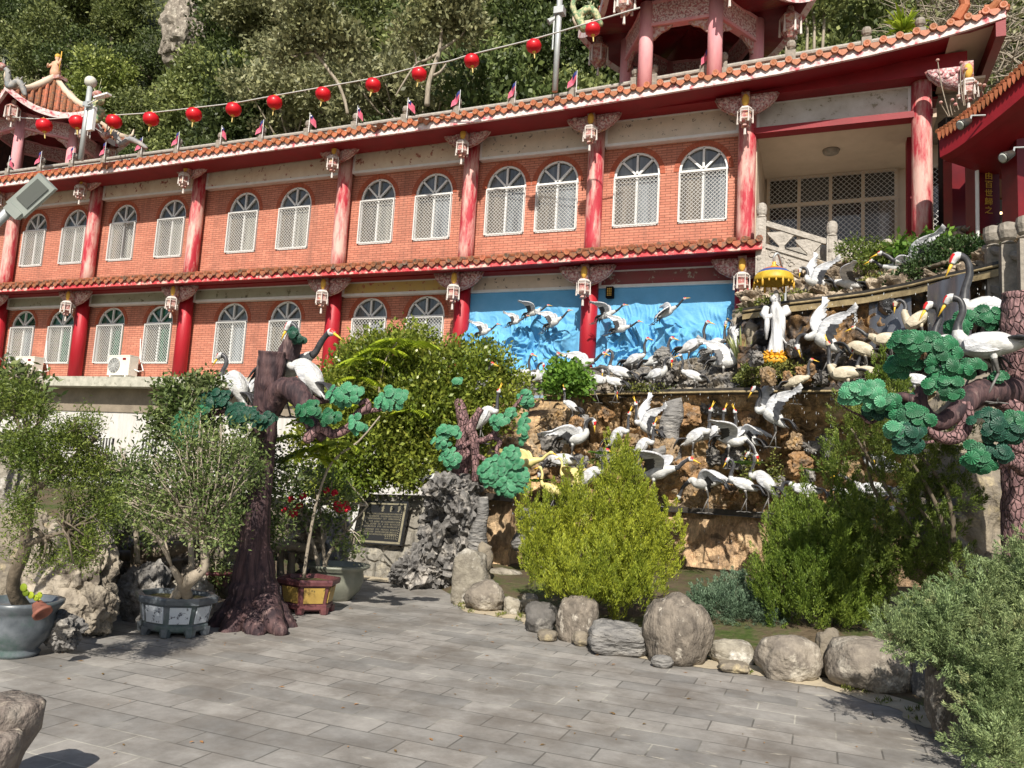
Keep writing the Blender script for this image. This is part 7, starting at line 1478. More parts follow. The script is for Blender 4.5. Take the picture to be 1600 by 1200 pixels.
mb = MB(); mb.grid([[ept(u)-Vector((0, 0, .1))+inn*.1, ept(u)-Vector((0, 0, .4))+inn*.12, ept(u)-Vector((0, 0, .42))+inn*.3, ept(u)-Vector((0, 0, .3))+inn*3] for u in np.linspace(-.01, 1, 20)]); mb.add([A-Vector((0, 0, .1))+inn*.1, A-Vector((0, 0, .4))+inn*.12, A-Vector((0, 0, .3))+inn*3, A+inn*3], [(0, 1, 2, 3)]); mb.build('fascia', MT['red'], hall)
def slab_px(px0, px1, pyt, pyb, d, dep, m_, name='column', z1=None, parent=hall):
    a, b = atD(px0, (pyt+pyb)/2, d), atD(px1, (pyt+pyb)/2, d); zt, zb = atD(px0, pyt, d).z, atD(px0, pyb, d).z; w = (b-a).length; c = (a+b)/2; dr_ = (b-a); dr_.z = 0; dr_.normalize(); nn2 = Vector((-dr_.y, dr_.x, 0)); nn2 = nn2 if nn2.y > 0 else -nn2
    m = MB(); m.obox(Vector((c.x, c.y, (zt+zb)/2))+nn2*dep/2, dr_, nn2, (0, 0, 1), w/2, dep/2, (zt-zb)/2); return m.build(name, m_, parent), c, dr_, nn2
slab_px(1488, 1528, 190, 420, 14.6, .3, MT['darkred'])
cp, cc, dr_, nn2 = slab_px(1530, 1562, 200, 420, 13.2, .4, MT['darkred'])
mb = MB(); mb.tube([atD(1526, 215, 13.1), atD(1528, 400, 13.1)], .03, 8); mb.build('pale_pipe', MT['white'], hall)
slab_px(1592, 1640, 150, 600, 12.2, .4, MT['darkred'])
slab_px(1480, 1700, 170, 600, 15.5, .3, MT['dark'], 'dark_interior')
slab_px(1562, 1600, 255, 310, 14.5, .1, mat('tan_carved_panel', (.3, .13, .05), (.2, .08, .03)), 'carved_panel')
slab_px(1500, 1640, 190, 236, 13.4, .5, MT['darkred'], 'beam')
Mx = lambda p: Matrix.Translation(p) @ Matrix((dr_, Vector((0, 0, 1)), -nn2)).transposed().to_4x4()
for i, ch in enumerate('良由百世歸之定有餘'):
    p = atD(1545, 262+i*13.4, 13.17); text(ch, None, .14, MT['gold'], cp, mtx=Mx(p), name='couplet_character')
for i, ch in enumerate('滿腔'):
    p = atD(1509, 364+i*12, 14.55); text(ch, None, .15, MT['gold'], hall, mtx=Mx(p), name='couplet_character')
# a lit lamp inside the hall
em = mat('warm_lamp_glow', (1, .8, .5)); n, l, p = nodes(em); p.inputs['Emission Color'].default_value = (1, .75, .4, 1); p.inputs['Emission Strength'].default_value = 3
c = atD(1563, 333, 13.5); mb = MB(); mb.sphere(tuple(c), .035, 10, 6, 0, (1.6, 1, .6)); tag(mb.build('ceiling_light', em, loc=c), 'small warm lamp glowing inside the dark hall at right', 'lamp')
# flood lights
for px, py, d, rz, lab in ((1508, 192, 11.9, .6, 'round black floodlight clipped under the hall eave'), (1575, 243, 11.2, .9, 'round glass floodlight on an arm inside the hall porch')):
    c = atD(px, py, d); t = thing('floodlight', lab, 'floodlight', c, 'floodlights at the hall'); dd_ = Vector((-.75, -.45, -.5)).normalized(); m = MB(); m.tube([c+dd_*.1, c+dd_*.09, c+dd_*.02, c-dd_*.08, c-dd_*.12], [.08, .083, .07, .05, .02], 16); m.build('shell', MT['blackmetal'], t, True)
    m = MB(); m.tube([c+dd_*.102, c+dd_*.11], [.07, .05], 16); m.build('lens', mat('pale_lens', (.42, .44, .4), rough=.15), t, True); m = MB(); m.tube([c-dd_*.1, c+Vector((.1, .1, .15)), c+Vector((.3, .2, .18))], .015, 6); m.build('arm', MT['metal'], t)
# balustrade by the hall
hb = thing('stone_railing', 'weathered stone railing with drum-headed posts in front of the couplet pillars', 'railing', atD(1570, 420, 10.9))
for px, pyt, d, in ((1551, 367, 11.0), (1574, 362, 10.6), (1603, 352, 10.2)):
    c = atD(px, pyt, d); m = MB(); m.box(c.x-.09, c.x+.09, c.y-.09, c.y+.09, c.z-1.5, c.z-.2); m.lathe([(.06, -.2), (.1, -.17), (.06, -.14), (.1, -.1), (.125, 0), (.11, .1), (.04, .13)], tuple(c), 12); m.build('post', MT['stone_dark'], hb)
p0, p1 = atD(1540, 388, 11.1), atD(1620, 408, 10.0); m = MB(); m.tube([p0, p1], .06, 8); m.bar(p0-Vector((0, 0, .55)), p1-Vector((0, 0, .55)), .12, .09); m.build('handrail', MT['stone_dark'], hb)
m = MB(); m.bar(p0-Vector((0, 0, .95)), p1-Vector((0, 0, .95)), .06, .7); m.build('panel', MT['stone'], hb)
# succulent flower stalks growing on the hall roof
ft = thing('roof_plant', 'tall dry flower stalks sprouting from the corner of the hall eave', 'plant', A)
for i, (px, py, bx, by) in enumerate([(1465,94,1484,182),(1470,160,1482,182),(1502,98,1506,165),(1509,108,1508,165),(1515,142,1513,158),(1524,128,1523,155),(1531,132,1529,150),(1538,133,1536,146),(1488,156,1488,180),(1493,163,1492,175),(1497,150,1498,172)]):
    a, b = atD(bx, by, 12.55), atD(px, py, 12.5); m = MB(); m.tube(spline([a, a.lerp(b, .5)+Vector((-.03, 0, .05)), b], 8), .008, 5); m.build('stalk', MT['wood_pale'], ft); m = MB(); m.sphere(tuple(b), .03, 8, 5, 0, (1, 1, .8)); m.build('flower_head', mat('dusty_pink_flower', (.55, .25, .25), (.4, .3, .22)), ft)

# ------------------------------------------------------------------ left foreground: pots, bonsai, rocks, log rail, stone stool
MT['blueglaze'] = mat('blue_grey_glaze_pot', (.07, .082, .095), (.15, .168, .185), sc=5, rough=.3, c3=(.06, .1, .09), sc3=3, t3=(.5, .65)); MT['panelw'] = mat('white_painted_panel', (.6, .64, .68), (.5, .55, .6), sc=9, c3=(.09, .1, .13), sc3=13, t3=(.57, .62), rough=.35)
MT['maroon'] = mat('maroon_glaze', (.09, .03, .035), (.16, .06, .06), sc=6, rough=.35); MT['panely'] = mat('yellow_painted_panel', (.42, .28, .07), (.34, .22, .06), sc=9, c3=(.1, .08, .03), sc3=12, t3=(.58, .62), rough=.4)
MT['celadon'] = mat('grey_green_glaze_pot', (.17, .18, .14), (.25, .25, .2), sc=5, rough=.4); MT['mosssoil'] = mat('mossy_soil', (.12, .11, .03), (.06, .05, .025), sc=12, bump=1, bsc=30)
MT['terracotta'] = mat('terracotta_pot', (.3, .11, .075), (.2, .08, .055), sc=8)
def poly_pot(label, base, rx, ry, h, sides, m_, mp, rot=0, top=1.12, bot=.86):
    t = thing('plant_pot', label, 'plant pot', base); c = tuple(base); ph = PI/sides+rot
    m = MB(); m.lathe([(bot*rx*.95, .04), (bot*rx, .08), (rx*.98, h-.07), (rx*top, h-.06), (rx*top*1.02, h-.02), (rx*top, h), (rx*.96, h), (rx*.94, h-.05)], c, sides, 0, True, 1, ry/rx, ph); m.build('pot_body', m_, t)
    m = MB(); m.lathe([(.01, h-.04), (rx*.95, h-.045)], c, sides, 0, False, 1, ry/rx, ph); m.build('soil', MT['mosssoil'], t)
    m = MB(); m.lathe([(bot*rx*1.0, .055), (bot*rx*1.08, .06), (bot*rx*1.08, .1), (bot*rx*1.02, .115)], c, sides, 0, True, 1, ry/rx, ph)
    for i in range(sides): a = ph+2*PI*i/sides; m.tube([(c[0]+math.cos(a)*bot*rx*.95, c[1]+math.sin(a)*bot*ry*.95, c[2]+.07), (c[0]+math.cos(a)*bot*rx, c[1]+math.sin(a)*bot*ry, c[2])], [.06, .04], 6)
    m.build('foot', m_, t)
    for i in range(sides):
        a0, a1 = ph+2*PI*i/sides, ph+2*PI*(i+1)/sides
        def P(a, r, z): return Vector((c[0]+math.cos(a)*r, c[1]+math.sin(a)*r*ry/rx, c[2]+z))
        zb, ztp = .125, h-.085; sl_ = (.98-bot)*rx/(h-.15); rb, rt_ = bot*rx+sl_*(zb-.08), bot*rx+sl_*(ztp-.08); b0, b1, t0, t1 = P(a0, rb, zb), P(a1, rb, zb), P(a0, rt_, ztp), P(a1, rt_, ztp)
        nn3 = (b1-b0).cross(t0-b0).normalized(); nn3 = nn3 if nn3.dot(Vector((math.cos((a0+a1)/2), math.sin((a0+a1)/2), 0))) > 0 else -nn3
        q4 = [b0.lerp(b1, .12), b0.lerp(b1, .88), t0.lerp(t1, .88), t0.lerp(t1, .12)]; m = MB(); m.add([v+nn3*.012 for v in q4]+[v-nn3*.03 for v in q4], [(0, 1, 2, 3), (0, 4, 5, 1), (1, 5, 6, 2), (2, 6, 7, 3), (3, 7, 4, 0)]); m.build('painted_panel', mp, t)
    return t
B1_ = atZ(270, 993); B1_ = Vector((B1_.x-.1, B1_.y+.1, 0)); dB = 7.0
poly_pot('blue-grey octagonal bonsai pot with white painted panels', B1_, .37, .28, .36, 8, MT['blueglaze'], MT['panelw'])
B2_ = atZ(466, 958); B2_ = Vector((B2_.x, B2_.y+.15, 0)); poly_pot('maroon hexagonal pot with yellow painted panels right of the brown trunk', B2_, .33, .3, .38, 6, MT['maroon'], MT['panely'], rot=.3)
def round_pot(label, base, prof, m_, soil_r, h):
    t = thing('plant_pot', label, 'plant pot', base); m = MB(); m.lathe(prof, tuple(base), 32); m.build('pot_body', m_, t, True); m = MB(); m.lathe([(.01, h-.05), (soil_r, h-.06)], tuple(base), 24, 0, False); m.build('soil', MT['mosssoil'], t); return t
B3_ = atZ(-4, 1030); B3_ = Vector((B3_.x-.02, B3_.y+.16, 0))
round_pot('large round blue-grey glazed pot at the left edge', B3_, [(.16, 0), (.175, .03), (.155, .05), (.165, .07), (.23, .15), (.255, .25), (.245, .32), (.26, .35), (.3, .4), (.305, .43), (.26, .43), (.245, .39)], MT['blueglaze'], .25, .43)
B4_ = atZ(505, 940); B4_ = Vector((B4_.x, B4_.y+.25, 0)); round_pot('round grey-green glazed pot behind the maroon one', B4_, [(.2, 0), (.22, .04), (.3, .12), (.34, .25), (.32, .36), (.4, .4), (.41, .43), (.35, .43), (.33, .38)], MT['celadon'], .34, .43)
B5_ = Vector(atD(331, 940, 8.6)); B5_.z = .25; round_pot('small dark bonsai bowl between the octagonal pot and the brown trunk', B5_, [(.14, 0), (.16, .05), (.22, .14), (.25, .16), (.25, .18), (.2, .18)], MT['maroon'], .21, .18)
B6_ = atD(62, 950, 5.75); o = thing('plant_pot', 'small tipped terracotta pot lying on the rim of the round blue pot', 'plant pot', B6_); m = MB(); m.lathe([(.035, -.045), (.06, .035), (.068, .035), (.068, .058), (.056, .058), (.05, .03)], (0, 0, 0), 20); Rt = Matrix.Rotation(2.3, 3, 'Y'); m.v = [tuple(Rt @ Vector(v)+B6_) for v in m.v]; m.build('pot_body', MT['terracotta'], o, True)
# bonsai and shrubs in pots
def bonsai(label, base, trunkpts, rads, blobs, ncl, per, m_, seed, L=.045, W=.022, wood='wood_pale', twig=40, name='bonsai_tree', sp=.05, out=.5, up=.3):
    rg_ = np.random.default_rng(seed); t = thing(name, label, 'bonsai' if 'bonsai' in name else 'shrub', base)
    m = MB()
    for P, r_ in zip(trunkpts, rads): S = spline(P, 18); m.tube(S, list(np.interp(np.linspace(0, 1, 18), np.linspace(0, 1, len(r_)), r_)), 10, jit=.08)
    m.build('trunk', MT[wood], t, True)
    C, D = blob_pts(rg_, blobs, twig, .2); top = Vector(trunkpts[0][-1]); m = MB(); r2 = random.Random(seed)
    for c in C:
        b = min([Vector(p) for P in trunkpts for p in P[1:]], key=lambda q_: (q_-Vector(c)).length)
        mid = b.lerp(Vector(c), .5)+Vector((r2.uniform(-.08, .08), r2.uniform(-.08, .08), r2.uniform(-.02, .1))); m.tube(spline([b, mid, c], 7), list(np.linspace(.012, .003, 7)), 5)
    m.build('branches', MT[wood], t, True); foliage('foliage', bushy(rg_, blobs, ncl, per, L, W, sp, up, .15, out, .8), m_, t); return t
g = lambda a, b, d: tuple(atD(a, b, d))
bonsai('silvery twiggy bonsai with a gnarled pale base in the octagonal pot', B1_+Vector((0, 0, .32)), [[tuple(B1_+Vector((-.02, 0, .25))), g(282,925,7.2), g(298,905,6.95), g(320,885,6.95), g(315,840,6.95)], [tuple(B1_+Vector((.07, .02, .25))), g(292,930,7.15), g(280,905,6.95), g(268,885,6.95)], [tuple(B1_+Vector((-.09, .02, .25))), g(278,930,7.1), g(288,915,7.1)]], [[.075, .065, .055, .04, .02], [.06, .05, .035, .02], [.04, .035, .03]],
    [pb(300,760,6.9,70,70), pb(350,730,7.0,50,60), pb(240,740,6.9,50,50), pb(310,690,7.0,60,50), pb(260,800,6.8,50,40), pb(350,800,6.9,40,40), pb(210,790,6.8,40,35), pb(380,690,7.1,30,40), pb(330,840,6.8,40,25), pb(395,730,7.4,26,40)], 850, 11, LM['olive'], 1, .04, .018, twig=260, sp=.06)
bonsai('leafy twiggy shrub left of the brown trunk with fan leaves above', Vector(g(300, 900, 7.9)), [[g(300,900,7.9), g(295,800,7.9), g(280,700,7.9)]], [[.03, .025, .012]], [pb(285,640,7.9,38,38), pb(320,670,8.4,30,34), pb(250,665,7.9,26,30), pb(380,720,7.9,30,50), pb(320,600,8.1,40,14), pb(270,610,7.9,26,20)], 480, 11, LM['olive'], 2, .06, .028, twig=60, name='garden_shrub')
bonsai('juniper bonsai with a thick pale trunk in the round blue pot', B3_+Vector((0, 0, .38)), [[tuple(B3_+Vector((.02, .05, .3))), g(20,915,6.1), g(38,860,6.0), g(44,800,5.9), g(55,740,5.7), g(40,690,5.6)], [g(40,850,5.5), g(70,840,5.5), g(105,830,5.5)], [g(45,770,5.5), g(90,740,5.5), g(130,700,5.6)]], [[.06, .05, .045, .04, .025, .015], [.03, .02, .008], [.03, .02, .008]],
    [pb(40,700,5.5,40,40), pb(90,690,5.5,50,36), pb(130,670,5.6,34,30), pb(35,790,5.4,26,40), pb(110,740,5.5,40,30), pb(70,730,5.5,40,30), pb(20,850,5.4,12,30), pb(140,720,5.6,30,36), pb(160,800,5.6,30,60), pb(130,860,5.5,36,40), pb(70,870,5.6,30,26), pb(120,800,5.6,30,26), pb(20,620,5.6,40,30), pb(60,640,5.6,30,20)], 0+900, 26, LM['scrag'], 3, .03, .009, wood='wood', twig=90, sp=.035)
bonsai('broadleaf tree branch reaching in from the left edge', Vector(g(-60, 760, 6.2)), [[g(-60,760,6.2), g(-20,680,6.2), g(10,640,6.2), g(40,600,6.3)], [g(-20,690,6.2), g(20,700,6.2), g(60,660,6.2)]], [[.04, .03, .02, .01], [.02, .015, .006]], [pb(5,640,6.2,30,26), pb(30,590,6.3,40,24), pb(60,620,6.3,30,20), pb(-20,600,6.2,40,50), pb(10,700,6.2,26,20)], 150, 10, LM['olive'], 4, .07, .03, twig=40, name='garden_shrub')
bonsai('grey-leaved shrub filling the gap behind the octagonal pot bonsai', Vector(g(215, 880, 8.0)), [[g(215,880,8.0), g(210,800,8.0), g(200,740,8.0)]], [[.03, .02, .01]], [pb(200,740,8.0,45,50), pb(180,800,8.0,40,50), pb(240,820,8.0,45,40), pb(380,800,8.3,50,60), pb(430,740,8.6,50,70), pb(420,830,8.5,45,40), pb(150,740,8.0,40,40)], 800, 12, LM['olive'], 5, .05, .022, twig=120, name='garden_shrub')
cm = bonsai('slender camellia shrub with red blossoms in the grey-green pot', B4_+Vector((0, 0, .4)), [[g(505,905,9.6), g(512,870,9.6), g(540,830,9.6), g(575,790,9.6)], [g(500,905,9.6), g(492,860,9.6), g(470,800,9.6), g(462,750,9.6)], [g(508,905,9.6), g(505,850,9.6), g(500,790,9.6)]], [[.03, .025, .018, .008], [.03, .025, .018, .008], [.025, .02, .01]], [pb(470,790,9.5,36,40), pb(520,800,9.5,40,40), pb(550,850,9.5,30,25), pb(500,750,9.5,50,26), pb(450,760,9.5,26,26), pb(540,780,9.5,30,20)], 190, 10, LM['olive'], 6, .06, .03, twig=70, name='garden_shrub')
for i, (px, py) in enumerate([(459,802),(456,780),(469,790),(524,770),(530,792),(541,788),(534,796),(527,788),(511,766),(475,775),(544,795),(446,797)]):
    c = atD(px, py, 9.4); m = MB(); rr = .04 if i not in (0, 4) else .06
    for k_ in range(5): a = k_*1.256; m.sphere((c.x+math.cos(a)*rr*.5, c.y-.01*k_, c.z+math.sin(a)*rr*.5), rr*.6, 7, 5, 0, (1, .6, 1))
    m.build('red_blossom', LM['red'], cm, True)
bonsai('tiny bonsai in the small dark bowl', B5_+Vector((0, 0, .15)), [[g(331,935,8.55), g(336,905,8.5), g(335,880,8.5)]], [[.03, .02, .01]], [pb(338,890,8.5,20,20), pb(330,905,8.5,16,12)], 90, 10, LM['olive'], 7, .04, .02, twig=20)
# yellow and green big leaves
m = MB(); rg_ = random.Random(2)
for px, py, d, s_, mm in ((70,780,5.3,.05,0),(50,920,5.3,.04,1),(38,925,5.3,.04,1),(60,930,5.3,.035,1),(78,690,5.3,.04,0)):
    pass
cl = thing('cactus_pads', 'yellow-green flat cactus pads on the rim of the round blue pot', 'cactus', atD(48, 938, 5.3)); m = MB()
for px, py, s_ in ((37,918,9),(40,926,8),(48,930,8),(56,934,7),(62,930,7),(60,938,6)): c = atD(px, py, 5.85); m.sphere(tuple(c), s_/FOC*5.3, 10, 7, 0, (1, .25, .8))
m.build('pad', LM['lime'], cl, True)
# rocks and log rail behind
for i, (px, py, d, w, h, mt2, lab) in enumerate([(110,905,7.3,75,85,'karst_pale','craggy pale rock mass behind the round blue pot'),(40,880,7.6,60,90,'tan','tall tan rock at the left edge behind the juniper bonsai'),(150,950,7.1,40,45,'karst_pale','rough dark-pitted rock left of the octagonal pot'),(0,780,8.4,50,90,'pale','smooth pale rock high at the left edge'),(95,985,6.4,40,28,'karst','low dark rock on the paving beside the round blue pot'),(225,930,7.9,45,50,'karst','shadowed rock behind the octagonal pot'),(140,840,8.2,50,50,'karst','dark rock between the two left bonsais'),(300,930,8.3,36,34,'pale','pale rock behind the gnarled bonsai base'),(450,830,9.9,50,50,'karst_pale','tan rock behind the camellia shrub'),(500,850,10.6,50,60,'karst','dark shaded boulder between the camellia and the plaque wall'),(535,905,10.2,30,20,'dark','dark low rock at the foot of the plaque wall'),(190,880,8.8,50,55,'karst','dark rock under the log rail'),(370,880,9.2,50,60,'tan','tan rock behind the brown trunk'),(260,870,9.3,60,60,'karst_pale','pale rock behind the log rail posts')]):
    c = atD(px, py, d); mb = MB(); kk = d/FOC; rock_shape(mb, (0, 0, 0), (w*kk, w*kk*.6, h*kk), 500+i, 5, .32, .35, pits=.3 if 'karst' in mt2 else .1); o = mb.build('rock', RK[mt2], loc=(0, 0, 0)); o.location = c; tag(o, lab, 'rock')
lr = thing('log_railing', 'moulded concrete log railing behind the pots at left', 'railing', atD(215, 960, 8.3))
for L in ([(165,872,8.5,16),(200,868,8.5,18),(240,872,8.4,18)], [(225,866,8.4,18),(260,860,8.4,22),(310,850,8.6,14)], [(420,858,9.3,14),(450,853,9.4,16),(480,857,9.6,14)]):
    mb = MB(); pix_tube(mb, L, 8, 10, gn=.2, seed=len(L)+L[0][0]); mb.build('log_rail', MT['wood'], lr, True)
for px, pyt, pyb, d, w in ((214,850,960,8.4,20),(250,880,950,8.6,18),(276,875,950,8.7,14),(438,860,900,9.6,10),(455,862,905,9.6,12),(425,862,900,9.5,9),(180,880,960,8.4,14)):
    mb = MB(); pix_tube(mb, [(px,pyb,d,w*1.2),(px,(pyt+pyb)/2,d,w),(px+1,pyt,d,w)], 8, 10, gn=.15, seed=px); mb.build('log_post', MT['wood'], lr, True)
bd = MB(); bd.grid([[(x-.52*(y-7.4)*u_, y, -.1+.9*max(0, min(1, (y-8.6)/3))*min(1, (1-u_)*6)+.15*fbm(x, y, 5)) for u_, x in zip(np.linspace(0, 1, 40), np.linspace(-24, -6.2, 40))] for y in np.linspace(7.4, 17.4, 30)])
o = bd.build('garden_slope', MT['soil'], smooth=True, loc=(0, 0, 0)); tag(o, kind='structure')
# petrified-wood stools at the lower left
sb_ = atZ(20, 1210); tz = .44
st1 = thing('stump_stool', 'broad flat-topped petrified wood stool at the lower left corner', 'stool', Vector((sb_.x, sb_.y, 0)))
MT['petri'] = mat('petrified_wood', (.3, .26, .22), (.15, .115, .1), sc=9, c3=(.46, .4, .32), sc3=9, t3=(.56, .66), bump=1, bsc=14)
cst = atZ(-2, 1096, tz); k_ = MB(); prof = [(.07, 0), (.1, .08), (.13, .2), (.17, .3), (.185, .38), (.18, .43), (.16, .445)]
k_.lathe(prof, (cst.x, cst.y, 0), 40)
k_.v = [(cst.x+(x-cst.x)*(1+.3*mn.noise(Vector((math.cos(math.atan2(y-cst.y, x-cst.x))*1.6, math.sin(math.atan2(y-cst.y, x-cst.x))*1.6, z*3)))+.12*mn.noise(Vector((x*14, y*14, z*9)))), cst.y+(y-cst.y)*(1+.3*mn.noise(Vector((math.cos(math.atan2(y-cst.y, x-cst.x))*1.6, math.sin(math.atan2(y-cst.y, x-cst.x))*1.6, z*3)))+.12*mn.noise(Vector((x*14, y*14, z*9)))), z) for x, y, z in k_.v]
k_.build('stump', MT['petri'], st1, True)
cst2 = atZ(-25, 1150, .34); st2 = thing('stump_stool', 'lower petrified wood stool cut by the left edge in front of the broad one', 'stool', Vector((cst2.x, cst2.y, 0))); k_ = MB(); k_.lathe([(a*.9, b*.8) for a, b in prof], (cst2.x, cst2.y, 0), 32)
k_.v = [(x+.03*mn.noise(Vector((x*6, y*6, z*5))), y+.03*mn.noise(Vector((x*6+5, y*6, z*5))), z) for x, y, z in k_.v]; k_.build('stump', MT['petri'], st2, True)

# ------------------------------------------------------------------ water trickling down the tiers
MT['water'] = mat('water_drops', (.75, .78, .8), rough=.08, spec=.8, trans=.3); rg_ = np.random.default_rng(9); V = []
for T, z1, n in ((T1, .35, 110), (T2, 2.2, 200), (T3, 3.8, 110)):
    L = resample(T, 200)
    for i in range(n):
        c = rg_.integers(0, 200) if rg_.random() < .5 else int(rg_.choice([20, 60, 75, 95, 120, 140, 150, 170, 185])+rg_.normal(0, 2)) % 200
        p = L[c]-Vector((L[c].x, L[c].y, 0)).normalized()*(.1+rg_.random()*.05); f = rg_.random()**1.6; z = p.z-.06-f*(p.z-z1); w = rg_.uniform(.002, .005); h = rg_.uniform(.01, .06)
        q_ = np.array([p.x, p.y, z]); V.append([q_+[-w, 0, 0], q_+[0, 0, -h/2], q_+[w, 0, 0], q_+[0, 0, h/2]])
o = link('falling_water', quads_mesh('falling_water', np.array(V), MT['water'])); tag(o, kind='stuff')
# distinct splash streams
for px, py0, py1, d, lab in ((1408, 452, 500, 12.6, 'bright splash of water falling on the hanging cream crane'), (1440, 440, 490, 12.4, 'thin white stream beside the dark plastic sheet'), (1337, 475, 560, 12.8, 'narrow stream running down the dark rock of the top tier')):
    c = atD(px, py0, d); mb = MB(); random.seed(px)
    for i in range(130):
        f = random.random(); x = c.x+random.gauss(0, .012+.03*f); y = c.y-.1*f; z = c.z-f*(py1-py0)/FOC*d; r = random.uniform(.003, .009); mb.sphere((x, y, z), r, 5, 4, 0, (1, 1, random.uniform(1, 4)))
    tag(mb.build('water_stream', MT['water'], loc=c), kind='stuff')

# ------------------------------------------------------------------ extra hillside plants near the roof corner
def twig_mass(name, label, c, r, n, m, seed, cat='shrub'):
    t = thing(name, label, cat, c); rg_ = random.Random(seed); mb = MB()
    for i in range(n):
        d = Vector((rg_.uniform(-1, 1), rg_.uniform(-.6, .6), rg_.uniform(0, 1))).normalized(); a = Vector(c)+Vector((rg_.uniform(-.5, .5)*r, rg_.uniform(-.3, .3)*r, rg_.uniform(0, .7)*r)); b = a+d*r*rg_.uniform(.3, .8)+Vector((0, 0, -.2*r*rg_.random()))
        mid = a.lerp(b, .5)+Vector((rg_.uniform(-1, 1), 0, rg_.uniform(-.5, 1)))*r*.18; mb.tube(spline([a, mid, b], 6), [.03, .022, .016, .012, .008, .004], 4)
    mb.build('branches', MT['wood_pale'], t, True); return t
for px, py, Y, r, s_, lab in ((1545, 105, 21.5, 2.2, 1, 'tangle of pale dead twigs beyond the upturned roof corner'), (1500, 30, 25, 2.4, 2, 'pale dry twigs above the upturned roof corner'), (1450, 70, 25, 1.8, 3, 'dry creeper twigs right of the spiky yellow-green plant')):
    c = atY(px, py+40, Y); twig_mass('dry_shrub', lab, tuple(c), r, 150, None, s_)
    rg = np.random.default_rng(s_+50); o = [x for x in COL.objects if x.get('label') == lab][0]; foliage('foliage', bushy(rg, [(c.x, c.y+.5, c.z+.8, r*.9, r*.5, r*.7)], 120, 8, .16, .08, .15), LM['f3'], o)
tuft('spiky_plant', 'yellow-green spiky dragon tree above the porch roof', atY(1412, 48, 23.5), 46, 1.0, .05, LM['lime'], 5, spread=1.6, droop=.5)
for i, (px, pyb, pyt) in enumerate(((1213, 90, -10), (1226, 90, -10), (1258, 85, 30), (1271, 80, 10), (1282, 75, 5))):
    a = atY(px, pyb, 22.5); b = atY(px+(-4, 3, 1, -3, 5)[i], pyt, 22.5); t = thing('slender_trunk', ['leftmost of five thin pale trunks above the porch roof', 'second thin pale trunk from the left above the porch roof', 'short middle thin trunk above the porch roof', 'fourth thin trunk above the porch roof', 'rightmost thin trunk above the porch roof'][i], 'tree', a)
    mb = MB(); mb.tube(spline([a-Vector((0, 0, 1)), a.lerp(b, .5)+Vector((.05, 0, 0)), b], 10), list(np.linspace(.05, .03, 10)), 7); mb.build('trunk', MT['wood_pale'], t, True)
    rg = np.random.default_rng(i+90); foliage('crown', bushy(rg, [(b.x, b.y, b.z+.2, .8, .6, .6)], 60, 10, .16, .09, .12), LM['f2'], t)
# bare forked tree standing before the forest, pale limbs
def limb_tree(label, pts_list, seed, leaves):
    t = thing('forked_tree', label, 'tree', atD(*pts_list[0][0][:3])); mb = MB()
    for L in pts_list: pix_tube(mb, L, 8, 7, gn=.1, seed=seed)
    mb.build('trunk', MT['wood_pale'], t, True); rg = np.random.default_rng(seed); foliage('crown', bushy(rg, [pb(*q) for q in leaves], 420, 12, .2, .11, .18, .25, .3), LM['f3'], t)
limb_tree('pale forked tree with spreading bare limbs behind the lanterns at the picture centre', [[(667,165,26,9),(670,130,26,8),(678,105,26,8),(686,82,26,7),(690,50,26,5),(688,10,26,4)], [(676,118,26,5),(688,112,26,4),(697,100,26,3)], [(684,84,26,5),(665,94,26,4),(650,100,26,3),(630,130,26,3),(618,150,26,2)], [(688,78,26,5),(708,65,26,4),(725,50,26,3),(730,20,26,3)], [(650,100,26,3),(648,82,26,2),(634,60,26,2)]], 5, [(690,20,26,60,20), (730,40,26,34,22), (640,50,26,34,20), (700,-10,26,60,20)])
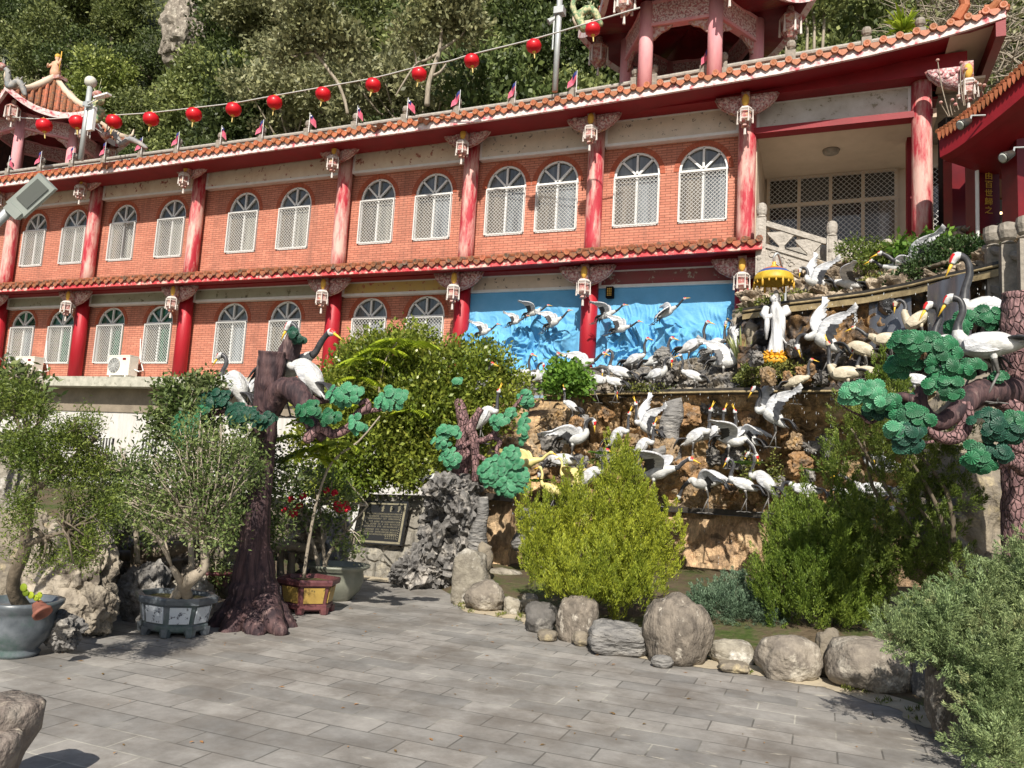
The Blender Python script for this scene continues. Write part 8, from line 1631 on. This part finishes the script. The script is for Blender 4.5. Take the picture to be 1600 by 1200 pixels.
limb_tree('tree with a bent grey trunk leaning right below the eighth lantern', [[(543,178,26,5),(538,155,26,5),(528,130,26,5),(515,112,26,5),(500,92,26,5),(485,82,26,4),(460,88,26,3),(450,82,26,2)], [(500,92,26,4),(490,75,26,3),(480,60,26,2),(476,40,26,2)], [(503,92,26,3),(510,75,26,2),(512,60,26,2)]], 6, [(470,60,26,40,26), (510,50,26,40,24), (440,80,26,28,16), (550,70,26,30,22), (480,20,26,50,20)])
# fallen leaves and grit on the paving
rg = np.random.default_rng(3); V = []
for i in range(260):
    x = rg.uniform(-6, 1.2); y = rg.uniform(3.2, 9.6); s_ = rg.uniform(.006, .016) if i % 3 else rg.uniform(.015, .03); a = rg.uniform(0, 6.28); c_, s2 = math.cos(a)*s_, math.sin(a)*s_; z = .004+rg.uniform(0, .006)
    V.append([(x-c_, y-s2, z), (x+s2*.4, y-c_*.4, z+.003), (x+c_, y+s2, z), (x-s2*.4, y+c_*.4, z+.004)])
o = link('fallen_leaves', quads_mesh('fallen_leaves', np.array(V), LM['dry'])); tag(o, kind='stuff')

# grit, soil and weeds gathered along the foot of the boulders
rg = np.random.default_rng(8); mb = MB(); P = []; E_ = resample([Vector((x, y, 0)) for x, y in EDGE[3:15]], 160)
for i, p in enumerate(E_):
    t_ = E_[min(i+1, 159)]-E_[max(i-1, 0)]; nr = Vector((-t_.y, t_.x, 0)).normalized()*-1; w = .16+.13*mn.noise(Vector((i*.16, 3, 1)))+.05*mn.noise(Vector((i*.7, 9, 1)))
    P.append([p-nr*.15+Vector((0, 0, .02)), p+Vector((0, 0, .012)), p+nr*max(.03, w)+Vector((0, 0, .004))])
mb.grid(P); mb.build('grit_strip', MT['sand'], smooth=True, loc=(0, 0, 0)); tag(bpy.data.objects['grit_strip'], kind='structure')
C = np.array([tuple(E_[rg.integers(0, 160)]+Vector((rg.normal(0, .09), rg.normal(0, .09), .012))) for _ in range(70)]); C = np.repeat(C, 16, 0)+rg.normal(0, .02, (70*16, 3))*[1, 1, .2]
V = leaf_quads(rg, C, np.tile([0, 0, 1.], (len(C), 1)), .05, .012, .7); o = link('weeds', quads_mesh('weeds', V, LM['moss'])); tag(o, kind='stuff')
